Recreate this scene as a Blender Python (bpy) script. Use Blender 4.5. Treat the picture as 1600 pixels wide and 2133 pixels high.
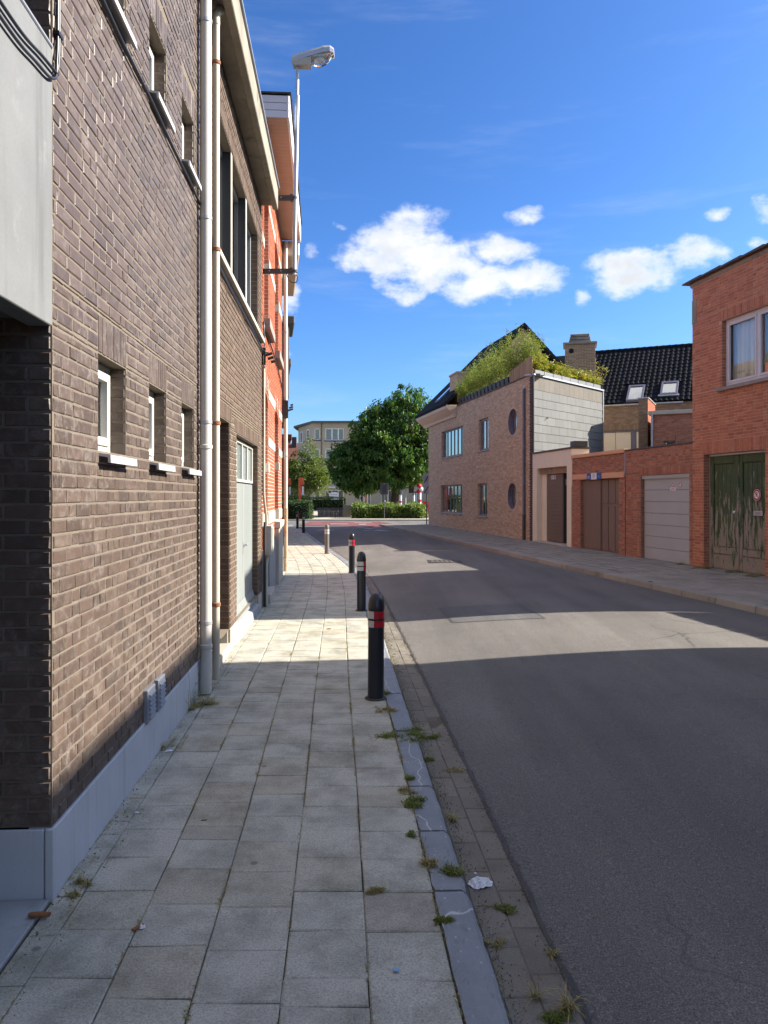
import bpy, math, random
import numpy as np
from mathutils import Vector, Matrix

sc = bpy.context.scene
for o in list(bpy.data.objects): bpy.data.objects.remove(o)
COL = sc.collection
RNG = random.Random(7)
R = math.radians

# ------------------------------------------------------------------ camera
CAM_H = 1.7
cd = bpy.data.cameras.new('camera'); cam = bpy.data.objects.new('camera', cd); COL.objects.link(cam)
cd.sensor_fit = 'HORIZONTAL'; cd.sensor_width = 36; cd.lens = 36.0
cd.shift_y = -0.0209; cd.clip_end = 3000; cd.clip_start = .05
cam.location = (0, 0, CAM_H); cam.rotation_euler = (R(90), 0, 0)
sc.camera = cam

# ------------------------------------------------------------------ sun and sky
SUN = Vector((1.0, .12, .605)).normalized()
sl = bpy.data.lights.new('sun', 'SUN'); sl.energy = 3.3; sl.angle = R(.53); sl.color = (1, .925, .80)
so = bpy.data.objects.new('sun', sl); COL.objects.link(so)
so.rotation_euler = SUN.to_track_quat('Z', 'Y').to_euler()
w = bpy.data.worlds.new('World'); sc.world = w; w.use_nodes = True
sc.view_settings.view_transform = 'Standard'; sc.view_settings.look = 'None'
sc.view_settings.gamma = 1; sc.view_settings.use_curve_mapping = False
sc.view_settings.exposure = 2.1
SKY_STRENGTH = .15

class NT:
    """small helper for node trees"""
    def __init__(s, tree): s.t = tree; s.t.nodes.clear()
    def n(s, kind, ins=None, **props):
        nd = s.t.nodes.new('ShaderNode' + kind)
        for k, v in props.items(): setattr(nd, k, v)
        for k, v in (ins or {}).items():
            sock = nd.inputs[k]
            if isinstance(v, bpy.types.NodeSocket): s.t.links.new(v, sock)
            else:
                if isinstance(v, (tuple, list)) and len(v) == 3 and sock.type == 'RGBA': v = (*v, 1)
                sock.default_value = v
        return nd
    def math(s, op, a, b=0.0, c=0.0, clamp=False):
        return s.n('Math', {0: a, 1: b, 2: c}, operation=op, use_clamp=clamp).outputs[0]
    def vmath(s, op, a, b=(0, 0, 0)):
        return s.n('VectorMath', {0: a, 1: b}, operation=op).outputs[0]
    def noise(s, vec, scale, detail=4.0, rough=.55, dist=0.0):
        return s.n('TexNoise', {'Vector': vec, 'Scale': scale, 'Detail': detail, 'Roughness': rough, 'Distortion': dist}).outputs['Fac']
    def ramp(s, fac, stops, interp='LINEAR'):
        nd = s.n('ValToRGB', {'Fac': fac}); e = nd.color_ramp.elements; nd.color_ramp.interpolation = interp
        while len(e) < len(stops): e.new(.5)
        for el, (p, c) in zip(e, stops):
            el.position = p; el.color = (*c, 1) if len(c) == 3 else c
        return nd.outputs[0]
    def mix(s, f, a, b, mode='MIX'):
        nd = s.n('Mix', data_type='RGBA', blend_type=mode)
        for k, v in ((0, f), (6, a), (7, b)):
            if isinstance(v, bpy.types.NodeSocket): s.t.links.new(v, nd.inputs[k])
            else: nd.inputs[k].default_value = (*v, 1) if isinstance(v, (tuple, list)) and len(v) == 3 else v
        return nd.outputs[2]
    def smooth(s, v, lo, hi):
        return s.n('MapRange', {0: v, 1: lo, 2: hi, 3: 0.0, 4: 1.0}, interpolation_type='SMOOTHSTEP').outputs[0]

g = NT(w.node_tree)
sky = g.n('TexSky', sky_type='NISHITA', sun_disc=False, sun_elevation=math.asin(SUN.z),
          sun_rotation=math.atan2(SUN.x, SUN.y), altitude=20, air_density=1.0, dust_density=1.4, ozone_density=1.8)
skyc = g.mix(1.0, sky.outputs[0], (.14, .14, .14), 'MULTIPLY')
skyc = g.n('Gamma', {'Color': skyc, 'Gamma': 1.35}).outputs[0]
skyc = g.n('HueSaturation', {'Saturation': 1.1, 'Value': 7.0, 'Color': skyc}).outputs[0]
dirn = g.n('TexCoord').outputs['Generated']
sp = g.n('SeparateXYZ', {0: dirn}).outputs
az = g.math('ARCTAN2', sp[0], sp[1]); el = g.math('ARCSINE', sp[2])
warp = g.n('TexNoise', {'Vector': dirn, 'Scale': 9.0, 'Detail': 3.0}).outputs['Color']
wv = g.vmath('SCALE', g.vmath('SUBTRACT', warp, (.5, .5, .5))); g.t.nodes[-1]
for nd in g.t.nodes:
    if nd.type == 'VECT_MATH' and nd.operation == 'SCALE': nd.inputs['Scale'].default_value = .06
ws = g.n('SeparateXYZ', {0: wv}).outputs
azw = g.math('ADD', az, ws[0]); elw = g.math('ADD', el, ws[1])
def deg_px(px, py):  # a direction given as image column/row of the survey photo -> azimuth, elevation
    x, z = (px - 800) / 1600, (1033 - py) / 1600
    return math.atan2(x, 1), math.atan2(z, math.hypot(x, 1))
CLOUDS = [(850, 517, .078, .042, 1.0), (758, 540, .062, .024, .9), (925, 545, .062, .032, .95), (835, 590, .04, .022, .7), (1005, 592, .060, .026, .95), (1100, 578, .056, .026, .95),
          (1050, 518, .045, .018, .8), (1330, 562, .062, .030, .95), (1385, 542, .062, .024, .9), (1275, 550, .036, .018, .8), (1450, 540, .04, .012, .6),
          (1095, 447, .034, .009, .52), (1594, 440, .018, .012, .42), (1575, 505, .018, .008, .32), (1222, 618, .014, .012, .45), (615, 640, .014, .02, .6),
          (640, 535, .012, .014, .35), (690, 467, .02, .006, .35), (610, 740, .014, .006, .3), (920, 450, .016, .007, .3), (1490, 455, .015, .007, .32)]
dens = None
for px, py, ra, re, amp in CLOUDS:
    a0, e0 = deg_px(px, py)
    dx = g.math('DIVIDE', g.math('SUBTRACT', azw, a0), ra); dy = g.math('DIVIDE', g.math('SUBTRACT', elw, e0), re)
    q = g.math('SUBTRACT', 1.0, g.math('ADD', g.math('MULTIPLY', dx, dx), g.math('MULTIPLY', dy, dy)))
    q = g.math('MAXIMUM', q, -1.0); q = g.math('MINIMUM', q, g.math('MULTIPLY', q, amp))
    dens = q if dens is None else g.math('MAXIMUM', dens, q)
stretch = g.vmath('MULTIPLY', dirn, (1, 1, 1.6))
n1 = g.noise(stretch, 26.0, 8.0, .62)
n2 = g.noise(stretch, 12.0, 6.0, .6)
cl = g.math('ADD', dens, g.math('MULTIPLY', g.math('SUBTRACT', n1, .5), 2.3))
cl = g.math('ADD', cl, g.math('MULTIPLY', g.math('SUBTRACT', n2, .5), .9))
mask = g.smooth(cl, -.08, 1.1)
cir = g.math('MULTIPLY', g.smooth(g.noise(g.vmath('MULTIPLY', dirn, (1, 1, 7.0)), 3.2, 6.0, .6), .52, .85), .16)
mask = g.math('MAXIMUM', mask, cir)
# unseen cumulus added over the rest of the sky as neutral fill for the shade
fld = g.math('ADD', g.noise(stretch, 3.1, 3.0, .5), g.math('MULTIPLY', g.math('SUBTRACT', n1, .5), .35))
away = g.smooth(g.math('ABSOLUTE', az), .62, .95)
away = g.math('MAXIMUM', away, g.smooth(el, .62, .85))
mask = g.math('MAXIMUM', mask, g.math('MULTIPLY', g.smooth(fld, .485, .59), g.math('MULTIPLY', away, g.smooth(el, .03, .2))))
# clear autumn air: a bluer horizon than the model's
skyc = g.mix(1.0, skyc, g.ramp(g.math('DIVIDE', el, 1.57), [(0.0, (.24, .345, .49)), (.10, (.23, .315, .45)), (.25, (.255, .34, .445)), (1.0, (.45, .51, .57))]), 'MULTIPLY')
# cloud tone: brighter where the cloud is lit (thin top edges), greyer in its thick base
tone = g.ramp(g.noise(g.vmath('ADD', stretch, (-.012, 0, -.016)), 17.0, 6.0, .55), [(.36, (1.75, 1.78, 1.82)), (.64, (1.05, 1.11, 1.2))])
tone = g.mix(g.math('MULTIPLY', g.smooth(cl, .35, 1.1), .7), (1.85, 1.87, 1.9), tone)
col = g.mix(mask, skyc, tone)
bg = g.n('Background', {'Color': col, 'Strength': SKY_STRENGTH})
g.t.links.new(bg.outputs[0], g.n('OutputWorld').inputs[0])

# ------------------------------------------------------------------ materials
MATS = {}
def pbsdf(name):
    m = bpy.data.materials.new(name); m.use_nodes = True; MATS[name] = m
    t = NT(m.node_tree); b = t.n('BsdfPrincipled'); o = t.n('OutputMaterial')
    t.t.links.new(b.outputs[0], o.inputs[0])
    return m, t, b
def lk(t, a, b): t.t.links.new(a, b)
def bump(t, b, h, strength=.3, dist=.01):
    nd = t.n('Bump', {'Height': h, 'Strength': strength, 'Distance': dist}); lk(t, nd.outputs[0], b.inputs['Normal'])

def streaky(t, pos, col, c, amt, sc=9.0):
    s_ = t.noise(t.vmath('MULTIPLY', pos, (sc, sc, .45)), 1.0, 6.0, .7)
    return t.mix(t.math('MULTIPLY', t.smooth(s_, .5, .72), amt), col, c)
def mat(name, c1, c2=None, scale=3.0, fine=80.0, fineamt=.25, rough=.8, spec=.3, metal=0.0, bmp=.15, bdist=.004, stretch=(1, 1, 1), dirt=None, dirt_scale=1.2, dirt_lo=.55, rnd=0.0, coat=0.0, streak=None):
    """general weathered surface: two tones in slow noise, fine grain, optional dirt patches, optional per-piece variation"""
    m, t, b = pbsdf(name)
    c2 = c2 or tuple(x * .75 for x in c1)
    pos = t.n('NewGeometry').outputs['Position']; pv = t.vmath('MULTIPLY', pos, stretch)
    n = t.noise(pv, scale, 5.0, .6)
    col = t.ramp(n, [(.3, c1), (.7, c2)])
    f = t.noise(pos, fine, 3.0, .6)
    col = t.mix(fineamt, col, t.ramp(f, [(.25, (.25, .25, .25)), (.75, (1, 1, 1))]), 'MULTIPLY') if fineamt else col
    if fineamt:
        col = t.n('BrightContrast', {'Color': col, 'Bright': 0.0}).outputs[0]
    if dirt:
        dn = t.noise(pv, dirt_scale, 6.0, .65)
        col = t.mix(t.smooth(dn, dirt_lo, dirt_lo + .2), col, dirt)
    if streak: col = streaky(t, pos, col, streak[0], streak[1])
    if rnd:
        rv = t.math('FRACT', t.math('ADD', t.n('Attribute', attribute_name='rnd').outputs['Fac'], t.n('ObjectInfo').outputs['Random']))
        col = t.mix(1.0, col, t.ramp(rv, [(0, (1 - rnd,) * 3), (.5, (1, 1, 1)), (1, (1 + rnd * .6,) * 3)]), 'MULTIPLY')
    lk(t, col, b.inputs['Base Color'])
    b.inputs['Roughness'].default_value = rough; b.inputs['Specular IOR Level'].default_value = spec; b.inputs['Metallic'].default_value = metal
    if coat: b.inputs['Coat Weight'].default_value = coat
    if bmp: bump(t, b, t.math('ADD', f, t.math('MULTIPLY', n, .6)), bmp, bdist)
    return m

def brick_mat(name, cols, white=0.0, wcol=(.55, .5, .46), rough=.85, spec=.25, dark=.35, wscale=22.0, wlarge=1.1):
    """fired brick: every piece its own tone, grain, dark burns and (white) lime bloom"""
    m, t, b = pbsdf(name)
    pos = t.n('NewGeometry').outputs['Position']
    rv = t.math('FRACT', t.math('ADD', t.n('Attribute', attribute_name='rnd').outputs['Fac'], t.n('ObjectInfo').outputs['Random']))
    k = len(cols) - 1
    col = t.ramp(rv, [(i / k, c) for i, c in enumerate(cols)])
    n = t.noise(pos, 14.0, 6.0, .65); f = t.noise(pos, 120.0, 3.0, .6)
    col = t.mix(dark, col, t.ramp(n, [(.3, (.45, .42, .42)), (.6, (1.1, 1.1, 1.1))]), 'MULTIPLY')
    col = t.mix(.35, col, t.ramp(f, [(.25, (.5, .5, .5)), (.7, (1.15, 1.15, 1.15))]), 'MULTIPLY')
    if white:
        big = t.smooth(t.noise(pos, wlarge, 4.0, .6), .30, .60)
        wn = t.smooth(t.noise(pos, wscale, 6.0, .75, .6), 0.45, .74)
        col = t.mix(t.math('MULTIPLY', t.math('MULTIPLY', wn, big), white), col, wcol)
    lk(t, col, b.inputs['Base Color'])
    b.inputs['Roughness'].default_value = rough; b.inputs['Specular IOR Level'].default_value = spec
    bump(t, b, t.math('ADD', n, t.math('MULTIPLY', f, .5)), .5, .006)
    return m

def glass(name, tint=(.9, .95, .95), refl=.06):
    m = bpy.data.materials.new(name); m.use_nodes = True; MATS[name] = m
    t = NT(m.node_tree); o = t.n('OutputMaterial')
    fr = t.n('Fresnel', {'IOR': 1.5}).outputs[0]
    fr = t.math('ADD', t.math('MULTIPLY', fr, 1.6), refl, clamp=True)
    ms = t.n('MixShader', {0: fr, 1: t.n('BsdfTransparent', {'Color': tint}).outputs[0], 2: t.n('BsdfGlossy', {'Color': (1, 1, 1), 'Roughness': .01}).outputs[0]})
    lk(t, ms.outputs[0], o.inputs[0]); return m

def leaf_mat(name, cols, trans=.35, rough=.45):
    m = bpy.data.materials.new(name); m.use_nodes = True; MATS[name] = m
    t = NT(m.node_tree); o = t.n('OutputMaterial')
    rv = t.n('Attribute', attribute_name='rnd').outputs['Fac']; k = len(cols) - 1
    col = t.ramp(rv, [(i / k, c) for i, c in enumerate(cols)])
    p = t.n('BsdfPrincipled', {'Base Color': col, 'Roughness': rough, 'Specular IOR Level': .35})
    tr = t.n('BsdfTranslucent', {'Color': t.mix(1.0, col, (1.3, 1.5, .6), 'MULTIPLY')})
    ms = t.n('MixShader', {0: trans, 1: p.outputs[0], 2: tr.outputs[0]}); lk(t, ms.outputs[0], o.inputs[0]); return m

brick_mat('brick_brown', [(.058, .039, .030), (.076, .051, .039), (.094, .064, .049), (.068, .045, .035), (.106, .074, .057), (.054, .037, .030)], white=.42, wcol=(.31, .28, .255), wscale=15.0, rough=.5, spec=.5)
mat('mortar_grey', (.185, .155, .125), (.145, .12, .098), scale=6, fine=150, rough=.95, spec=.1, bmp=.5)
brick_mat('brick_tan', [(.115, .078, .056), (.09, .062, .047), (.138, .096, .07), (.104, .071, .053)], white=.15, wcol=(.3, .26, .22))
mat('mortar_tan', (.23, .19, .145), (.185, .155, .12), scale=6, fine=150, rough=.95, spec=.1, bmp=.4)
brick_mat('brick_orange', [(.38, .105, .05), (.32, .085, .045), (.43, .13, .062), (.36, .115, .062)], white=.12, wcol=(.5, .32, .24), dark=.25)
mat('mortar_white', (.55, .50, .44), (.44, .40, .35), scale=6, fine=150, rough=.95, spec=.1, bmp=.4)
brick_mat('brick_red', [(.45, .165, .088), (.36, .125, .072), (.51, .215, .125), (.41, .155, .088), (.48, .185, .108), (.30, .105, .068)], white=.16, wcol=(.48, .3, .24), dark=.4)
mat('mortar_red', (.54, .34, .25), (.43, .27, .2), scale=5, fine=140, rough=.95, spec=.1, bmp=.4)
brick_mat('brick_garage', [(.39, .15, .088), (.31, .115, .07), (.45, .195, .12), (.35, .142, .092), (.25, .098, .066)], white=.3, wcol=(.42, .3, .25), dark=.45)
mat('mortar_garage', (.36, .26, .2), (.28, .2, .155), scale=5, fine=140, rough=.95, spec=.1, bmp=.4)
brick_mat('brick_beige', [(.54, .395, .265), (.47, .32, .205), (.61, .465, .325), (.39, .265, .175), (.51, .365, .245)], white=.18, wcol=(.5, .38, .3), dark=.3)
mat('mortar_beige', (.58, .47, .34), (.50, .40, .29), scale=5, fine=140, rough=.95, spec=.1, bmp=.4)
brick_mat('brick_rear', [(.30, .20, .125), (.24, .155, .10), (.35, .24, .155), (.21, .14, .095)], dark=.3)
brick_mat('brick_dark', [(.06, .045, .05), (.08, .06, .06), (.05, .04, .045)], dark=.2)
mat('bluestone', (.32, .335, .35), (.26, .275, .29), scale=2.5, fine=120, fineamt=.15, rough=.7, bmp=.1, dirt=(.20, .21, .2), dirt_scale=2.0, dirt_lo=.58, streak=((.17, .175, .165), .5))
mat('plinth_stone', (.50, .525, .56), (.43, .455, .49), scale=2.5, fine=120, fineamt=.15, rough=.7, bmp=.1, dirt=(.36, .37, .36), dirt_scale=2.0, dirt_lo=.60, streak=((.29, .29, .27), .65))
mat('panel_concrete', (.165, .17, .172), (.13, .135, .138), scale=2.2, fine=90, fineamt=.18, rough=.65, bmp=.08, dirt=(.20, .205, .205), dirt_scale=5, dirt_lo=.58, streak=((.085, .087, .084), .7))
mat('concrete_old', (.30, .27, .215), (.20, .18, .145), scale=2.5, fine=70, rough=.9, bmp=.3, dirt=(.12, .105, .085), dirt_scale=3.0, dirt_lo=.52)
mat('white_paint', (.74, .74, .72), (.68, .68, .66), scale=3, fine=60, fineamt=.06, rough=.5, bmp=.03)
mat('cream_upvc', (.58, .56, .50), (.54, .52, .47), scale=3, fine=60, fineamt=.05, rough=.35, bmp=.02, spec=.5)
mat('pipe_white', (.50, .485, .455), (.44, .425, .39), scale=2, fine=60, fineamt=.1, rough=.45, bmp=.04, dirt=(.42, .38, .32), dirt_scale=5, dirt_lo=.66, stretch=(1, 1, .25))
mat('pipe_cream', (.46, .42, .345), (.40, .37, .29), scale=2, fine=60, fineamt=.1, rough=.5, bmp=.04, dirt=(.36, .32, .24), dirt_scale=5, dirt_lo=.62, stretch=(1, 1, .25))
mat('rust', (.30, .13, .06), (.22, .10, .06), scale=20, fine=90, rough=.9, bmp=.3)
mat('rusty_pipe', (.50, .40, .28), (.36, .24, .14), scale=9, fine=90, rough=.85, bmp=.25, dirt=(.24, .12, .06), dirt_scale=14, dirt_lo=.55)
mat('zinc', (.30, .32, .36), (.24, .255, .29), scale=4, fine=70, fineamt=.1, rough=.5, metal=.35, bmp=.05)
mat('zinc_purple', (.15, .145, .20), (.115, .11, .15), scale=4, fine=70, fineamt=.1, rough=.5, bmp=.05)
mat('steel_grey', (.42, .43, .46), (.34, .35, .37), scale=5, fine=70, fineamt=.1, rough=.42, metal=.5, bmp=.04)
mat('iron_dark', (.055, .05, .052), (.04, .036, .036), scale=7, fine=80, rough=.7, bmp=.2)
mat('iron_brown', (.10, .085, .08), (.075, .06, .055), scale=7, fine=80, rough=.7, bmp=.2)
mat('black_rubber', (.018, .018, .024), (.012, .012, .015), scale=5, fine=40, fineamt=.1, rough=.4, bmp=.05, spec=.5)
mat('bollard_black', (.016, .017, .024), (.011, .012, .017), scale=4, fine=60, fineamt=.2, rough=.32, bmp=.12, spec=.5, dirt=(.06, .06, .06), dirt_scale=30, dirt_lo=.72)
mat('bollard_grey', (.16, .155, .15), (.12, .115, .11), scale=4, fine=60, fineamt=.2, rough=.5, bmp=.12)
mat('reflector_white', (.52, .52, .51), (.42, .42, .41), scale=8, fine=60, fineamt=.1, rough=.4, bmp=.02)
mat('reflector_red', (.42, .012, .02), (.33, .01, .018), scale=8, fine=60, fineamt=.1, rough=.35, bmp=.02)
mat('door_grey', (.22, .24, .235), (.19, .205, .20), scale=1.2, fine=50, fineamt=.1, rough=.5, bmp=.05, dirt=(.27, .28, .27), dirt_scale=2.2, dirt_lo=.55, stretch=(1, 1, .3))
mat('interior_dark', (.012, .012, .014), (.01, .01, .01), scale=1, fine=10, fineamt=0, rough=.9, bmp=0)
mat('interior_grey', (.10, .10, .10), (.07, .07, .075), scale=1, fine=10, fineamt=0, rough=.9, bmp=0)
mat('frame_grey', (.17, .175, .185), (.14, .145, .15), scale=4, fine=50, fineamt=.05, rough=.45, bmp=.02)
mat('frame_dark', (.035, .037, .04), (.028, .03, .03), scale=4, fine=50, fineamt=.05, rough=.4, bmp=.02)
mat('frame_lilac', (.56, .53, .55), (.48, .46, .48), scale=4, fine=50, fineamt=.08, rough=.5, bmp=.05)
mat('soffit_tan', (.46, .335, .26), (.41, .30, .23), scale=3, fine=50, fineamt=.08, rough=.6, bmp=.05)
mat('fascia_pale', (.60, .54, .56), (.55, .49, .51), scale=3, fine=50, fineamt=.05, rough=.55, bmp=.03)
mat('cornice_cream', (.60, .47, .35), (.54, .42, .31), scale=3, fine=50, fineamt=.08, rough=.6, bmp=.05)
mat('render_cream', (.74, .66, .52), (.68, .61, .48), scale=2, fine=90, fineamt=.15, rough=.85, bmp=.15, dirt=(.40, .31, .23), dirt_scale=1.8, dirt_lo=.62)
mat('beam_tan', (.60, .33, .19), (.55, .30, .17), scale=2, fine=70, fineamt=.1, rough=.7, bmp=.05)
mat('door_brown', (.17, .125, .085), (.14, .10, .07), scale=2, fine=60, fineamt=.2, rough=.6, bmp=.1, stretch=(1, 1, .15))
mat('door_mauve', (.20, .135, .10), (.165, .112, .085), scale=2, fine=60, fineamt=.15, rough=.6, bmp=.1, stretch=(1, 1, .12))
mat('sectional_grey', (.36, .37, .37), (.33, .34, .34), scale=1.5, fine=200, fineamt=.08, rough=.55, bmp=.05, streak=((.33, .32, .30), .4))
mat('slate_grey', (.138, .138, .134), (.118, .118, .115), scale=3, fine=60, fineamt=.12, rough=.75, bmp=.08, rnd=.12, dirt=(.15, .147, .135), dirt_scale=2.5, dirt_lo=.6, stretch=(1, 1, .4))
mat('slate_beige', (.13, .114, .093), (.115, .10, .083), scale=3, fine=60, fineamt=.12, rough=.75, bmp=.08, rnd=.1)
mat('roof_tile', (.014, .015, .019), (.010, .011, .014), scale=5, fine=60, fineamt=.2, rough=.85, bmp=.12, spec=.08, rnd=.3)
mat('roof_tile_red', (.16, .06, .045), (.12, .045, .035), scale=5, fine=60, fineamt=.2, rough=.8, bmp=.12, rnd=.2)
mat('wood_fence', (.36, .24, .14), (.26, .17, .10), scale=4, fine=60, fineamt=.2, rough=.85, bmp=.2, rnd=.3, stretch=(3, 3, .4))
mat('pot_dark', (.05, .052, .058), (.038, .04, .044), scale=5, fine=40, fineamt=.1, rough=.55, bmp=.05)
mat('apartment_plaster', (.40, .345, .255), (.36, .31, .23), scale=.4, fine=30, fineamt=.1, rough=.9, bmp=.05, dirt=(.32, .27, .2), dirt_scale=.5, dirt_lo=.62)
mat('roof_edge', (.10, .10, .10), (.08, .08, .08), scale=2, fine=30, fineamt=.1, rough=.8, bmp=.05)
mat('orange_plastic', (.62, .10, .03), (.55, .085, .025), scale=3, fine=30, fineamt=.05, rough=.45, bmp=.02)
mat('red_paint', (.45, .02, .02), (.38, .018, .018), scale=3, fine=30, fineamt=.08, rough=.5, bmp=.02)
mat('sign_grey', (.40, .39, .41), (.35, .34, .36), scale=3, fine=30, fineamt=.06, rough=.5, bmp=.02)
mat('sign_dark', (.07, .065, .075), (.055, .05, .06), scale=3, fine=30, fineamt=.06, rough=.5, bmp=.02)
mat('sign_blue', (.03, .085, .30), (.025, .07, .26), scale=3, fine=30, fineamt=.06, rough=.5, bmp=.02)
mat('sky_blue_paint', (.22, .36, .55), (.19, .32, .5), scale=1, fine=20, fineamt=.06, rough=.5, bmp=.02)
mat('garden_wall', (.20, .165, .115), (.15, .125, .09), scale=1.5, fine=40, rough=.9, bmp=.2, dirt=(.1, .085, .06), dirt_scale=1, dirt_lo=.6)
mat('bark', (.085, .06, .042), (.05, .036, .027), scale=8, fine=40, rough=.95, bmp=.8, bdist=.03, stretch=(1, 1, .3))
mat('cane', (.34, .28, .12), (.27, .22, .09), scale=8, fine=40, rough=.6, bmp=.1)
mat('dead_leaf', (.28, .12, .05), (.2, .085, .035), scale=40, fine=150, rough=.8, bmp=.3)
mat('litter_white', (.72, .72, .74), (.62, .62, .65), scale=25, fine=120, fineamt=.2, rough=.8, bmp=.4)
mat('electric_box', (.38, .385, .35), (.35, .355, .32), scale=3, fine=60, fineamt=.06, rough=.55, bmp=.03)
mat('stone_pale', (.46, .42, .36), (.39, .36, .305), scale=4, fine=80, fineamt=.15, rough=.85, bmp=.15, dirt=(.38, .34, .29), dirt_scale=3, dirt_lo=.64)
mat('stone_sill', (.27, .235, .21), (.22, .19, .17), scale=4, fine=80, fineamt=.15, rough=.85, bmp=.1)
mat('sill_alu', (.5, .5, .505), (.44, .44, .445), scale=6, fine=50, fineamt=.08, rough=.4, bmp=.04, metal=.2)
mat('tile_red_dark', (.14, .035, .025), (.11, .03, .022), scale=3, fine=30, rough=.7, bmp=.1)
glass('window_glass'); glass('mirror_glass', (.5, .55, .55), .35); glass('teal_glass', (.35, .55, .55), .12); glass('lamp_glass', (.85, .85, .85), .08)
leaf_mat('leaf_catalpa', [(.022, .052, .014), (.038, .088, .02), (.06, .125, .026), (.10, .17, .034), (.19, .23, .05)], trans=.38)  # the last, yellowish tone puts sunlight into some of the leaves
leaf_mat('leaf_pale', [(.06, .09, .022), (.09, .125, .03), (.13, .165, .04), (.10, .115, .03)], trans=.35)
leaf_mat('leaf_bamboo', [(.09, .15, .03), (.14, .21, .04), (.20, .25, .05), (.27, .28, .07), (.36, .33, .12)], trans=.4)
leaf_mat('leaf_yellow', [(.14, .16, .03), (.22, .22, .04), (.30, .26, .06), (.26, .15, .05)], trans=.4)
leaf_mat('leaf_hedge', [(.02, .045, .012), (.035, .075, .018), (.06, .11, .025)], trans=.25)
leaf_mat('leaf_hedge_light', [(.06, .10, .025), (.10, .15, .035), (.17, .22, .06), (.24, .27, .10)], trans=.3)
leaf_mat('grass_green', [(.10, .135, .03), (.15, .19, .04), (.21, .23, .07), (.24, .22, .09)], trans=.3, rough=.7)
brick_mat('grit', [(.10, .085, .06), (.22, .19, .15), (.16, .10, .05), (.32, .29, .25), (.07, .06, .045)])
leaf_mat('grass_dry', [(.20, .18, .075), (.32, .26, .12), (.42, .33, .17), (.15, .15, .055)], trans=.25, rough=.8)

def paver_mat():
    m, t, b = pbsdf('paver')
    pos = t.n('NewGeometry').outputs['Position']
    rv = t.math('FRACT', t.math('ADD', t.n('Attribute', attribute_name='rnd').outputs['Fac'], t.n('ObjectInfo').outputs['Random']))
    col = t.ramp(rv, [(0, (.41, .395, .345)), (.2, (.43, .41, .355)), (.5, (.415, .405, .355)), (.75, (.435, .415, .355)), (.92, (.38, .36, .295)), (.97, (.415, .38, .31)), (1, (.35, .325, .275))])
    n = t.noise(pos, 3.5, 6.0, .65); f = t.noise(pos, 110.0, 4.0, .7); f2 = t.noise(pos, 320.0, 2.0, .6)
    col = t.mix(.85, col, t.ramp(n, [(.30, (.55, .56, .52)), (.58, (1.1, 1.1, 1.08))]), 'MULTIPLY')
    col = t.mix(.8, col, t.ramp(f, [(.3, (.48, .48, .48)), (.55, (1.05, 1.05, 1.05)), (.8, (1.2, 1.2, 1.2))]), 'MULTIPLY')
    col = t.mix(.5, col, t.ramp(f2, [(.3, (.55, .55, .55)), (.7, (1.2, 1.2, 1.2))]), 'MULTIPLY')
    col = t.mix(t.math('MULTIPLY', t.smooth(t.noise(pos, 1.3, 8.0, .75), .52, .72), .55), col, (.11, .11, .085))
    gum = t.n('TexVoronoi', {'Vector': pos, 'Scale': 2.6, 'Randomness': 1.0}).outputs['Distance']
    col = t.mix(t.math('MULTIPLY', t.math('SUBTRACT', 1.0, t.smooth(gum, .035, .055)), .55), col, (.06, .06, .06))
    lk(t, col, b.inputs['Base Color']); b.inputs['Roughness'].default_value = .85; b.inputs['Specular IOR Level'].default_value = .3
    bump(t, b, t.math('ADD', f, t.math('MULTIPLY', f2, .6)), .55, .004)
paver_mat()
mat('gutter_bed', (.19, .168, .138), (.13, .115, .092), scale=4, fine=160, fineamt=.5, rough=1, spec=.05, bmp=.6, dirt=(.10, .088, .066), dirt_scale=3, dirt_lo=.52)
mat('joint_sand', (.11, .10, .075), (.075, .07, .052), scale=6, fine=200, rough=1, spec=.05, bmp=.6, dirt=(.07, .085, .03), dirt_scale=2.5, dirt_lo=.55)
mat('gutter_concrete', (.24, .215, .18), (.17, .152, .128), scale=3, fine=140, fineamt=.5, rough=.95, bmp=.6, rnd=.12, dirt=(.13, .115, .088), dirt_scale=3.6, dirt_lo=.50)
mat('side_concrete', (.33, .31, .27), (.265, .25, .22), scale=1.5, fine=120, fineamt=.35, rough=.9, bmp=.4, rnd=.15, dirt=(.11, .10, .08), dirt_scale=1.1, dirt_lo=.56)
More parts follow.
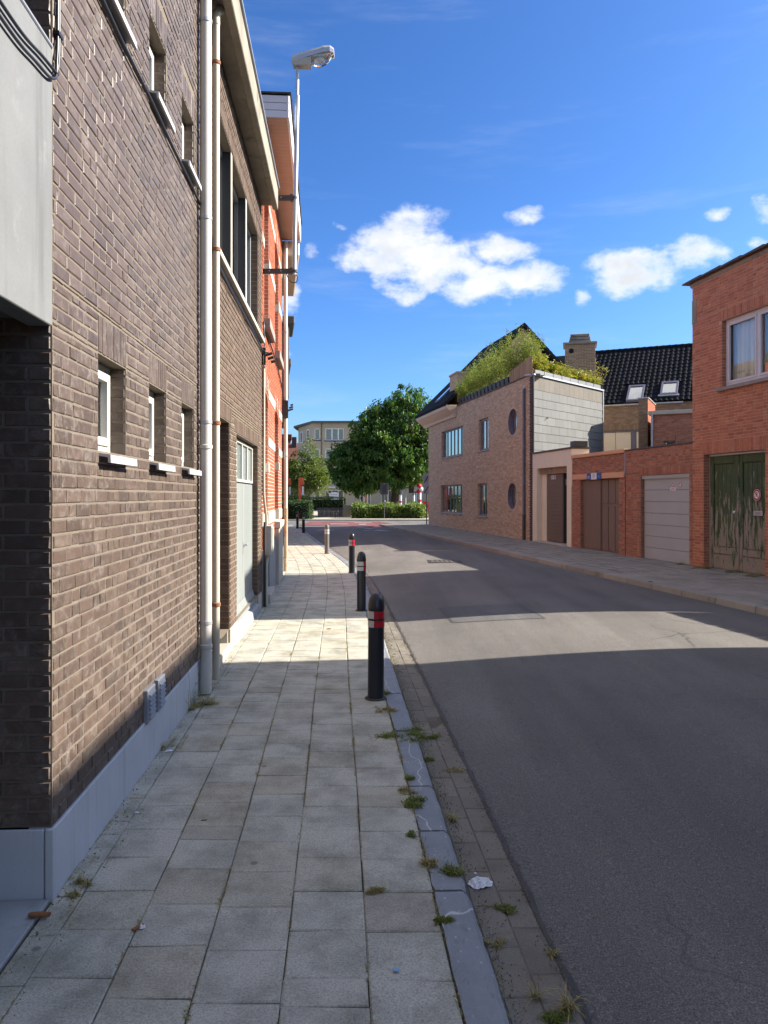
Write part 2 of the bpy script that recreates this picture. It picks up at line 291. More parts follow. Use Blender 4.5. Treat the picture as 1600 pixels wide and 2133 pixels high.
def kerb_mat():
    m, t, b = pbsdf('kerb_bluestone')
    pos = t.n('NewGeometry').outputs['Position']; oi = t.n('ObjectInfo').outputs['Random']
    pos = t.vmath('ADD', pos, t.n('CombineXYZ', {0: t.math('MULTIPLY', oi, 37.0), 1: t.math('MULTIPLY', oi, 91.0)}).outputs[0])
    n = t.noise(pos, 5.0, 6.0, .7); f = t.noise(pos, 130.0, 3.0, .6)
    col = t.ramp(n, [(.3, (.16, .172, .19)), (.7, (.225, .238, .258))])
    col = t.mix(.3, col, t.ramp(f, [(.3, (.6, .6, .6)), (.7, (1.1, 1.1, 1.1))]), 'MULTIPLY')
    wv = t.noise(t.vmath('ADD', t.vmath('MULTIPLY', pos, (2.2, .5, 1.0)), t.vmath('MULTIPLY', t.n('TexNoise', {'Vector': pos, 'Scale': 2.2, 'Detail': 5.0}).outputs['Color'], (.25, .5, .5))), 1.15, 2.0, .4)
    vein = t.math('SUBTRACT', 1.0, t.smooth(t.math('ABSOLUTE', t.math('SUBTRACT', wv, .5)), .001, .006))
    col = t.mix(t.math('MULTIPLY', vein, .65), col, (.55, .55, .55))
    sp_ = t.n('TexVoronoi', {'Vector': t.vmath('MULTIPLY', pos, (1, .6, 1)), 'Scale': 34.0}).outputs['Distance']
    col = t.mix(t.math('MULTIPLY', t.math('SUBTRACT', 1.0, t.smooth(sp_, .10, .2)), t.math('MULTIPLY', t.smooth(n, .42, .55), .55)), col, (.5, .5, .5))
    sc_ = t.noise(t.vmath('MULTIPLY', pos, (3.0, 1.0, 1.0)), 7.0, 7.0, .75)
    col = t.mix(t.math('MULTIPLY', t.smooth(sc_, .54, .70), .55), col, (.10, .105, .11))
    col = t.mix(t.math('MULTIPLY', t.smooth(t.noise(pos, 2.6, 6.0, .7), .56, .70), .45), col, (.16, .145, .115))
    lk(t, col, b.inputs['Base Color']); b.inputs['Roughness'].default_value = .6; bump(t, b, f, .2, .003)
kerb_mat()
def asphalt_mat(name, base, tint=(1, 1, 1)):
    m, t, b = pbsdf(name)
    pos = t.n('NewGeometry').outputs['Position']
    n = t.noise(pos, .45, 5.0, .6); f = t.noise(pos, 170.0, 2.0, .6); f2 = t.noise(pos, 60.0, 3.0, .6)
    lane = t.noise(t.vmath('MULTIPLY', pos, (1.3, .12, 1)), 1.0, 4.0, .6)
    c = tuple(base * k for k in tint)
    col = t.ramp(n, [(.3, tuple(x * .84 for x in c)), (.7, tuple(x * 1.14 for x in c))])
    col = t.mix(.9, col, t.ramp(lane, [(.3, (.74, .74, .74)), (.7, (1.24, 1.23, 1.22))]), 'MULTIPLY')
    col = t.mix(.85, col, t.ramp(f, [(.35, (.42, .42, .42)), (.55, (1, 1, 1)), (.72, (1.9, 1.85, 1.8))]), 'MULTIPLY')
    col = t.mix(.5, col, t.ramp(f2, [(.3, (.6, .6, .6)), (.7, (1.3, 1.3, 1.3))]), 'MULTIPLY')
    v = t.n('TexVoronoi', {'Vector': pos, 'Scale': 42.0}).outputs
    spk = t.math('MULTIPLY', t.math('SUBTRACT', 1.0, t.smooth(v['Distance'], .08, .16)), t.smooth(t.n('SeparateColor', {0: v['Color']}).outputs[0], .86, .9))
    col = t.mix(t.math('MULTIPLY', spk, .75), col, (.42, .41, .39))
    st = t.smooth(t.noise(pos, 1.1, 7.0, .72), .60, .72)
    col = t.mix(t.math('MULTIPLY', st, .38), col, tuple(x * .45 for x in c))
    pale = t.smooth(t.noise(t.vmath('MULTIPLY', pos, (1.0, .35, 1)), .8, 6.0, .7), .58, .74)
    col = t.mix(t.math('MULTIPLY', pale, .30), col, tuple(x * 1.7 for x in c))
    wp = t.vmath('ADD', pos, t.vmath('MULTIPLY', t.n('TexNoise', {'Vector': pos, 'Scale': 2.2, 'Detail': 7.0}).outputs['Color'], (.42, .42, 0)))
    ck = t.n('TexVoronoi', {'Vector': wp, 'Scale': .55}, feature='DISTANCE_TO_EDGE').outputs['Distance']
    ck = t.math('MULTIPLY', t.math('SUBTRACT', 1.0, t.smooth(ck, .002, .007)), t.smooth(t.noise(pos, .35, 3.0, .5), .53, .62))
    col = t.mix(t.math('MULTIPLY', ck, .6), col, (.02, .02, .02))
    lk(t, col, b.inputs['Base Color']); b.inputs['Roughness'].default_value = .82; b.inputs['Specular IOR Level'].default_value = .35
    bump(t, b, t.math('ADD', f, f2), .7, .006)
asphalt_mat('asphalt', .135, (1.02, .955, .88)); asphalt_mat('asphalt_patch', .108, (1, .98, .97)); asphalt_mat('asphalt_red', .12, (1.35, .45, .48))
mat('road_paint', (.55, .55, .55), (.40, .40, .41), scale=6, fine=90, fineamt=.4, rough=.7, bmp=.1)
mat('tar', (.075, .07, .064), (.05, .047, .043), scale=6, fine=90, fineamt=.3, rough=.7, bmp=.2)
mat('paving_far', (.42, .38, .31), (.36, .325, .265), scale=.8, fine=40, fineamt=.25, rough=.9, bmp=.1)
mat('earth', (.14, .115, .08), (.1, .085, .06), scale=.6, fine=30, rough=1, bmp=.3)

def peeling_mat():
    m, t, b = pbsdf('peeling_green')
    pos = t.n('NewGeometry').outputs['Position']
    st = t.vmath('MULTIPLY', pos, (9, 9, 1.5))
    n = t.noise(st, 1.6, 8.0, .68); f = t.noise(t.vmath('MULTIPLY', pos, (6, 6, 1)), 30.0, 4.0, .6)
    z = t.n('SeparateXYZ', {0: pos}).outputs[2]
    bare = t.math('ADD', n, t.math('MULTIPLY', t.math('SUBTRACT', 1.25, z), .11))
    msk = t.smooth(bare, .52, .555)
    edge = t.math('MULTIPLY', t.smooth(bare, .49, .52), t.math('SUBTRACT', 1.0, t.smooth(bare, .53, .56)))
    paint = t.ramp(t.noise(pos, 3.0, 5.0, .6), [(.3, (.028, .052, .022)), (.7, (.052, .076, .024))])
    wood = t.ramp(f, [(.3, (.17, .132, .10)), (.7, (.29, .235, .185))])
    col = t.mix(msk, paint, wood); col = t.mix(t.math('MULTIPLY', edge, .5), col, (.30, .30, .25))
    lk(t, col, b.inputs['Base Color']); b.inputs['Roughness'].default_value = .8
    bump(t, b, t.math('ADD', t.math('MULTIPLY', msk, -1.0), t.math('MULTIPLY', f, .4)), .5, .004)
peeling_mat()
def curtain_mat():
    m, t, b = pbsdf('net_curtain')
    pos = t.n('NewGeometry').outputs['Position']
    f = t.noise(t.vmath('MULTIPLY', pos, (22, 22, .4)), 3.0, 3.0, .5)
    lk(t, t.ramp(f, [(.3, (.55, .52, .44)), (.7, (.80, .77, .68))]), b.inputs['Base Color']); b.inputs['Roughness'].default_value = .9
curtain_mat()

# ------------------------------------------------------------------ mesh helpers
class MB:
    """collects faces; build() links them as one mesh object"""
    def __init__(s): s.v = []; s.f = []; s.r = []; s.m = []
    def face(s, pts, r=None, m=0):
        i = len(s.v); s.v.extend([tuple(p) for p in pts]); s.f.append(tuple(range(i, i + len(pts)))); s.r.append(r if r is not None else 0.0); s.m.append(m)
    def hexa(s, b, t, r=0.0, m=0, bottom=True):
        i = len(s.v); s.v.extend([tuple(p) for p in b] + [tuple(p) for p in t]); n = len(b)
        fs = [tuple(range(i + n, i + 2 * n))] + [(i + k, i + (k + 1) % n, i + n + (k + 1) % n, i + n + k) for k in range(n)]
        if bottom: fs.append(tuple(range(i + n - 1, i - 1, -1)))
        s.f += fs; s.r += [r] * len(fs); s.m += [m] * len(fs)
    def box(s, x0, x1, y0, y1, z0, z1, r=0.0, m=0):
        s.hexa([(x0, y0, z0), (x1, y0, z0), (x1, y1, z0), (x0, y1, z0)], [(x0, y0, z1), (x1, y0, z1), (x1, y1, z1), (x0, y1, z1)], r, m)
    def cyl(s, p0, p1, r0, r1=None, n=12, r=0.0, m=0, caps=True):
        r1 = r0 if r1 is None else r1
        p0, p1 = Vector(p0), Vector(p1); d = (p1 - p0).normalized()
        a = d.orthogonal().normalized(); c = d.cross(a)
        ring = lambda p, q: [p + (a * math.cos(2 * math.pi * k / n) + c * math.sin(2 * math.pi * k / n)) * q for k in range(n)]
        i = len(s.v); s.v += [tuple(x) for x in ring(p0, r0)] + [tuple(x) for x in ring(p1, r1)]
        fs = [(i + k, i + (k + 1) % n, i + n + (k + 1) % n, i + n + k) for k in range(n)]
        if caps: fs += [tuple(range(i + n - 1, i - 1, -1)), tuple(range(i + n, i + 2 * n))]
        s.f += fs; s.r += [r] * len(fs); s.m += [m] * len(fs)
    def tube(s, pts, rad, n=8, m=0, taper=None):
        pts = [Vector(p) for p in pts]; k = len(pts); i = len(s.v); prev = None
        for j, p in enumerate(pts):
            d = (pts[min(j + 1, k - 1)] - pts[max(j - 1, 0)]).normalized()
            a = d.orthogonal().normalized() if prev is None else (prev - d * prev.dot(d)).normalized()
            prev = a; c = d.cross(a); q = rad if taper is None else rad + (taper - rad) * j / (k - 1)
            s.v += [tuple(p + (a * math.cos(2 * math.pi * t / n) + c * math.sin(2 * math.pi * t / n)) * q) for t in range(n)]
        fs = []
        for j in range(k - 1):
            o = i + j * n; fs += [(o + t, o + (t + 1) % n, o + n + (t + 1) % n, o + n + t) for t in range(n)]
        fs += [tuple(range(i + n - 1, i - 1, -1)), tuple(range(i + (k - 1) * n, i + k * n))]
        s.f += fs; s.r += [0.0] * len(fs); s.m += [m] * len(fs)
    def lathe(s, prof, c=(0, 0), n=24, m=0):
        i = len(s.v); k = len(prof)
        for rr, z in prof: s.v += [(c[0] + rr * math.cos(2 * math.pi * t / n), c[1] + rr * math.sin(2 * math.pi * t / n), z) for t in range(n)]
        fs = []
        for j in range(k - 1):
            o = i + j * n; fs += [(o + t, o + (t + 1) % n, o + n + (t + 1) % n, o + n + t) for t in range(n)]
        fs += [tuple(range(i + n - 1, i - 1, -1)), tuple(range(i + (k - 1) * n, i + k * n))]
        s.f += fs; s.r += [0.0] * len(fs); s.m += [m] * len(fs)
    def prism(s, poly, y0, y1, m=0):  # poly in (x,z), extruded in y
        s.hexa([(x, y0, z) for x, z in poly], [(x, y1, z) for x, z in poly], 0.0, m)
    def mesh(s, name, mats, rnd=False):
        me = bpy.data.meshes.new(name); me.from_pydata(s.v, [], s.f)
        for q in (mats if isinstance(mats, (list, tuple)) else [mats]): me.materials.append(MATS[q])
        if len(me.materials) > 1: me.polygons.foreach_set('material_index', s.m)
        if rnd or any(s.r):
            a = me.attributes.new('rnd', 'FLOAT', 'FACE'); a.data.foreach_set('value', s.r)
        me.update(); return me
    def build(s, name, mats, parent=None, smooth=False, kind=None):
        me = s.mesh(name, mats)
        if smooth: me.polygons.foreach_set('use_smooth', [True] * len(me.polygons)); me.set_sharp_from_angle(angle=R(40))
        return link(name, me, parent, kind)
def link(name, me, parent=None, kind=None):
    o = bpy.data.objects.new(name, me); COL.objects.link(o); o.parent = parent
    if kind: o['kind'] = kind
    return o
def empty(name, loc=(0, 0, 0), rz=0.0):
    o = bpy.data.objects.new(name, None); COL.objects.link(o); o.location = loc; o.rotation_euler = (0, 0, rz); o.empty_display_size = .2
    return o
def tag(o, label, cat, group=None):
    o['label'] = label; o['category'] = cat
    if group: o['group'] = group
    return o
def bevel(o, wd=.005, seg=2):
    md = o.modifiers.new('bevel', 'BEVEL'); md.width = wd; md.segments = seg; md.limit_method = 'ANGLE'; return o
def facade(name, x, y, z, dx, dy):
    """root whose local x runs along the facade (left to right seen from the street), y inward, z up"""
    return empty(name, (x, y, z), math.atan2(dy, dx))
def root_matrix(o): return Matrix.Translation(o.location) @ o.rotation_euler.to_matrix().to_4x4()
def px(p):  # survey-photo pixel of a world point (used only to rank pieces by their size)
    if p.y < .3: return None
    return 800 + 1600 * p.x / p.y, 1033 - 1600 * (p.z - CAM_H) / p.y

# ------------------------------------------------------------------ brickwork
def intervals(a, b, cuts):
    out = [(a, b)]
    for c0, c1 in cuts:
        nx = []
        for p, q in out:
            if c1 <= p or c0 >= q: nx.append((p, q)); continue
            if c0 > p: nx.append((p, c0))
            if c1 < q: nx.append((c1, q))
        out = nx
    return out
def lay(u0, u1, z0, z1, holes=(), L=.2, H=.065, bond='run', soldiers=(), rng=RNG, j=.009):
    """brick rectangles (u0,u1,z0,z1) of a wall with openings; soldiers = bands of upright bricks"""
    out = []; blocks = list(holes) + list(soldiers)
    zc, row = z0, 0
    while zc < z1 - .012:
        ze = min(zc + H, z1)
        zs = sorted({zc, ze} | {z for h in blocks for z in (h[2], h[3]) if zc + .012 < z < ze - .012})
        off = {'run': (row % 2) * .5, 'wild': rng.random(), 'third': (row % 3) * .33}.get(bond, (row % 2) * .25)
        for a, b in zip(zs[:-1], zs[1:]):
            if b - a < .018: continue
            cuts = [(h[0], h[1]) for h in blocks if h[2] < b - .006 and h[3] > a + .006]
            for p, q in intervals(u0, u1, cuts):
                x = p - ((p - u0 + off * L) % L) if bond != 'flemish' else p
                u = x; k = row
                while u < q - 1e-4:
                    ln = L
                    if bond == 'flemish': ln = L if (k + row) % 2 else L * .52
                    if bond == 'wild' and rng.random() < .3: ln = L * .5
                    k += 1
                    s, e = max(u, p), min(u + ln, q); u += ln
                    if q - e < .035: e = q; u = q
                    if e - s < .03: continue
                    out.append((s + j / 2, e - j / 2, a + j / 2, b - j / 2))
        zc = ze; row += 1
    for s0, s1, a, b in soldiers:
        n = max(1, round((s1 - s0) / H)); wd = (s1 - s0) / n
        for i in range(n): out.append((s0 + i * wd + j / 2, s0 + (i + 1) * wd - j / 2, a + j / 2, b - j / 2))
    return out
def brick_geo(w_, h_, rng, proud, jit, ch=.005):
    q = lambda: rng.uniform(-jit, jit)
    back = [(-w_ / 2, .004, -h_ / 2), (w_ / 2, .004, -h_ / 2), (w_ / 2, .004, h_ / 2), (-w_ / 2, .004, h_ / 2)]
    c = min(ch, w_ * .3, h_ * .3)
    front = [(x * (1 - 2 * c / w_) + q(), -proud + q() * .6, z * (1 - 2 * c / h_) + q()) for x, _, z in back]
    mid = [(x + q() * .7, -proud * .35, z + q() * .7) for x, _, z in back]
    return back, mid, front
VAR = {}
IND = {}
def brickwork(root, parent, bricks, mname, o=(0, 0, 0), U=(1, 0, 0), N=(0, -1, 0), proud=.007, jit=.0018, maxind=300, rng=RNG, fine=True):
    """turns the bricks of one wall plane into single brick objects (largest in view) plus one joined remainder"""
    U, N, o = Vector(U), Vector(N), Vector(o); Z = Vector((0, 0, 1)); MW = root_matrix(root)
    frame = Matrix((U, -N, Z)).transposed().to_4x4(); frame.translation = o
    left = maxind - IND.get(root.name, 0)
    rank = []
    if left > 0:
        for i, (a, b, c, d) in enumerate(bricks):
            w0 = px(MW @ (o + U * a + Z * c)); w1 = px(MW @ (o + U * b + Z * d))
            if not w0 or not w1: continue
            dw, dh = abs(w1[0] - w0[0]), min(abs((d - c)) * 1600 / (MW @ (o + U * a)).y, 400)
            cx, cy = (w0[0] + w1[0]) / 2, (w0[1] + w1[1]) / 2
            if dw >= 8.5 and dh >= 5 and 0 < cx < 1600 and 0 < cy < 2133: rank.append((dw * dh, i))
        rank = [i for _, i in sorted(rank, reverse=True)[:left]]
    single = set(rank); IND[root.name] = IND.get(root.name, 0) + len(single)
    for i in rank:
        a, b, c, d = bricks[i]; wd, ht = b - a, d - c
        key = (mname, round(wd / .03), round(ht / .02), rng.randrange(4))
        if key not in VAR:
            mb = MB(); bk, mid, fr = brick_geo(wd, ht, rng, proud, jit)
            mb.hexa(bk, mid, bottom=False); mb.f.pop(0); mb.r.pop(0); mb.m.pop(0); mb.hexa(mid, fr, bottom=False)
            VAR[key] = (mb.mesh('brick', mname), wd, ht)
        me, w0, h0 = VAR[key]
        ob = bpy.data.objects.new('brick', me); COL.objects.link(ob); ob.parent = parent
        ob.matrix_basis = frame @ Matrix.Translation(((a + b) / 2, rng.uniform(-.0015, .0015), (c + d) / 2)) @ Matrix.Diagonal((wd / w0, 1, ht / h0, 1))
    mb = MB()
    for i, (a, b, c, d) in enumerate(bricks):
        if i in single: continue
        bk, mid, fr = brick_geo(b - a, d - c, rng, proud, jit); T = frame @ Matrix.Translation(((a + b) / 2, rng.uniform(-.0015, .0015), (c + d) / 2))
        r = rng.random(); bk = [T @ Vector(p) for p in bk]; fr = [T @ Vector(p) for p in fr]
        mb.hexa(bk, fr, r, bottom=False)
    if mb.f: mb.build('brickwork', mname, parent, kind='stuff')

def wall_sheet(mb, u0, u1, z0, z1, holes=(), y=0.0):
    """front sheet with openings and their reveals; holes = (u0,u1,z0,z1,depth)"""
    us = sorted({u0, u1} | {x for h in holes for x in h[:2] if u0 < x < u1}); zs = sorted({z0, z1} | {x for h in holes for x in h[2:4] if z0 < x < z1})
    for a, b in zip(us[:-1], us[1:]):
        for c, d in zip(zs[:-1], zs[1:]):
            mu, mz = (a + b) / 2, (c + d) / 2
            if any(h[0] < mu < h[1] and h[2] < mz < h[3] for h in holes): continue
            mb.face([(a, y, c), (b, y, c), (b, y, d), (a, y, d)])
    for a, b, c, d, dp in holes:
        c_ = max(c, z0)
        mb.face([(a, y, c_), (a, y, d), (a, y + dp, d), (a, y + dp, c_)]); mb.face([(b, y, c_), (b, y + dp, c_), (b, y + dp, d), (b, y, d)])
        mb.face([(a, y, d), (b, y, d), (b, y + dp, d), (a, y + dp, d)]); mb.face([(a, y, c_), (a, y + dp, c_), (b, y + dp, c_), (b, y, c_)])
def brick_facade(root, u0, u1, z0, z1, holes, brick, mortar, L=.2, H=.065, bond='run', soldiers=(), jambs=True, y=0.0, maxind=300, jit=.0018, proud=.007):
    mb = MB(); wall_sheet(mb, u0, u1, z0, z1, holes, y); wl = mb.build('wall', mortar, root)
    brickwork(root, wl, lay(u0, u1, z0, z1, holes, L, H, bond, soldiers), brick, o=(0, y, 0), maxind=maxind, jit=jit, proud=proud)
    if jambs:
        for a, b, c, d, dp in holes:
            # courses of the jambs line up with the wall; both sides of the opening
            cz = z0 + math.ceil((max(c, z0) - z0) / H - 1e-6) * H
            br = lay(0, dp, cz, d, (), min(L, dp * 2 + .001) if dp < L else L, H, 'run')
            br = [q for q in br if q[1] - q[0] > .02]
            brickwork(root, wl, br, brick, o=(b, y, 0), U=(0, 1, 0), N=(-1, 0, 0), maxind=maxind, jit=jit, proud=.004)
            brickwork(root, wl, br, brick, o=(a, y, 0), U=(0, 1, 0), N=(1, 0, 0), maxind=maxind, jit=jit, proud=.004)
    return wl
def shell(root, u0, u1, y0, y1, z0, z1, m, ends=True, name='building_body'):
    """the mass of the house behind its facade sheet, with the end strips that close the sheet to it"""
    mb = MB(); mb.box(u0, u1, y0, y1, z0, z1)
    if ends:
        for u in (u0 + .002, u1 - .002): mb.face([(u, 0.001, z0), (u, y0, z0), (u, y0, z1), (u, 0.001, z1)])
        mb.face([(u0, .001, z1 - .002), (u1, .001, z1 - .002), (u1, y0, z1 - .002), (u0, y0, z1 - .002)])
    return mb.build(name, m, root)
def window(root, u0, u1, z0, z1, y, frame, pane='window_glass', mull=(), trans=(), fw=.06, fd=.06, back='interior_dark', bd=.5, mw=.05, sash=None, label=None):
    """casement: frame with mullions, glass and a dark room behind it"""
    mb = MB()
    mb.box(u0, u0 + fw, y, y + fd, z0, z1); mb.box(u1 - fw, u1, y, y + fd, z0, z1)
    mb.box(u0 + fw, u1 - fw, y, y + fd, z1 - fw, z1); mb.box(u0 + fw, u1 - fw, y, y + fd, z0, z0 + fw)
    for f in mull:
        c = u0 + (u1 - u0) * f; mb.box(c - mw / 2, c + mw / 2, y + .004, y + fd - .004, z0 + fw, z1 - fw)
    for f in trans:
        c = z0 + (z1 - z0) * f; mb.box(u0 + fw, u1 - fw, y + .007, y + fd - .007, c - mw / 2, c + mw / 2)
    wn = mb.build('window', frame, root); bevel(wn, .004, 1)
    edges = [u0 + fw * .5] + [u0 + (u1 - u0) * f for f in mull] + [u1 - fw * .5]
    for a, b in zip(edges[:-1], edges[1:]):
        g_ = MB(); g_.face([(a + .002, y + fd * .6, z0 + fw * .5), (b - .002, y + fd * .6, z0 + fw * .5), (b - .002, y + fd * .6, z1 - fw * .5), (a + .002, y + fd * .6, z1 - fw * .5)])
        g_.build('pane', pane, wn)
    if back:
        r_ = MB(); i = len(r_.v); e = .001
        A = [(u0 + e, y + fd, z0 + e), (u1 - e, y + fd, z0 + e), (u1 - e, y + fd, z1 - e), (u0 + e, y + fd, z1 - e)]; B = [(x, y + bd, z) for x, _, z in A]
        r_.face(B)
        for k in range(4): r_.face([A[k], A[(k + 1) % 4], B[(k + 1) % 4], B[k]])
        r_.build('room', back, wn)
    if sash:
        m2 = MB(); s = sash
        for a, b in zip(edges[:-1], edges[1:]):
            a, b, c, d = a + fw * .5, b - fw * .5, z0 + fw, z1 - fw
            m2.box(a, a + s, y - .012, y + .03, c, d); m2.box(b - s, b, y - .012, y + .03, c, d); m2.box(a + s, b - s, y - .012, y + .03, c, c + s); m2.box(a + s, b - s, y - .012, y + .03, d - s, d)
        bevel(m2.build('sash', frame, wn), .003, 1)
    return wn
def sill(root, u0, u1, z, h, proud, depth, m, slope=.015):
    mb = MB(); mb.hexa([(u0, -proud, z - h), (u1, -proud, z - h), (u1, depth, z - h), (u0, depth, z - h)], [(u0, -proud, z - slope), (u1, -proud, z - slope), (u1, depth, z), (u0, depth, z)])
    return bevel(mb.build('sill', m, root), .004, 1)
def box_part(name, m, root, *b, bev=.004):
    mb = MB(); mb.box(*b); o = mb.build(name, m, root)
    return bevel(o, bev, 1) if bev else o
def text_part(txt, m, parent, loc, size, rot=(R(90), 0, 0), name='lettering', ext=.001):
    cu = bpy.data.curves.new(name, 'FONT'); cu.body = txt; cu.size = size; cu.extrude = ext; cu.align_x = 'CENTER'; cu.align_y = 'CENTER'
    tmp = bpy.data.objects.new('tmp', cu); COL.objects.link(tmp)
    me = bpy.data.meshes.new_from_object(tmp.evaluated_get(bpy.context.evaluated_depsgraph_get())); bpy.data.objects.remove(tmp)
    me.materials.clear(); me.materials.append(MATS[m])
    o = link(name, me, parent); o.location = loc; o.rotation_euler = rot; return o

# ------------------------------------------------------------------ ground plan
def wall_x(y):   # left building line
    if y < 11.8: return -1.223 - .056 * y
    if y < 17.4: return -1.88 - .078 * (y - 11.8)
    return -2.317 - .15 * (y - 17.4)
KY = [-6, 0, 2.4, 3.34, 4.6, 6.04, 7.9, 9.4, 13.4, 17.0, 20, 22.7, 26.9, 34, 41.8, 46]
KX = [.90, .56, .42, .37, .295, .20, .085, .0, -.225, -.50, -.92, -1.39, -2.12, -3.28, -4.6, -5.6]
_yy = np.linspace(-6, 46, 1041); _xx = np.interp(_yy, KY, KX)
_k = np.ones(41) / 41; _pad = np.concatenate([_xx[0] + (_xx[1] - _xx[0]) * np.arange(-20, 0), _xx, _xx[-1] + (_xx[-1] - _xx[-2]) * np.arange(1, 21)]); _xx = np.convolve(_pad, _k, 'valid')
def kerb_x(y): return float(np.interp(y, _yy, _xx))             # outer edge of the left kerb
def right_kerb_x(y): return 7.5 - .173 * y
def right_wall_x(y): return 10.2 - .18 * y
def gut(y): return .27 if y < 8 else max(.14, .27 - (y - 8) * .012)   # width of the gutter
def road_z(t, y=0.0):
    f = min(max((y - 34) / 8, 0), 1)                             # the camber runs out towards the junction
    return (-.065 + .02 * t + .085 * math.sin(math.pi * min(max(t, 0), 1))) * (1 - f) - .034 * f

def on_road(x, y): 
    x0 = kerb_x(y) + gut(y); return road_z((x - x0) / (right_kerb_x(y) - x0), y)

# ground sheet to the horizon
mb = MB(); mb.face([(-1500, -300, -.32), (1500, -300, -.32), (1500, 2500, -.32), (-1500, 2500, -.32)])
o = mb.build('ground', 'earth'); o['kind'] = 'structure'
# carriageway with its camber
mb = MB(); NT_ = 14
ys = list(np.arange(-6, 45.01, .5))
grid = []
for y in ys:
    x0 = kerb_x(y) + gut(y); x1 = right_kerb_x(y)
    grid.append([(x0 + (x1 - x0) * k / NT_ + (RNG.uniform(-.006, .006) if k == 0 else 0), y, road_z(k / NT_, y)) for k in range(NT_ + 1)])
for a, b in zip(grid[:-1], grid[1:]):
    for k in range(NT_): mb.face([a[k], a[k + 1], b[k + 1], b[k]])
road = mb.build('road', 'asphalt', smooth=True); road['kind'] = 'structure'
# joint of tar between asphalt and gutter
mb = MB()
ty = list(np.arange(-4, 40, .08))
tw = [RNG.uniform(.002, .02) for _ in ty]
for i in range(len(ty) - 1):
    a, b = ty[i], ty[i + 1]; xa, xb = kerb_x(a) + gut(a), kerb_x(b) + gut(b)
    mb.face([(xa - .012, a, -.058), (xa + tw[i], a, -.056), (xb + tw[i + 1], b, -.056), (xb - .012, b, -.058)])
mb.build('tar_joint', 'tar', road)
# cross street, cycle path and markings at the junction
mb = MB()
mb.face([(-70, 44.6, -.040), (70, 41.5, -.040), (70, 55.5, -.040), (-70, 54.5, -.040)])
cs = mb.build('cross_street', 'asphalt'); cs['kind'] = 'structure'
mb = MB(); mb.face([(-5.0, 45.2, -.022), (.9, 42.5, -.022), (1.1, 44.6, -.022), (-.2, 51.3, -.022), (-4.9, 51.8, -.022)])
mb.build('cycle_path', 'asphalt_red', cs)
for q in ([(-3.3, 46.9), (-2.2, 46.9), (-2.2, 47.4), (-3.3, 47.4)], [(-1.55, 46.3), (-1.1, 46.2), (-1.05, 46.9), (-1.5, 47.0)], [(-1.6, 42.6), (-1.2, 42.2), (-1.0, 42.5), (-1.4, 42.9)],
          [(-1.1, 40.6), (-.7, 40.0), (-.5, 40.3), (-.9, 40.9)], [(-.5, 38.5), (-.1, 37.7), (.1, 38.0), (-.3, 38.8)], [(-1.0, 37.4), (.3, 37.2), (.3, 37.5), (-1.0, 37.7)], [(-3.4, 38.6), (-2.5, 38.4), (-2.5, 38.8), (-3.4, 39.0)],
          [(-1.9, 48.9), (-.8, 49.4), (-.8, 49.8), (-1.9, 49.3)]):
    mb = MB(); mb.face([(x, y, on_road(x, y) + .008 if y < 44.5 else -.014) for x, y in q]); mb.build('road_marking', 'road_paint', cs)
# pavement across the junction
mb = MB(); mb.box(-80, 80, 54.0, 140, -.2, .05); fp = mb.build('pavement_far', 'paving_far'); fp['kind'] = 'structure'
# repair patch and covers in the road
def road_quad(c, name, m, dz, n=6):
    mb = MB(); (ax, ay), (bx, by), (cx, cy), (dx, dy) = c
    P = lambda s, t: ((ax * (1 - s) + bx * s) * (1 - t) + (dx * (1 - s) + cx * s) * t, (ay * (1 - s) + by * s) * (1 - t) + (dy * (1 - s) + cy * s) * t)
    for i in range(n):
        for j_ in range(n):
            pts = [P(i / n, j_ / n), P((i + 1) / n, j_ / n), P((i + 1) / n, (j_ + 1) / n), P(i / n, (j_ + 1) / n)]
            mb.face([(x, y, on_road(x, y) + dz) for x, y in pts])
    return mb.build(name, m, road)
road_quad([(.95, 10.45), (2.2, 10.55), (2.1, 11.9), (.85, 11.8)], 'repair_patch', 'asphalt_patch', .005)
for c in ([(.93, 10.42), (2.22, 10.52), (2.22, 10.533), (.93, 10.433)], [(.83, 11.8), (2.12, 11.9), (2.12, 11.917), (.83, 11.817)], [(2.2, 10.5), (2.212, 10.5), (2.112, 11.93), (2.1, 11.93)], [(.93, 10.42), (.942, 10.42), (.847, 11.83), (.835, 11.83)]):
    road_quad(c, 'patch_joint', 'tar', .008)
mh = empty('manhole_cover', (1.55, 19.6, on_road(1.55, 19.6)))
mb = MB(); mb.box(-.42, .42, -.42, .42, -.03, .004); mb.build('frame', 'iron_dark', mh)
for i in range(6): box_part('grate_bar', 'iron_brown', mh, -.36 + i * .12, -.27 + i * .12, -.38, .38, .004, .012)
tag(mh, 'rectangular iron drain cover set in the sunlit road', 'drain cover')

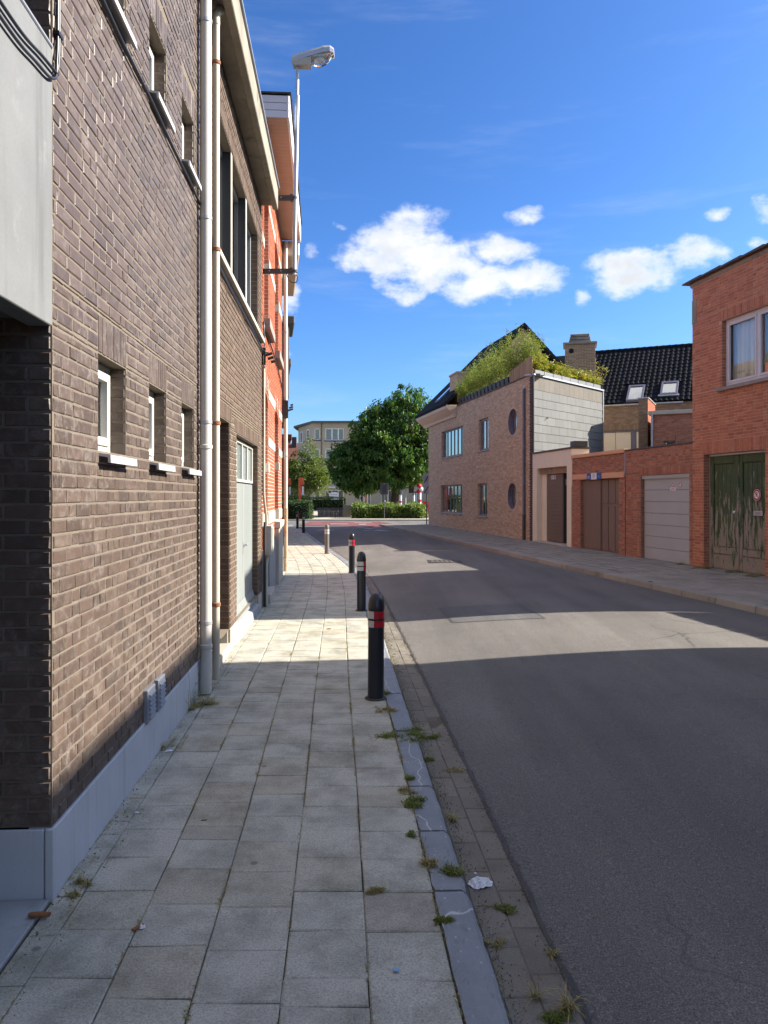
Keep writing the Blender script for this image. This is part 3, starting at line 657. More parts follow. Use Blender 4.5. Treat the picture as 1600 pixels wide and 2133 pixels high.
# left pavement: sand bed, slabs, kerb and gutter
mb = MB(); yy = list(np.arange(-5, 45.01, .5))
for a, b in zip(yy[:-1], yy[1:]):
    mb.face([(wall_x(a) - .5, a, -.012), (kerb_x(a) - .02, a, -.012), (kerb_x(b) - .02, b, -.012), (wall_x(b) - .5, b, -.012)])
pave = mb.build('pavement_left', 'joint_sand'); pave['kind'] = 'structure'
GB = MB()
for a, b in zip(yy[:-1], yy[1:]):
    ga, gb = kerb_x(a) + gut(a), kerb_x(b) + gut(b)
    GB.face([(kerb_x(a) - .02, a, -.0645), (ga + .03, a, -.0645), (gb + .03, b, -.0645), (kerb_x(b) - .02, b, -.0645)])
def slab_geo(poly, z0, z1, rng, ch=.006, jit=.0):
    c = Vector((sum(p[0] for p in poly) / len(poly), sum(p[1] for p in poly) / len(poly), 0))
    bot = [Vector((x, y, z0)) for x, y in poly]
    mid = [Vector((x, y, z1 - ch * .7)) for x, y in poly]
    top = []
    for x, y in poly:
        d = Vector((x, y, 0)) - c; l = d.length or 1
        q = d * (1 - ch * 1.4 / l); top.append(Vector((c.x + q.x, c.y + q.y, z1 + rng.uniform(-jit, jit))))
    return bot, mid, top
def pieces(parent, polys, name, m, z1, thick, maxind=300, jit=.0015, tilt=.004, stuffname='paving', ch=.006):
    """slabs given as outlines: the largest in view are single objects, the rest one mesh"""
    rank = []
    for i, (pl, zz) in enumerate(polys):
        pp = [px(Vector((x, y, z1 + zz))) for x, y in pl]
        if any(q is None for q in pp): continue
        ar = abs(sum(pp[k][0] * pp[(k + 1) % len(pp)][1] - pp[(k + 1) % len(pp)][0] * pp[k][1] for k in range(len(pp)))) / 2
        cx, cy = sum(q[0] for q in pp) / len(pp), sum(q[1] for q in pp) / len(pp)
        if ar > 60 and -100 < cx < 1700 and cy < 2250: rank.append((ar, i))
    single = {i for _, i in sorted(rank, reverse=True)[:maxind]}
    rest = MB()
    for i, (pl, zz) in enumerate(polys):
        z = z1 + zz + RNG.uniform(-tilt, tilt) * .5
        bot, mid, top = slab_geo(pl, z - thick, z, RNG, ch, jit + tilt * .25)
        if i in single:
            mb = MB(); c = Vector((sum(p[0] for p in pl) / len(pl), sum(p[1] for p in pl) / len(pl), z))
            bot, mid, top = ([p - c for p in q] for q in (bot, mid, top))
            mb.hexa(bot, mid, bottom=False); mb.f.pop(0); mb.r.pop(0); mb.m.pop(0); mb.hexa(mid, top, bottom=False)
            ob = mb.build(name, m, parent); ob.location = c
        else:
            r = RNG.random(); rest.hexa(mid, top, r, bottom=False)
    if rest.f: rest.build(stuffname, m, parent, kind='stuff')
tiles = []; S = .30; J = .004
for k in range(16):
    y = -3.5 + RNG.random() * S; 
    while y < 44:
        ln = S if RNG.random() < .94 else S * .5
        if kerb_x(y) - .155 - k * S < wall_x(y) + .03: y += ln; continue
        x = lambda yy, q: kerb_x(yy) - .16 - q * S
        a, b = y + J / 2, y + ln - J / 2
        sk = RNG.uniform(-.004, .004); gx = RNG.uniform(-.002, .002)
        xl0, xl1 = max(x(a, k + 1) + J / 2 + gx, wall_x(a) + .012), max(x(b, k + 1) + J / 2 + gx, wall_x(b) + .012)
        xr0, xr1 = x(a, k) - J / 2 + gx, x(b, k) - J / 2 + gx
        if xr0 - xl0 > .03: tiles.append(([(xl0, a + sk), (xr0, a - sk), (xr1, b - sk), (xl1, b + sk)], 0.0))
        y += ln
pieces(pave, tiles, 'paving_slab', 'paver', 0.0, .04, 290)
# bluestone kerb stones, each with its own worn outline
polys = []; y = -3.2; n = 0
while y < 45:
    ln = RNG.choice((.95, 1.0, 1.05, .6)) if y < 14 else 1.0
    seg = 14; e = .008
    lft = [(kerb_x(q) - .155 + RNG.uniform(-.003, .003), q) for q in np.linspace(y + e, y + ln - e, seg)]
    lft[0] = (lft[0][0] + .005, lft[0][1] + .004); lft[-1] = (lft[-1][0] + .004, lft[-1][1] - .003)
    rgt = [(kerb_x(q) - .005 + RNG.uniform(-.003, .003), q) for q in np.linspace(y + e, y + ln - e, seg)]
    mb = MB(); cx, cy = kerb_x(y + ln / 2), y + ln / 2
    prof = lambda p, q: [(p[0] - cx, p[1] - cy, -.09), (p[0] - cx, p[1] - cy, .002), (q[0] - .022 - cx, q[1] - cy, .004), (q[0] - .006 - cx, q[1] - cy, -.008), (q[0] + .012 - cx, q[1] - cy, -.10)]
    rgt[0] = (rgt[0][0] - .006, rgt[0][1] + .003); rgt[-1] = (rgt[-1][0] - .005, rgt[-1][1] - .003)
    rows = [prof(p, q) for p, q in zip(lft, rgt)]
    for a, b in zip(rows[:-1], rows[1:]):
        for i in range(4): mb.face([a[i], a[i + 1], b[i + 1], b[i]])
    mb.face(rows[0][::-1]); mb.face(rows[-1])
    ob = mb.build('kerb_stone', 'kerb_bluestone', pave); ob.location = (cx, cy, RNG.uniform(-.004, .004)); ob.rotation_euler = (RNG.uniform(-.006, .006), 0, 0)
    y += ln; n += 1
# gutter of concrete blocks, two rows
polys = []
for k in (0, 1):
    y = -3 + k * .13
    while y < 40:
        ln = .30; a, b = y + .002, y + ln - .002
        f = lambda q, kk: kerb_x(q) + .012 + (gut(q) - .014) * kk / 2
        polys.append(([(f(a, k) + .0015, a), (f(a, k + 1) - .0015 + RNG.uniform(-.008, .004) * k, a), (f(b, k + 1) - .0015 + RNG.uniform(-.008, .004) * k, b), (f(b, k) + .0015, b)], RNG.uniform(-.0015, .0015)))
        y += ln
gt = GB.build('gutter', 'gutter_bed'); gt['kind'] = 'structure'
pieces(gt, polys, 'gutter_block', 'gutter_concrete', -.0615, .05, 120, jit=.0015, tilt=.003, stuffname='gutter_blocks', ch=.006)

# right pavement
mb = MB(); yy = list(np.arange(-5, 45.01, 1.0))
for a, b in zip(yy[:-1], yy[1:]):
    mb.face([(right_kerb_x(a) + .1, a, .035), (right_wall_x(a) + 9, a, .105), (right_wall_x(b) + 9, b, .105), (right_kerb_x(b) + .1, b, .035)])
rpave = mb.build('pavement_right', 'joint_sand'); rpave['kind'] = 'structure'
polys = []
for k in range(9):
    y = 9 + RNG.random() * S
    while y < 44:
        x = lambda q, kk: right_kerb_x(q) + .16 + kk * .302
        a, b = y + .004, y + S - .004; xr0, xr1 = min(x(a, k + 1) - .006, right_wall_x(a) + .2), min(x(b, k + 1) - .006, right_wall_x(b) + .2)
        if xr0 - x(a, k) > .05: polys.append(([(x(a, k), a), (xr0, a), (xr1, b), (x(b, k), b)], .008 + .055 * (k + .5) / 9))
        y += S
pieces(rpave, polys, 'paving_slab', 'side_concrete', .046, .04, 120, stuffname='paving')
y = 7.5
while y < 44:
    mb = MB(); ln = 1.0; ang = math.atan2(-.173, 1)
    mb.hexa([(0, .006, -.15), (.14, .006, -.15), (.14, ln - .006, -.15), (0, ln - .006, -.15)], [(.018, .006, .058), (.14, .006, .06), (.14, ln - .006, .06), (.018, ln - .006, .058)])
    ob = bevel(mb.build('kerb_stone', 'side_concrete', rpave), .012, 2); ob.location = (right_kerb_x(y), y, 0); ob.rotation_euler = (0, 0, -ang)
    y += ln / math.sqrt(1 + .173 ** 2)
mb = MB(); mb.face([(4.4, 44, .04), (60, 36, .1), (60, 44.2, .04), (1.0, 44.2, .04)]); mb.build('paving_corner', 'paving_far', rpave)

# ------------------------------------------------------------------ left side: brown brick house with the recess
LK = math.sqrt(1 + .056 ** 2)
def left_root(name, y): return facade(name, -1.223 - .056 * y, y, 0, -.056, 1)
b1 = left_root('brown_brick_house', 3.25)
tag(b1, 'brown brick house with small square windows and grey fascia panel over a dark recess', 'house')
PL = .30; U1 = 3.42
win = [(.615, 1.115), (1.64, 2.125), (2.64, 3.14)]
holes = [(a, b, 1.93, 2.42, .20) for a, b in win] + [(a, b, 4.30, 4.79, .20) for a, b in win]
sold = [(a - .005, b + .005, 2.42, 2.62) for a, b in win] + [(a - .005, b + .005, 4.79, 4.99) for a, b in win]
wl = brick_facade(b1, 0, U1, PL, 6.6, holes, 'brick_brown', 'mortar_grey', bond='wild', soldiers=sold, jit=.0020, proud=.0045, maxind=270)
# plinth of bluestone slabs
for a, b in ((.003, 1.72), (1.727, U1 - .03)):
    box_part('plinth_slab', 'plinth_stone', b1, a, b, -.012, .1, -.02, PL - .004)
# windows and sills
for z0, z1 in ((1.93, 2.42), (4.30, 4.79)):
    for a, b in win:
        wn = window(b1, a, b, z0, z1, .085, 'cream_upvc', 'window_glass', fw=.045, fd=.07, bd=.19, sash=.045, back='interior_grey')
        mb = MB()
        prof = [(.1, z0 + .004), (-.062, z0 - .022), (-.064, z0 - .062), (-.050, z0 - .062), (-.048, z0 - .034), (.1, z0 - .012)]
        mb.hexa([(a + .002, y, z) for y, z in prof], [(b + .004, y, z) for y, z in prof]); mb.build('sill', 'sill_alu', b1)
# ventilation grilles above the plinth
for a, z in ((1.50, .285), (1.775, .285)):
    v = box_part('vent_grille', 'zinc', b1, a, a + .19, -.030, .0, z, z + .21)
    for i in range(6):
        mb = MB(); zz = z + .025 + i * .028; mb.hexa([(a + .025, -.031, zz), (a + .165, -.031, zz), (a + .165, -.031, zz + .018), (a + .025, -.031, zz + .018)], [(a + .03, -.044, zz + .003), (a + .16, -.044, zz + .003), (a + .16, -.034, zz + .016), (a + .03, -.034, zz + .016)])
        mb.build('louvre', 'zinc', v)
# recess with fascia panel; its unseen width is narrowed to darken it
box_part('fascia_panel', 'panel_concrete', b1, -1.25, -.006, -.004, .10, 2.417, 3.585)
box_part('panel_cap', 'zinc', b1, -1.25, -.006, -.008, .12, 3.588, 3.604)
box_part('recess_ceiling', 'interior_grey', b1, -1.25, -.004, .104, 1.6, 2.45, 2.62, bev=0)
mb = MB(); D = 1.6
mb.face([(0, 0, PL), (0, D, PL), (0, D, 6.6), (0, 0, 6.6)]); rw = mb.build('recess_wall', 'mortar_grey', b1)
brickwork(b1, rw, lay(0, D, PL, 6.6, (), .2, .065, 'run'), 'brick_brown', o=(0, 0, 0), U=(0, 1, 0), N=(-1, 0, 0), maxind=300, jit=.0026)
box_part('plinth_slab', 'plinth_stone', b1, -.014, .0, .03, .42, -.02, PL - .006)
box_part('plinth_corner', 'plinth_stone', b1, -.016, .002, -.012, .024, -.02, PL - .005)
box_part('plinth_slab', 'plinth_stone', b1, -.014, .0, .426, D, -.02, PL - .006)
box_part('threshold_slab', 'bluestone', b1, -1.25, -.016, .004, 1.6, -.02, .004)
mb = MB(); mb.box(-1.25, 0, D, D + .1, 0, 6.6); mb.box(-9.5, -1.25, 0, D + .1, 0, 6.6); mb.build('recess_back', 'brick_dark', b1)  # includes an unseen near side wall, set close to keep skylight out
gd = box_part('entrance_door', 'frame_dark', b1, -1.15, -.12, D - .05, D - .004, 0.01, 2.3)
for i in range(3): box_part('door_panel', 'frame_dark', gd, -1.05, -.22, D - .07, D - .05, .1 + i * .72, .1 + i * .72 + .6)
mb = MB(); mb.box(-9.5, U1, D + .11, 8.5, -.1, 6.58); mb.box(.006, U1 - .003, .33, D + .1, 0, 6.58); mb.box(-9.5, U1, -.18, 8.5, 6.6, 6.85); mb.build('building_body', 'brick_dark', b1)
for h in holes: pass
# two heavy cables drooping across the fascia
def catmull(P, n=10):
    P = [Vector(p) for p in P]; P = [P[0] * 2 - P[1]] + P + [P[-1] * 2 - P[-2]]; out = []
    for i in range(1, len(P) - 2):
        for k in range(n):
            t = k / n; a, b, c, d = P[i - 1], P[i], P[i + 1], P[i + 2]
            out.append(.5 * ((2 * b) + (c - a) * t + (2 * a - 5 * b + 4 * c - d) * t * t + (3 * b - a - 3 * c + d) * t ** 3))
    out.append(P[-2]); return out
y = -.018
def cable(pts, rad, lab, root=b1):
    mb = MB(); mb.tube(catmull(pts), rad, 10); o = mb.build('cable', 'black_rubber', smooth=True)
    o.location = root.location; o.rotation_euler = root.rotation_euler; return tag(o, lab, 'cable')
cable([(-3.2, y, 3.75), (-1.6, y, 3.52), (-.9, y, 3.46), (-.53, y, 3.448), (-.33, y, 3.450), (-.154, y, 3.475), (-.03, y, 3.487), (.014, y, 3.492), (.034, y + .006, 3.53), (.036, -.016, 3.65), (.035, -.016, 4.2), (.034, -.016, 5.4)], .0068, 'thick black cable drooping nearest the wall corner, clipped upright at its end')
cable([(-3.2, y, 3.6), (-1.6, y, 3.45), (-.9, y, 3.405), (-.56, y, 3.395), (-.37, y, 3.396), (-.227, y, 3.414), (-.10, y, 3.428), (-.045, y, 3.444), (-.004, y, 3.475), (.010, y + .002, 3.55), (.020, -.016, 3.7), (.020, -.016, 4.3), (.020, -.016, 5.4)], .0066, 'lower of the two black cables drooping over the pale fascia panel')
cl = MB(); cl.box(.005, .055, -.028, .002, 3.66, 3.675); o = cl.build('cable_clip', 'black_rubber'); o.location = b1.location; o.rotation_euler = b1.rotation_euler
tag(o, 'small black clip holding the drooping cables to the brown bricks', 'clip')
cable([(-.2, -.022, 4.17), (.4, -.022, 4.20), (1.0, -.022, 4.19), (1.6, -.02, 4.205), (2.2, -.022, 4.19), (2.8, -.02, 4.20), (3.42, -.022, 4.185)], .011, 'thin black cable fixed along the wall below the upper window sills')

# ------------------------------------------------------------------ tan brick house with the overhanging gutter
b2 = left_root('tan_brick_house', 6.67)
tag(b2, 'tan brick house with stained concrete gutter and long upper window', 'house')
U2 = 5.11
ho = [(.62, 1.76, .10, 2.5, .46), (2.30, 4.63, .16, 2.43, .14), (.62, 4.63, 4.10, 5.54, .16)]
so_ = [(.45, 1.9, 2.5, 2.68), (2.15, 4.78, 2.43, 2.61), (.45, 4.8, 5.54, 5.72)]
brick_facade(b2, 0, U2, .24, 6.15, [(a, b, max(c, .24), d, e) for a, b, c, d, e in ho], 'brick_tan', 'mortar_tan', soldiers=so_, jit=.0012, L=.2)
for a, b in ((.01, .61), (1.77, 2.29), (4.64, U2 - .01)): box_part('plinth_slab', 'stone_pale', b2, a, b, -.012, .06, -.02, .236)
box_part('plinth_slab', 'stone_pale', b2, 1.752, 1.768, .02, .45, -.02, .236); box_part('plinth_slab', 'stone_pale', b2, 4.622, 4.638, .02, .13, -.02, .236)
# concrete gutter: soffit, fascia, zinc lining
mb = MB(); mb.box(-.3, U2 + .03, -.20, .4, 6.16, 6.24); mb.box(-.3, U2 + .03, -.255, -.17, 6.10, 6.42); mb.box(-.3, U2 + .03, -.05, .4, 6.24, 6.5); bevel(mb.build('concrete_gutter', 'concrete_old', b2), .008, 1)
box_part('gutter_edge', 'zinc', b2, -.3, U2 + .04, -.28, -.16, 6.424, 6.45)
mb = MB(); mb.box(0, U2, .47, 8, 0, 6.5); mb.face([(.002, .001, 0), (.002, .47, 0), (.002, .47, 6.15), (.002, .001, 6.15)]); mb.face([(U2 - .002, .001, 0), (U2 - .002, .47, 0), (U2 - .002, .47, 6.15), (U2 - .002, .001, 6.15)]); mb.build('building_body', 'brick_dark', b2)
# upper window: dark frames between pale posts, shade on the post sides put into their colour
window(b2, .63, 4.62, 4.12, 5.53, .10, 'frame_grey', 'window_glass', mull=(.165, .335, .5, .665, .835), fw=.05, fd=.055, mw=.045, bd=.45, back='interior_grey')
for c in (1.95, 3.28): box_part('window_post', 'frame_dark', b2, c - .045, c + .045, .014, .10, 4.11, 5.535); box_part('post_face', 'stone_pale', b2, c - .047, c + .047, .002, .0135, 4.11, 5.535)
sill(b2, .45, U2 - .02, 4.11, .075, .06, .1, 'stone_pale')
# pale double door with glazed top lights
dr = MB(); dr.box(2.31, 4.62, .10, .14, .16, 2.42); dr = dr.build('door_frame', 'door_grey', b2)
for a, b in ((2.36, 3.44), (3.46, 4.57)):
    lf = box_part('door', 'door_grey', b2, a, b, .075, .10, .34, 1.86)
    if a > 3: 
        h_ = MB(); h_.tube([(3.52, .075, 1.05), (3.52, .03, 1.05), (3.66, .03, 1.05)], .011, 8); h_.build('handle', 'steel_grey', lf)
        box_part('lock_plate', 'steel_grey', lf, 3.50, 3.54, .068, .075, .93, 1.1)
mb = MB()  # flared metal foot of the doors
mb.hexa([(2.33, .02, .17), (4.60, .02, .17), (4.60, .1, .17), (2.33, .1, .17)], [(2.33, .073, .34), (4.60, .073, .34), (4.60, .1, .34), (2.33, .1, .34)]); mb.build('kick_plate', 'door_grey', b2)
wn = window(b2, 2.33, 4.60, 1.88, 2.41, .07, 'cream_upvc', 'teal_glass', mull=(.25, .5, .75), fw=.035, fd=.05, mw=.035, bd=.42, back='interior_grey')
wn.name = 'top_light'
# bluestone thresholds
box_part('threshold', 'stone_pale', b2, .60, 1.86, -.018, .46, -.02, .085, bev=.012)
mb = MB(); mb.hexa([(2.22, -.035, -.02), (4.72, -.035, -.02), (4.72, .1, -.02), (2.22, .1, -.02)], [(2.26, -.015, .11), (4.68, -.015, .11), (4.68, .1, .155), (2.26, .1, .155)]); bevel(mb.build('door_step', 'bluestone', b2), .02, 2)
box_part('inner_door', 'door_brown', b2, .63, 1.75, .40, .455, .11, 2.49)
# cables below the window sill of the tan house
def cable2(pts, rad, lab, root):
    return cable(pts, rad, lab, root)
cable2([(.1, -.02, 4.02), (.8, -.02, 3.98), (1.6, -.025, 3.955), (2.4, -.02, 3.965), (3.2, -.025, 3.95), (4.1, -.02, 3.965), (5.05, -.03, 3.93), (5.2, -.12, 3.9)], .012, 'black cable sagging under the long window sill of the tan house', b2)
cable2([(.1, -.03, 3.98), (.9, -.03, 3.94), (1.9, -.03, 3.92), (2.9, -.03, 3.93), (4.0, -.03, 3.91), (5.0, -.03, 3.90), (5.12, -.03, 3.7), (5.13, -.03, 2.6)], .009, 'thinner black cable below the sill turning down at the house corner', b2)

# downpipes between the two houses
def downpipe(name, root, u, y, r, z0, z1, m, lab, clips=(), rings=(), ringmat='rust', elbow=False, foot=None):
    e = empty(name, root.location, root.rotation_euler.z)
    mb = MB(); mb.cyl((u, y, z0), (u, y, z1), r, n=20); mb.build('pipe', m, e, smooth=True)
    for z in clips:
        c = MB(); c.cyl((u, y, z - .014), (u, y, z + .014), r + .006, n=20); c.box(u - .008, u + .008, y, .0, z - .008, z + .008); c.cyl((u + r, y - .012, z), (u + r + .022, y - .012, z), .008, n=8); c.build('clip', 'steel_grey', e)
    for z in rings:
        c = MB(); c.lathe([(r + .001, z - .02), (r + .008, z - .016), (r + .009, z + .012), (r + .001, z + .018)], (u, y), 20); c.build('joint_ring', ringmat, e, smooth=True)
    if elbow:
        c = MB(); c.tube(catmull([(u, y, z1 - .02), (u, y, z1 + .06), (u + .04, y - .02, z1 + .14), (u + .08, y - .035, z1 + .17), (u + .09, y - .04, z1 + .22)]), r * 1.12, 14); c.build('elbow', m, e, smooth=True)
    if foot:
        c = MB(); c.cyl((u, y, foot[0]), (u, y, foot[1]), r * 1.08, n=18); c.build('iron_foot', foot[2], e, smooth=True)
    return tag(e, lab, 'downpipe')
downpipe('downpipe', b1, 3.31, -.068, .049, .02, 6.9, 'pipe_white', 'wide white downpipe at the corner of the brown brick house', clips=(.62, 2.33, 4.07, 5.75), rings=(2.12, .42), ringmat='pipe_white')
downpipe('downpipe', b1, 3.70, -.092, .033, .04, 5.98, 'pipe_cream', 'thin cream downpipe with rusty rings beside the wide white one', rings=(.72, 2.36, 3.93, 5.62), elbow=True)

# ------------------------------------------------------------------ orange-red house with pale stone bands
RK = math.sqrt(1 + .078 ** 2)
b3 = facade('orange_brick_house', -1.88, 11.8, 0, -.078, 1)
tag(b3, 'orange red brick house with pale stone bands and white eaves', 'house')
U3 = 5.62; Z3 = 7.5
ho = [(.40, 1.48, 4.52, 6.75, .14), (3.10, 4.30, 4.52, 6.75, .14), (.40, 1.32, .95, 3.42, .14), (3.05, 4.30, 1.22, 3.42, .14)]
bands = []
for z0, z1 in ((1.22, 1.42), (2.55, 2.70), (3.36, 3.52), (5.62, 5.78), (6.60, 6.74)):
    for a, b in intervals(0.01, U3 - .01, [(h[0], h[1]) for h in ho if h[2] < z1 and h[3] > z0]): bands.append((a, b, z0, z1))
wl3 = brick_facade(b3, 0, U3, .85, Z3, ho + [], 'brick_orange', 'mortar_white', soldiers=[], jit=.0012, L=.19)
for a, b, c, d in bands: box_part('stone_band', 'stone_pale', wl3, a, b - .003, -.016, .09, c, d, bev=.003)
for h in ho:
    # pale quoins around the openings and keystones above
    for z0, z1 in ((h[2] + .02, h[2] + .2), ((h[2] + h[3]) / 2 - .08, (h[2] + h[3]) / 2 + .07)):
        box_part('quoin', 'stone_pale', wl3, h[1] - .012, h[1] + .20, -.017, .13, z0, z1, bev=.003)
    cx, wd = (h[0] + h[1]) / 2, h[1] - h[0]
    for k in (-1, 0, 1):
        box_part('keystone', 'stone_pale', wl3, cx + k * wd * .42 - .035, cx + k * wd * .42 + .035, -.02, .02, h[3] + .01, h[3] + .26, bev=.003)
    mb = MB(); n = 10; pts = [(h[0] + .004, h[3] - .002)] + [(cx - math.cos(math.pi * i / n) * wd / 2 * .992, h[3] - .22 + math.sin(math.pi * i / n) * .2) for i in range(n + 1)] + [(h[1] - .004, h[3] - .002)]
    for i in range(1, n + 1):   # brick infill above the segmental arch
        p, q = pts[i], pts[i + 1]
        mb.hexa([(p[0], -.003, p[1]), (q[0], -.003, q[1]), (q[0], -.003, h[3] - .002), (p[0], -.003, h[3] - .002)], [(p[0], .12, p[1]), (q[0], .12, q[1]), (q[0], .12, h[3] - .002), (p[0], .12, h[3] - .002)])
    mb.build('arch', 'brick_orange', wl3)
for h in ho[:2]:
    window(b3, h[0], h[1], h[2], h[3], .14, 'white_paint', mull=(.5,), trans=(.7,), bd=.4); sill(b3, h[0] - .1, h[1] + .1, 4.52, .16, .11, .1, 'stone_sill')
window(b3, 3.05, 4.30, 1.22, 3.42, .14, 'white_paint', mull=(.5,), trans=(.7,), bd=.4); sill(b3, 2.95, 4.42, 1.22, .14, .12, .1, 'stone_pale')
dd = box_part('door', 'white_paint', b3, .41, 1.31, .10, .14, .26, 2.7); box_part('door_panel', 'white_paint', dd, .52, 1.2, .088, .1, .4, 1.3); box_part('door_panel', 'white_paint', dd, .52, 1.2, .088, .1, 1.45, 2.5)
window(b3, .41, 1.31, 2.72, 3.42, .10, 'white_paint', bd=.4)
mb = MB(); wall_sheet(mb, 0, U3, 0, .85, [(.40, 1.32, .25, .85, .14)]); mb.build('plinth', 'bluestone', b3)
for a, b in ((.02, .38), (1.36, 2.9), (2.92, 4.4), (4.42, U3 - .02)): box_part('plinth_slab', 'bluestone', b3, a, b, -.03, .0, -.02, .86)
mb = MB(); mb.hexa([(2.92, -.09, .0), (4.42, -.09, .0), (4.42, 0, .0), (2.92, 0, .0)], [(2.96, -.09, 1.07), (4.38, -.09, 1.07), (4.38, 0, 1.07), (2.96, 0, 1.07)]); mb.build('stone_apron', 'stone_pale', b3)
box_part('door_step', 'stone_pale', b3, .30, 1.42, -.12, .14, -.02, .15, bev=.012)
mb = MB(); mb.box(0, U3, .45, 8, 0, Z3); mb.face([(.002, .001, 0), (.002, .45, 0), (.002, .45, Z3), (.002, .001, Z3)]); mb.face([(U3 - .002, .001, 0), (U3 - .002, .45, 0), (U3 - .002, .45, Z3), (U3 - .002, .001, Z3)]); mb.build('building_body', 'brick_orange', b3)
# eaves: boarded soffit, white fascia, end boards
for i in range(46):
    a = -.02 + i * .1235; box_part('soffit_board', 'soffit_tan', b3, a, a + .120, -.39, .5, Z3 + .002, Z3 + .022, bev=.003)
box_part('fascia_board', 'white_paint', b3, -.03, U3 + .06, -.43, -.392, Z3 - .03, Z3 + .36)
for i in range(3): box_part('end_board', 'fascia_pale', b3, -.055, -.032, -.415, .5, Z3 + .0 + i * .115, Z3 + .108 + i * .115)
mb = MB(); mb.box(-.03, U3 + .06, -.385, .5, Z3 + .03, Z3 + .33); mb.box(-.03, U3, .5, 8, Z3, Z3 + .33); mb.build('eaves_box', 'fascia_pale', b3)
box_part('gutter_cap', 'iron_dark', b3, -.07, U3 + .08, -.46, .5, Z3 + .362, Z3 + .39)
e = downpipe('downpipe', b3, U3 - .05, -.09, .045, 1.42, Z3 - .05, 'pipe_white', 'white downpipe with rusty iron foot at the far end of the orange house', clips=(2.6, 3.6, 5.4), foot=(.0, 1.42, 'rusty_pipe'))
# meter box and conduits where the two houses meet
mb = MB(); mb.box(0, .34, -.15, -.02, 0, .46); mb.box(.02, .32, -.165, -.15, .03, .43)
o = bevel(mb.build('meter_box', 'electric_box'), .02, 2); M_ = root_matrix(b3); o.location = M_ @ Vector((.05, 0, .78)); o.rotation_euler = b3.rotation_euler; tag(o, 'grey green electricity box on the wall beside the red house door', 'electricity box')
def conduit(pts, r, m, lab, root=b3):
    mb = MB(); mb.tube(catmull(pts, 6), r, 10); o = mb.build('conduit', m, smooth=True); o.location = root.location; o.rotation_euler = root.rotation_euler; return tag(o, lab, 'conduit')
conduit([(.10, -.06, .0), (.10, -.06, .4), (.10, -.06, .60), (.14, -.07, .70), (.15, -.08, .80)], .028, 'pipe_cream', 'pale conduit rising from the pavement into the grey electricity box')
conduit([(.12, -.07, 1.22), (.11, -.06, 1.4), (.05, -.04, 1.6), (.03, -.03, 1.8), (.03, -.03, 2.4), (.03, -.03, 3.7)], .022, 'pipe_cream', 'pale conduit climbing from the electricity box along the house corner')
conduit([(-.04, -.05, 0), (-.04, -.05, .5), (-.04, -.05, 1.0), (-.02, -.05, 1.3)], .02, 'iron_dark', 'dark iron conduit at the foot of the house corner')
conduit([(.03, -.04, 4.0), (.1, -.03, 4.40), (.7, -.03, 4.36), (1.6, -.03, 4.32), (2.6, -.03, 4.30), (3.4, -.03, 4.28), (4.6, -.03, 4.15), (5.4, -.06, 3.85)], .013, 'black_rubber', 'black cable crossing the orange facade under the upper sills')
mb = MB()
for a in range(3): mb.cyl((.02, -.04 - a * .05, 3.86 - a * .05), (.02, -.16 - a * .02, 3.90 - a * .06), .022, n=8)
mb.box(-.01, .05, -.06, -.01, 3.72, 3.98); o = mb.build('cable_bracket', 'iron_dark'); o.location = b3.location; o.rotation_euler = b3.rotation_euler; tag(o, 'dark cable bracket where the tan and orange houses meet', 'bracket')
mb = MB()
for a in range(3): mb.cyl((5.5, -.14 - a * .03, 3.62 + a * .06), (5.5, -.26, 3.66 + a * .05), .02, n=8)
mb.box(5.47, 5.53, -.15, -.02, 3.45, 3.85); o = mb.build('cable_bracket', 'iron_dark'); o.location = b3.location; o.rotation_euler = b3.rotation_euler; tag(o, 'dark cable bracket on the far white downpipe of the orange house', 'bracket')

# ------------------------------------------------------------------ the houses further along the left side
def far_house(name, y0, y1, h, over, m, cm, lab, roof=None, bay=None):
    x0 = wall_x(y0); r = facade(name, x0, y0, 0, -.15, 1); L_ = (y1 - y0) * math.sqrt(1 + .15 ** 2)
    n = max(2, round(L_ / 2.4)); ho = []
    for i in range(n):
        c = L_ * (i + .5) / n; ho.append((c - .5, c + .5, h * .52, h * .80, .12)); ho.append((c - .5, c + .5, 1.0 if i else .2, 2.6, .12))
    mb = MB(); wall_sheet(mb, 0, L_, 0, h, ho); mb.face([(0, 0, 0), (0, .4, 0), (0, .4, h), (0, 0, h)]); mb.build('wall', m, r)
    for q in ho: window(r, *q[:4], .10, 'white_paint', mull=(.5,), bd=.35)
    mb = MB(); mb.box(0, L_, .41, 8, 0, h); mb.build('building_body', m, r)
    mb = MB(); mb.box(-.05, L_ + .05, -over, .4, h + .002, h + .34); bevel(mb.build('cornice', cm, r), .03, 1)
    if bay:
        u0, u1, ov, zb = bay; mb = MB(); mb.box(u0, u1, -ov, -over - .002, zb, zb + .22); mb.box(u0 + .1, u1 - .1, -ov + .15, .0, zb - 2.0, zb - .002); bevel(mb.build('bay_window', cm, r), .02, 1)
    if roof:
        mb = MB(); mb.hexa([(-.05, -over, h + .35), (L_, -over, h + .35), (L_, 8, h + .35), (-.05, 8, h + .35)], [(-.05, 3.8, h + 3), (L_, 3.8, h + 3), (L_, 4, h + 3), (-.05, 4, h + 3)]); mb.build('roof', roof, r)
    tag(r, lab, 'house')
far_house('row_house', 17.45, 20.9, 7.15, .40, 'brick_tan', 'cornice_cream', 'house with tan boarded eaves directly beyond the orange brick house')
far_house('row_house', 20.9, 26.2, 6.75, .06, 'brick_orange', 'roof_edge', 'house beyond the orange one, showing only its higher dark bay roof', None, (.1, 1.9, .41, 6.42))
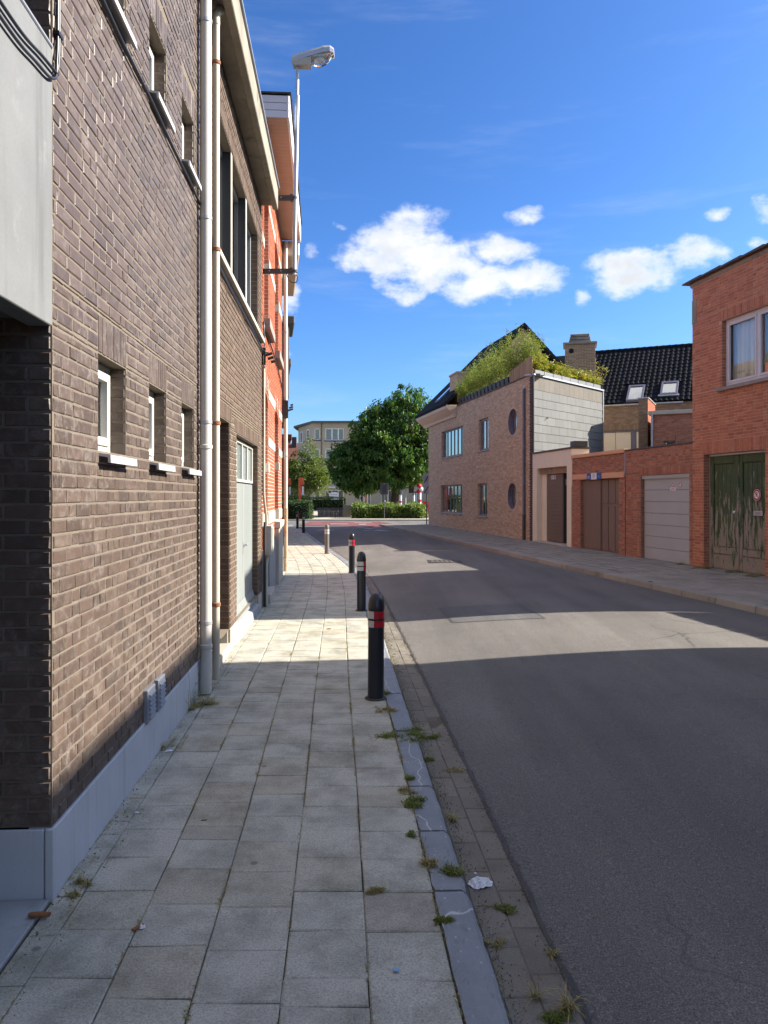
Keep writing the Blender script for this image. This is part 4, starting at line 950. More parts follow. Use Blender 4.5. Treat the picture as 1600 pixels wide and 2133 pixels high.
far_house('row_house', 26.2, 33, 6.6, .06, 'brick_dark', 'iron_brown', 'second house showing only a small dark bay roof past the white downpipe', None, (.1, 2.4, .47, 6.2))
far_house('row_house', 33, 41, 4.6, .06, 'brick_orange', 'tile_red_dark', 'farthest low house of the left row with dark red bay roof', None, (.1, 2.6, .70, 4.15))

# ------------------------------------------------------------------ right side of the street
GK = math.sqrt(1 + .18 ** 2); GZ = .085
def right_root(name, s):
    y = 45 - s / GK; return facade(name, right_wall_x(y), y, GZ, .18, -1)
def rz(z): return z - GZ

# beige brick house with roof terrace; local u = s - 2.2
bh = right_root('beige_brick_house', 2.2); S0 = 2.2
tag(bh, 'beige brick corner house with round windows and planted roof terrace', 'house')
UB = 15.75; ZB = rz(6.02)
ho = [(2.85, 6.85, rz(3.66), rz(5.02), .16), (9.32, 10.70, rz(3.66), rz(5.02), .16), (2.70, 6.77, rz(.86), rz(2.25), .16), (9.20, 10.57, rz(.82), rz(2.24), .16)]
rounds = [(13.72, rz(4.53)), (13.66, rz(1.69))]; RR = .50
sq = [(c - RR - .13, c + RR + .13, z - RR - .13, z + RR + .13) for c, z in rounds]
sold = [(h[0] - .05, h[1] + .05, h[3], h[3] + .2) for h in ho]
mb = MB(); wall_sheet(mb, 0, UB, 0, ZB, ho); wlb = mb.build('wall', 'mortar_beige', bh)
brickwork(bh, wlb, lay(0, UB, 0, ZB, ho + sq, .21, .066, 'run', sold), 'brick_beige', maxind=0, jit=.0012)
for h in ho:
    br = lay(0, h[4], h[2], h[3], (), .2, .066, 'run')
    brickwork(bh, wlb, br, 'brick_beige', o=(h[0], 0, 0), U=(0, 1, 0), N=(1, 0, 0), maxind=0)
for (c, z) in rounds:   # round windows: bricks cut round the opening, deep zinc ring, glass
    mb = MB(); n = 40
    for a, b, c0, d0 in lay(c - RR - .13, c + RR + .13, z - RR - .13, z + RR + .13, (), .21, .066, 'run'):
        m_ = math.hypot(max(a - c, c - b, 0), max(c0 - z, z - d0, 0))
        far = max(math.hypot(x - c, y_ - z) for x in (a, b) for y_ in (c0, d0))
        if m_ > RR: mb.box(a, b, -.007, .004, c0, d0, RNG.random())
    mb.build('brickwork', 'brick_beige', wlb, kind='stuff')
    mb = MB()
    for i in range(n):
        t0, t1 = 2 * math.pi * i / n, 2 * math.pi * (i + 1) / n
        P = lambda t, r, y_: (c + math.cos(t) * r, y_, z + math.sin(t) * r)
        mb.face([P(t0, RR + .06, -.009), P(t1, RR + .06, -.009), P(t1, RR, -.009), P(t0, RR, -.009)], i / n)
        mb.face([P(t0, RR, -.009), P(t1, RR, -.009), P(t1, RR, .0), P(t0, RR, .0)])
    mb.build('brick_ring', 'brick_beige', wlb)
    fr = MB()
    for i in range(n):
        t0, t1 = 2 * math.pi * i / n, 2 * math.pi * (i + 1) / n
        P = lambda t, r, y_: (c + math.cos(t) * r, y_, z + math.sin(t) * r)
        fr.face([P(t0, RR - .002, -.008), P(t1, RR - .002, -.008), P(t1, RR - .002, -.16), P(t0, RR - .002, -.16)][::-1] if False else [P(t0, RR - .002, -.006), P(t1, RR - .002, -.006), P(t1, RR - .015, .13), P(t0, RR - .015, .13)])
        fr.face([P(t0, RR - .015, .125), P(t1, RR - .015, .125), P(t1, RR - .07, .125), P(t0, RR - .07, .125)])
        fr.face([P(t0, RR - .07, .125), P(t1, RR - .07, .125), P(t1, RR - .07, .16), P(t0, RR - .07, .16)])
    fw_ = fr.build('round_window', 'zinc_purple', bh, smooth=True)
    gl = MB(); gl.face([(c + math.cos(2 * math.pi * i / n) * (RR - .068), .15, z + math.sin(2 * math.pi * i / n) * (RR - .068)) for i in range(n)]); gl.build('pane', 'window_glass', fw_)
    gl = MB(); gl.face([(c + math.cos(2 * math.pi * i / n) * (RR - .06), .19, z + math.sin(2 * math.pi * i / n) * (RR - .06)) for i in range(n)]); gl.build('blind', 'stone_pale', fw_)
# punch the round openings out of the sheet
me = wlb.data
mb = MB(); hs = ho + [(c - RR - .07, c + RR + .07, z - RR - .07, z + RR + .07, .0) for c, z in rounds]
wall_sheet(mb, 0, UB, 0, ZB, [h for h in hs])
for c, z in rounds:
    n = 40; q = RR + .07
    for i in range(n):
        t0, t1 = 2 * math.pi * i / n, 2 * math.pi * (i + 1) / n
        sqp = lambda t: (c + q * max(-1, min(1, math.cos(t) * 1.4143)), 0, z + q * max(-1, min(1, math.sin(t) * 1.4143)))
        mb.face([(c + math.cos(t0) * RR, 0, z + math.sin(t0) * RR), (c + math.cos(t1) * RR, 0, z + math.sin(t1) * RR), sqp(t1), sqp(t0)])
wlb.data = mb.mesh('wall', 'mortar_beige')
window(bh, *ho[0][:4], .10, 'frame_grey', 'mirror_glass', mull=(.2, .36, .52, .68, .84), fw=.07, fd=.06, mw=.05, bd=.5, back='interior_grey')
window(bh, *ho[2][:4], .10, 'frame_grey', 'mirror_glass', mull=(.2, .36, .52, .68, .84), fw=.07, fd=.06, mw=.05, bd=.5, back='interior_grey')
for h in (ho[1], ho[3]): window(bh, *h[:4], .10, 'frame_grey', 'mirror_glass', mull=(.55,), fw=.09, fd=.06, mw=.08, bd=.5, back='interior_grey')
for h in ho: sill(bh, h[0] - .06, h[1] + .06, h[2], .05, .06, .12, 'zinc')
e = MB(); e.face([(.002, .001, 0), (.002, .52, 0), (.002, .52, ZB), (.002, .001, ZB)]); e.face([(UB, .001, ZB - .003), (0, .001, ZB - .003), (0, .52, ZB - .003), (UB, .52, ZB - .003)])
# the end wall leaves the street at a slant: local direction of world (.657,.753)
dw = Vector((.657, .753, 0)); ex = Vector((.18, -1, 0)) / GK; ey = Vector((1, .18, 0)) / GK
du = Vector((dw.dot(ex), dw.dot(ey), 0)).normalized(); nu = Vector((-du.y, du.x, 0)); nu = nu if nu.x > 0 else -nu   # nu: outward normal (towards camera)
EC = Vector((UB, 0, 0)); EL = 5.6
fpt = [(0, .52), (UB - .46, .52), (UB - .03, .004), ((EC + du * (EL - .02)).x - .01, (EC + du * (EL - .02)).y), (0, (EC + du * (EL - .02)).y)]
e.hexa([(x, y_, 0) for x, y_ in fpt], [(x, y_, ZB - .02) for x, y_ in fpt])
e.build('building_body', 'mortar_beige', bh)
# dark quoins at the corner
for i in range(int(ZB / .066)):
    if i * .066 + .066 > ZB - .05: break
    box_part('corner_brick', 'brick_dark', wlb, UB - .20 - .06 * (i % 2), UB + .002, -.013, -.002, i * .066 + .004, i * .066 + .060, bev=0)
# grey cladding slabs on the end wall
sw = MB(); sw.face([tuple(EC + nu * .012), tuple(EC + du * EL + nu * .012), tuple(EC + du * EL + nu * .012 + Vector((0, 0, ZB))), tuple(EC + nu * .012 + Vector((0, 0, ZB)))])
sw = sw.build('end_wall', 'frame_dark', bh)
def slab(a, b, z0, z1, m, lean=.010):
    mb = MB(); P = lambda u, d, z: tuple(EC + du * u + nu * d + Vector((0, 0, z)))
    mb.hexa([P(a, .014, z0), P(b, .014, z0), P(b, .014, z1), P(a, .014, z1)], [P(a, .030 + lean, z0), P(b, .030 + lean, z0), P(b, .026, z1), P(a, .026, z1)], 0)
    mb.build('cladding_slab', m, sw)
zt = ZB - .06; nz = 0
u = .03
while u < EL - .05: slab(u, min(u + .38, EL - .02), zt - .46, zt, 'slate_beige', .0); u += .386
z = zt - .47; row = 0
while z > rz(2.6):
    u = .03 - (.32 if row % 2 else 0)
    while u < EL - .05:
        a, b = max(u, .03), min(u + .63, EL - .02)
        if b - a > .05: slab(a, b, z - .30, z, 'slate_grey')
        u += .636
    z -= .306; row += 1
mb = MB(); P = lambda u, d, z: tuple(EC + du * u + nu * d + Vector((0, 0, z)))
mb.hexa([P(-.02, -.3, ZB - .02), P(EL, -.3, ZB - .02), P(EL, .09, ZB - .02), P(-.02, .09, ZB - .02)], [P(-.02, -.3, ZB + .035), P(EL, -.3, ZB + .035), P(EL, .09, ZB + .035), P(-.02, .09, ZB + .035)]); mb.build('parapet_cap', 'steel_grey', bh)
mb = MB(); mb.hexa([P(EL - .02, -.1, 0), P(EL + .03, -.1, 0), P(EL + .03, .06, 0), P(EL - .02, .06, 0)], [P(EL - .02, -.1, ZB), P(EL + .03, -.1, ZB), P(EL + .03, .06, ZB), P(EL - .02, .06, ZB)]); mb.build('edge_trim', 'steel_grey', bh)
mb = MB(); mb.hexa([P(-.005, .0, rz(3.2)), P(.03, .0, rz(3.2)), P(.03, .06, rz(3.2)), P(-.005, .06, rz(3.2))], [P(-.005, 0, ZB), P(.03, 0, ZB), P(.03, .06, ZB), P(-.005, .06, ZB)]); mb.build('edge_trim', 'frame_dark', bh)
for u0, z0 in ((.95, 4.45), (4.55, 4.35)):
    m2 = MB(); m2.tube([P(u0, .03, z0), P(u0, .10, z0 + .02), P(u0 - .05, .12, z0 - .03)], .015, 6); m2.build('hook', 'iron_dark', sw)
# street parapet cap, eaves cornice, tiled roof with gable
box_part('parapet_cap', 'iron_brown', bh, 5.9, UB + .02, -.05, .3, ZB, ZB + .045)
mb = MB()
prof = [(.0, ZB - .50), (-.10, ZB - .50), (-.16, ZB - .36), (-.34, ZB - .24), (-.52, ZB - .08), (-.54, ZB + .06), (.3, ZB + .08), (.3, ZB - .4)]
mb.hexa([(-.8, y_, z_) for y_, z_ in prof], [(5.85, y_, z_) for y_, z_ in prof]); bevel(mb.build('eaves_cornice', 'cornice_cream', bh), .012, 1)
HR = rz(10.2); YR = 3.45; U5 = 5.75   # ridge height and position, gable end
rf = MB()
rf.hexa([(-.9, -.56, ZB + .05), (U5, -.56, ZB + .05), (U5, YR, HR - .16), (-.9, YR, HR - .16)], [(-.9, -.6, ZB + .17), (U5, -.6, ZB + .17), (U5, YR, HR), (-.9, YR, HR)])
rf.hexa([(-.9, YR, HR - .16), (U5, YR, HR - .16), (U5, 7.2, ZB + .05), (-.9, 7.2, ZB + .05)], [(-.9, YR, HR), (U5, YR, HR), (U5, 7.25, ZB + .17), (-.9, 7.25, ZB + .17)])
rf = rf.build('roof', 'roof_tile', bh)
gp = MB(); gp.hexa([(.0, .1, ZB), (.0, 6.6, ZB), (.0, YR, HR - .2)], [(U5 - .12, .1, ZB), (U5 - .12, 6.6, ZB), (U5 - .12, YR, HR - .2)]); gp.build('gable_wall', 'brick_beige', bh)
gb = lay(.2, 6.5, ZB, HR - .3, (), .21, .066)
gb = [q for q in gb if q[3] < HR - .35 - abs((q[0] + q[1]) / 2 - YR) * (HR - ZB) / 3.55]
brickwork(bh, rf, gb, 'brick_beige', o=(U5 - .118, 0, 0), U=(0, 1, 0), N=(1, 0, 0), maxind=0)
sl_ = (HR - ZB - .12) / (YR + .56)
vr = MB()   # verge tiles
for i in range(22):
    for sd in (0, 1):
        t = i / 22; y0 = -.58 + (YR + .58) * t; y1 = -.58 + (YR + .58) * (t + 1 / 22); z0 = ZB + .17 + (HR - ZB - .17) * t; z1 = z0 + (HR - ZB - .17) / 22
        if sd: y0, y1 = 2 * YR - y0, 2 * YR - y1
        vr.hexa([(U5 - .14, y0, z0 - .16), (U5 + .03, y0, z0 - .16), (U5 + .03, y0, z0 + .055), (U5 - .14, y0, z0 + .055)], [(U5 - .14, y1, z1 - .16), (U5 + .03, y1, z1 - .16), (U5 + .03, y1, z1 + .03), (U5 - .14, y1, z1 + .03)], RNG.random())
vr.build('verge_tiles', 'roof_tile', rf, kind='stuff')
sk = MB(); N_ = lambda u, t, h: (u, -.6 + (YR + .6) * t - h * .7, ZB + .17 + (HR - ZB - .17) * t + h * .7)
sk.hexa([N_(2.3, .10, .01), N_(3.1, .10, .01), N_(3.1, .36, .01), N_(2.3, .36, .01)], [N_(2.3, .10, .07), N_(3.1, .10, .07), N_(3.1, .36, .07), N_(2.3, .36, .07)]); sk = sk.build('skylight', 'frame_grey', rf)
s2 = MB(); s2.face([N_(2.38, .12, .078), N_(3.02, .12, .078), N_(3.02, .34, .078), N_(2.38, .34, .078)]); s2.build('pane', 'mirror_glass', sk)
dm = MB(); dm.box(3.6, 5.0, .25, 2.4, ZB + .3, rz(7.78)); dm.box(3.55, 5.05, .2, 2.45, rz(7.782), rz(7.86)); dm.build('dormer', ['brick_beige'], bh)
# dark round downpipe on the facade
dp = right_root('downpipe', 2.2)
mb = MB(); mb.cyl((15.08, -.07, rz(1.0)), (15.08, -.07, rz(5.5)), .048, n=16); mb.tube([(15.08, -.07, rz(5.48)), (15.08, -.07, rz(5.56)), (15.08, -.02, rz(5.60)), (15.08, .02, rz(5.6))], .048, 12); mb.build('pipe', 'zinc_purple', dp, smooth=True)
mb = MB(); mb.cyl((15.08, -.07, -.03), (15.08, -.07, rz(1.03)), .056, n=16); mb.build('iron_foot', 'iron_brown', dp, smooth=True)
for z_ in (1.6, 3.2, 4.8): mb = MB(); mb.cyl((15.08, -.07, z_), (15.08, -.07, z_ + .03), .056, n=14); mb.box(15.07, 15.09, -.07, 0, z_, z_ + .03); mb.build('clip', 'zinc_purple', dp)
tag(dp, 'slate blue downpipe with iron foot on the beige brick house', 'downpipe')
# chimney stack behind the terrace
cm_ = empty('chimney_stack', (8.42, 33.0, 5.95), R(-14))
tag(cm_, 'tall brick chimney stack with stepped stone cap behind the roof terrace', 'chimney')
mb = MB(); mb.box(-.62, .62, -.52, .52, 0, 2.18); cw = mb.build('wall', 'mortar_beige', cm_)
brickwork(cm_, cw, lay(-.62, .62, .2, 2.18, (), .21, .066), 'brick_rear', o=(0, -.52, 0), maxind=0)
brickwork(cm_, cw, lay(-.52, .52, .2, 2.18, (), .21, .066), 'brick_beige', o=(.62, 0, 0), U=(0, 1, 0), N=(1, 0, 0), maxind=0)  # lighter brick on the sunward side: sunlight put into the colour
box_part('cap', 'stone_sill', cm_, -.70, .70, -.60, .60, 2.182, 2.26)
for i in range(3): box_part('cap_stone', 'concrete_old', cm_, -.46 + i * .03, .46 - i * .03, -.4, .4, 2.263 + i * .13, 2.263 + i * .13 + .115, bev=.02)
mb = MB(); mb.cyl((-.36, -.54, 1.9), (-.36, -.50, 1.9), .10, n=20); mb.build('flue_hole', 'interior_dark', cm_)

# cream rendered doorway block; s 17.97 .. 21.3
cr = right_root('cream_gateway', 17.97); tag(cr, 'cream rendered gateway with brown door standing half open', 'gateway')
Zc = rz(3.18); h0 = (.42, 2.96, 0.06, rz(2.66), .32)
mb = MB(); wall_sheet(mb, 0, 3.30, 0, Zc, [(.42, 2.96, 0, rz(2.66), .32)]); mb.face([(3.30, 0, 0), (3.30, .6, 0), (3.30, .6, Zc), (3.30, 0, Zc)]); mb.face([(0, 0, Zc), (3.3, 0, Zc), (3.3, .6, Zc), (0, .6, Zc)]); mb.face([(0, 0, 0), (0, .6, 0), (0, .6, Zc), (0, 0, Zc)]); mb.build('wall', 'render_cream', cr)
lt = MB(); lt.box(.43, 2.95, .10, .31, rz(2.45), rz(2.655)); lt = lt.build('lintel', 'mortar_beige', cr)
brickwork(cr, lt, lay(0, 0, 0, 0, (), soldiers=[(.43, 2.95, rz(2.45), rz(2.655))]), 'brick_rear', o=(0, .10, 0), maxind=0)
d_ = box_part('door', 'door_brown', cr, .86, 2.22, .20, .26, .07, rz(2.448))
for i in range(18): box_part('door_board', 'door_brown', d_, .88, 2.20, .188, .20, .09 + i * .126, .09 + i * .126 + .120, bev=.003)
for i, (a, wd) in enumerate(((1.24, .05), (1.36, .16), (1.60, .05))):
    pl = box_part('number_plate', 'litter_white', d_, a, a + wd, .176, .187, rz(2.26), rz(2.40), bev=.002)
    text_part(('1', 'M', '1')[i], 'red_paint', pl, (a + wd / 2, .174, rz(2.33)), .10)
lf = MB(); lf.hexa([(2.235, .21, .07), (2.262, .2, .07), (2.50, 1.0, .07), (2.47, 1.0, .07)], [(2.235, .21, rz(2.44)), (2.262, .2, rz(2.44)), (2.50, 1.0, rz(2.44)), (2.47, 1.0, rz(2.44))]); lf = lf.build('open_door', 'frame_dark', cr)
mb = MB(); mb.box(2.3, 2.94, .24, .28, rz(2.05), rz(2.25)); mb.build('transom', 'frame_grey', cr)
box_part('doorstep', 'stone_pale', cr, .40, 2.98, -.10, .35, -.04, .06, bev=.01)
box_part('side_pillar', 'render_cream', cr, .425, .85, .18, .30, .06, rz(2.447), bev=0)
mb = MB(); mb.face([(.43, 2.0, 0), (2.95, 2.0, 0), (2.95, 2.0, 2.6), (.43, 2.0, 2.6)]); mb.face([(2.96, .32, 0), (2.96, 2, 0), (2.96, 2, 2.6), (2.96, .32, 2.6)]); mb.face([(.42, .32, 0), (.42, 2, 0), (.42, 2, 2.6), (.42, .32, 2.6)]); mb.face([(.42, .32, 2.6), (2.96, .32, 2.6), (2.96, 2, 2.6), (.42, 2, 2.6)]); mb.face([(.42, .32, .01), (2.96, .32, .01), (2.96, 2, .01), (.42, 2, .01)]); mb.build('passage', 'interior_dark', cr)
box_part('coping', 'iron_brown', cr, -.02, 3.36, -.04, .62, Zc + .002, Zc + .06)
box_part('gutter_end', 'frame_dark', cr, 3.10, 3.42, .05, .5, Zc + .065, Zc + .24)

# brown garage with tan beam; s 21.33 .. 24.77
g1 = right_root('brown_garage', 21.33); tag(g1, 'low brick garage with brown panelled doors under a tan beam', 'garage')
Zg = rz(2.86); oh = (.60, 3.06, 0, rz(2.19), .22)
brick_facade(g1, 0.01, 3.42, 0, Zg, [oh, (.10, 3.41, rz(2.20), rz(2.35), .02)], 'brick_garage', 'mortar_garage', bond='wild', L=.19, H=.064)
bm = box_part('beam', 'beam_tan', g1, .09, 3.42, -.05, .2, rz(2.195), rz(2.355), bev=.012)
box_part('coping', 'beam_tan', g1, .04, 3.44, -.06, .4, Zg + .002, Zg + .105, bev=.01)
mb = MB(); mb.box(.02, 3.42, .24, 5.5, 0, Zg); mb.face([(.012, .001, 0), (.012, .24, 0), (.012, .24, Zg), (.012, .001, Zg)]); mb.build('building_body', 'mortar_garage', g1)
dl = box_part('door', 'door_mauve', g1, .61, 1.80, .10, .16, .02, rz(2.185))
for i in range(11): box_part('door_board', 'door_mauve', dl, .63 + i * .105, .63 + i * .105 + .10, .085, .10, .05, rz(2.17), bev=.004)
dr = box_part('door', 'door_mauve', g1, 1.82, 3.05, .12, .18, .0, rz(2.185))
for c in (0, 1, 2):
    for a, b in ((.06, 1.33), (1.41, rz(2.16))): box_part('door_panel', 'door_mauve', dr, 1.86 + c * .405, 1.86 + c * .405 + .365, .098, .12, a, b, bev=.008)
# blue and white no-parking plate on the beam
pl = empty('parking_sign', (0, 0, 0)); pl.location = g1.location; pl.rotation_euler = g1.rotation_euler; tag(pl, 'blue and white private parking plate on the tan garage beam', 'sign')
for a, b, m_ in ((1.18, 1.46, 'sign_blue'), (1.47, 1.83, 'litter_white'), (1.84, 2.12, 'sign_blue')):
    box_part('plate', m_, pl, a, b, -.064, -.052, rz(2.18), rz(2.37), bev=.002)
text_part('ALS', 'litter_white', pl, (1.32, -.066, rz(2.25)), .10); text_part('U', 'sign_dark', pl, (1.65, -.066, rz(2.29)), .15); text_part('als', 'sky_blue_paint', pl, (1.98, -.066, rz(2.27)), .08)

# grey sectional garage; s 24.78 .. 27.9
g2 = right_root('grey_door_garage', 24.78); tag(g2, 'low red brick garage with a grey sectional door', 'garage')
oh = (.79, 3.0, 0.0, rz(2.23), .2)
brick_facade(g2, 0, 3.115, 0, rz(2.90), [oh], 'brick_garage', 'mortar_garage', soldiers=[(.72, 3.06, rz(2.23), rz(2.43))], bond='flemish', L=.2, H=.064)
mb = MB(); mb.box(0, 3.115, .24, 6, 0, rz(2.88)); mb.build('building_body', 'mortar_garage', g2)
box_part('coping', 'iron_brown', g2, -.01, 3.11, -.03, .4, rz(2.902), rz(2.945), bev=.01)
mb = MB(); mb.cyl((2.0, .9, rz(2.9)), (2.0, .9, rz(2.96)), .62, .5, n=20); mb.build('roof_dome', 'litter_white', g2, smooth=True)
fd_ = MB(); fd_.box(.795, 2.995, .12, .19, .0, rz(2.225)); fd_ = fd_.build('door', 'frame_grey', g2)
for i in range(7):
    box_part('door_panel', 'sectional_grey', fd_, .82, 2.98, .085, .12, .02 + i * .291, .02 + i * .291 + .284, bev=.006)
box_part('door_head', 'sectional_grey', g2, .795, 2.995, .03, .15, rz(2.13), rz(2.225))
def no_parking(name, root, u, z, r, lab, y=-.0, slash=True, p=False):
    e = empty(name, root.location, root.rotation_euler.z)
    for rr, m_, d in ((r, 'litter_white', .0), (r * .94, 'red_paint', -.002), (r * .66, 'litter_white', -.004)):
        mb = MB(); mb.cyl((u, y + d, z), (u, y + d - .003, z), rr, n=28); mb.build('disc' if rr < r else 'backing', m_, e)
    if p: text_part('P', 'iron_dark', e, (u, y - .009, z), r * 1.15)
    mb = MB(); a = r * .62
    mb.hexa([(u - a * .8, y - .0072, z + a * .6), (u - a * .6, y - .0072, z + a * .8), (u + a * .8, y - .0072, z - a * .6), (u + a * .6, y - .0072, z - a * .8)], [(u - a * .8, y - .0082, z + a * .6), (u - a * .6, y - .0082, z + a * .8), (u + a * .8, y - .0082, z - a * .6), (u + a * .6, y - .0082, z - a * .8)])
    if not p: mb.build('slash', 'red_paint', e)
    else: mb.build('slash', 'red_paint', e)
    return tag(e, lab, 'sign')
no_parking('no_parking_sticker', g2, 2.50, rz(1.96), .062, 'red and white round sticker alone on the grey sectional door', y=.083)
e = no_parking('no_parking_sticker', g2, 2.18, rz(1.96), .05, 'red round sticker with white caption plate on the grey door', y=.083)
pl = box_part('caption', 'litter_white', e, 2.06, 2.30, .078, .083, rz(1.83), rz(1.905), bev=0); text_part('UITRIT', 'red_paint', pl, (2.18, .0765, rz(1.867)), .05)
# grey pipe seam between garage and house
for s_, z1, m_, lab in ((24.765, 2.95, 'zinc', 'thin grey seam strip between the two garages'), ):
    e = right_root('seam_strip', s_); mb = MB(); mb.box(-.03, .03, -.02, .02, rz(2.25), rz(z1)); o = mb.build('strip', m_, e); tag(e, lab, 'strip')

# red brick house with the peeling green doors; s 27.91 .. 33.85
h1 = right_root('red_brick_house', 27.905); tag(h1, 'tall red brick house with net curtained window and peeling green doors', 'house')
UH = 5.95; ZH = rz(6.55)
dh = (.43, 2.50, 0, rz(2.62), .20); wh = (1.10, 3.60, rz(4.0), rz(5.45), .20); dh2 = (3.6, 4.6, 0, rz(2.4), .2); 
wlh = brick_facade(h1, 0, UH, 0, ZH, [dh, wh, dh2], 'brick_red', 'mortar_red', bond='flemish', L=.2, H=.0655, soldiers=[(.36, 2.6, rz(2.62), rz(2.9)), (1.0, 3.7, rz(5.45), rz(5.68))], jit=.0022)
mb = MB(); mb.box(0, UH, .62, 9, 0, ZH - .01); mb.face([(.002, .001, 0), (.002, .62, 0), (.002, .62, ZH), (.002, .001, ZH)]); mb.face([(UH, .001, 0), (UH, .62, 0), (UH, .62, ZH), (UH, .001, ZH)]); mb.face([(0, .001, ZH - .004), (UH, .001, ZH - .004), (UH, .62, ZH - .004), (0, .62, ZH - .004)]); mb.build('building_body', 'mortar_red', h1)
mb = MB()
for i in range(9): mb.hexa([(-.22 + i * .7, -.13, ZH + .0), (.47 + i * .7, -.13, ZH + .0), (.47 + i * .7, .5, ZH + .0), (-.22 + i * .7, .5, ZH + .0)], [(-.22 + i * .7, -.13, ZH + .03), (.50 + i * .7, -.13, ZH + .055), (.50 + i * .7, .5, ZH + .14), (-.22 + i * .7, .5, ZH + .10)])
mb.build('roof_edge', 'iron_brown', h1)
mb = MB(); mb.box(-.1, UH, -.02, .5, ZH - .10, ZH - .002); bevel(mb.build('mortar_fillet', 'concrete_old', h1), .03, 1)
box_part('patch', 'concrete_old', wlh, .0, .17, -.012, .0, ZH - .95, ZH - .4, bev=0)
wn = window(h1, wh[0] + .0, wh[1], wh[2] + .03, wh[3], .10, 'frame_lilac', 'window_glass', mull=(.42,), fw=.075, fd=.07, mw=.14, bd=.55, back='interior_grey', sash=.05)
cu = MB(); n = 160
for i in range(n):
    a, b = wh[0] + .02 + (wh[1] - wh[0] - .04) * i / n, wh[0] + .02 + (wh[1] - wh[0] - .04) * (i + 1) / n
    f = lambda u_: .27 + .022 * math.sin(u_ * 38) + .012 * math.sin(u_ * 61 + 1) 
    cu.face([(a, f(a), wh[2] + .05), (b, f(b), wh[2] + .05), (b, f(b), wh[3] - .02), (a, f(a), wh[3] - .02)])
cu.build('net_curtain', 'net_curtain', wn, smooth=True)
sill(h1, wh[0] - .12, wh[1] + .12, wh[2] + .03, .09, .09, .1, 'stone_sill')
sill(h1, dh2[0], dh2[1], .06, .08, .05, .1, 'bluestone'); box_part('door', 'door_brown', h1, dh2[0] + .01, dh2[1] - .01, .14, .2, .06, dh2[3])
# green doors
box_part('door_frame', 'stone_sill', h1, .435, .475, .13, .20, .02, dh[3] - .006); box_part('door_frame', 'frame_lilac', h1, .476, 2.49, .13, .20, dh[3] - .045, dh[3] - .006)
ZD = dh[3] - .05
for a, b in ((.48, 1.475), (1.485, 2.485)):
    d_ = box_part('door', 'peeling_green', h1, a, b, .165, .19, .03, ZD, bev=0)
    for p, q, r_, s_ in ((a, a + .13, .03, ZD), (b - .14, b, .03, ZD)): box_part('stile', 'peeling_green', d_, p, q, .125, .165, r_, s_, bev=.008)
    for r_, s_ in ((ZD - .17, ZD), (.03, .34), (.36, .50)): box_part('rail', 'peeling_green', d_, a + .132, b - .142, .128, .165, r_, s_, bev=.008)
    for i in range(5):
        wd = (b - a - .29) / 5; box_part('board', 'peeling_green', d_, a + .145 + i * wd, a + .145 + i * wd + wd - .006, .148, .165, .52, ZD - .19, bev=.005)
box_part('cover_strip', 'peeling_green', h1, 1.44, 1.52, .105, .13, .05, ZD - .02, bev=.012)
mb = MB(); mb.lathe([(0, 0), (.012, 0), (.03, .02), (.032, .04), (.02, .055), (0, .058)], (0, 0), 16); o = mb.build('door_knob', 'litter_white', h1, smooth=True); o.location = (1.40, .125, rz(1.36)); o.rotation_euler = (R(90), 0, 0)
bx_ = box_part('letter_plate', 'steel_grey', h1, 1.98, 2.26, .112, .127, rz(1.30), rz(1.40)); box_part('flap', 'zinc', bx_, 2.03, 2.21, .107, .112, rz(1.325), rz(1.375))
no_parking('no_parking_sign', h1, 2.08, rz(1.72), .115, 'round red and white no parking sign on the green door', y=.122, p=True)
# unseen low garage added in the gap to the next house for its shadow
lw = right_root('unseen_low_garage', 33.9); tag(lw, 'unseen low brick garage added beside the red brick house to shadow the road', 'garage')
mb = MB(); mb.box(0, 2.62, 0, 5.5, 0, 2.28); mb.build('wall', 'mortar_garage', lw)
for i in range(9): box_part('coping_tile', 'roof_tile', lw, .0 + i * .29, .0 + i * .29 + .275, -.07, .3, 2.285, 2.33 + .012 * (i % 2))
box_part('door', 'white_paint', lw, .2, 2.4, -.03, -.002, .02, 2.1)
nb = facade('unseen_neighbour_house', 8.56, 9.05, GZ, .056, -1); tag(nb, 'unseen tall house added opposite the brown brick wall to shadow the near road', 'house')  # unseen house, added to cast shade over the near road
UN = 17; ZN = 6.50; ho = [(1 + i * 2.6, 2.2 + i * 2.6, z0, z1, .14) for i in range(6) for z0, z1 in ((1.0, 2.6), (4.0, 5.5))]
mb = MB(); wall_sheet(mb, 0, UN, 0, ZN, ho); mb.build('wall', 'brick_tan', nb)
for q in ho: window(nb, *q[:4], .1, 'white_paint', mull=(.5,), bd=.4)
mb = MB(); mb.box(0, UN, .42, 9, 0, ZN); mb.face([(0, 0, 0), (0, .42, 0), (0, .42, ZN), (0, 0, ZN)]); mb.box(-.05, UN, -.02, 9, ZN + .002, ZN + .06); mb.build('building_body', 'brick_tan', nb)

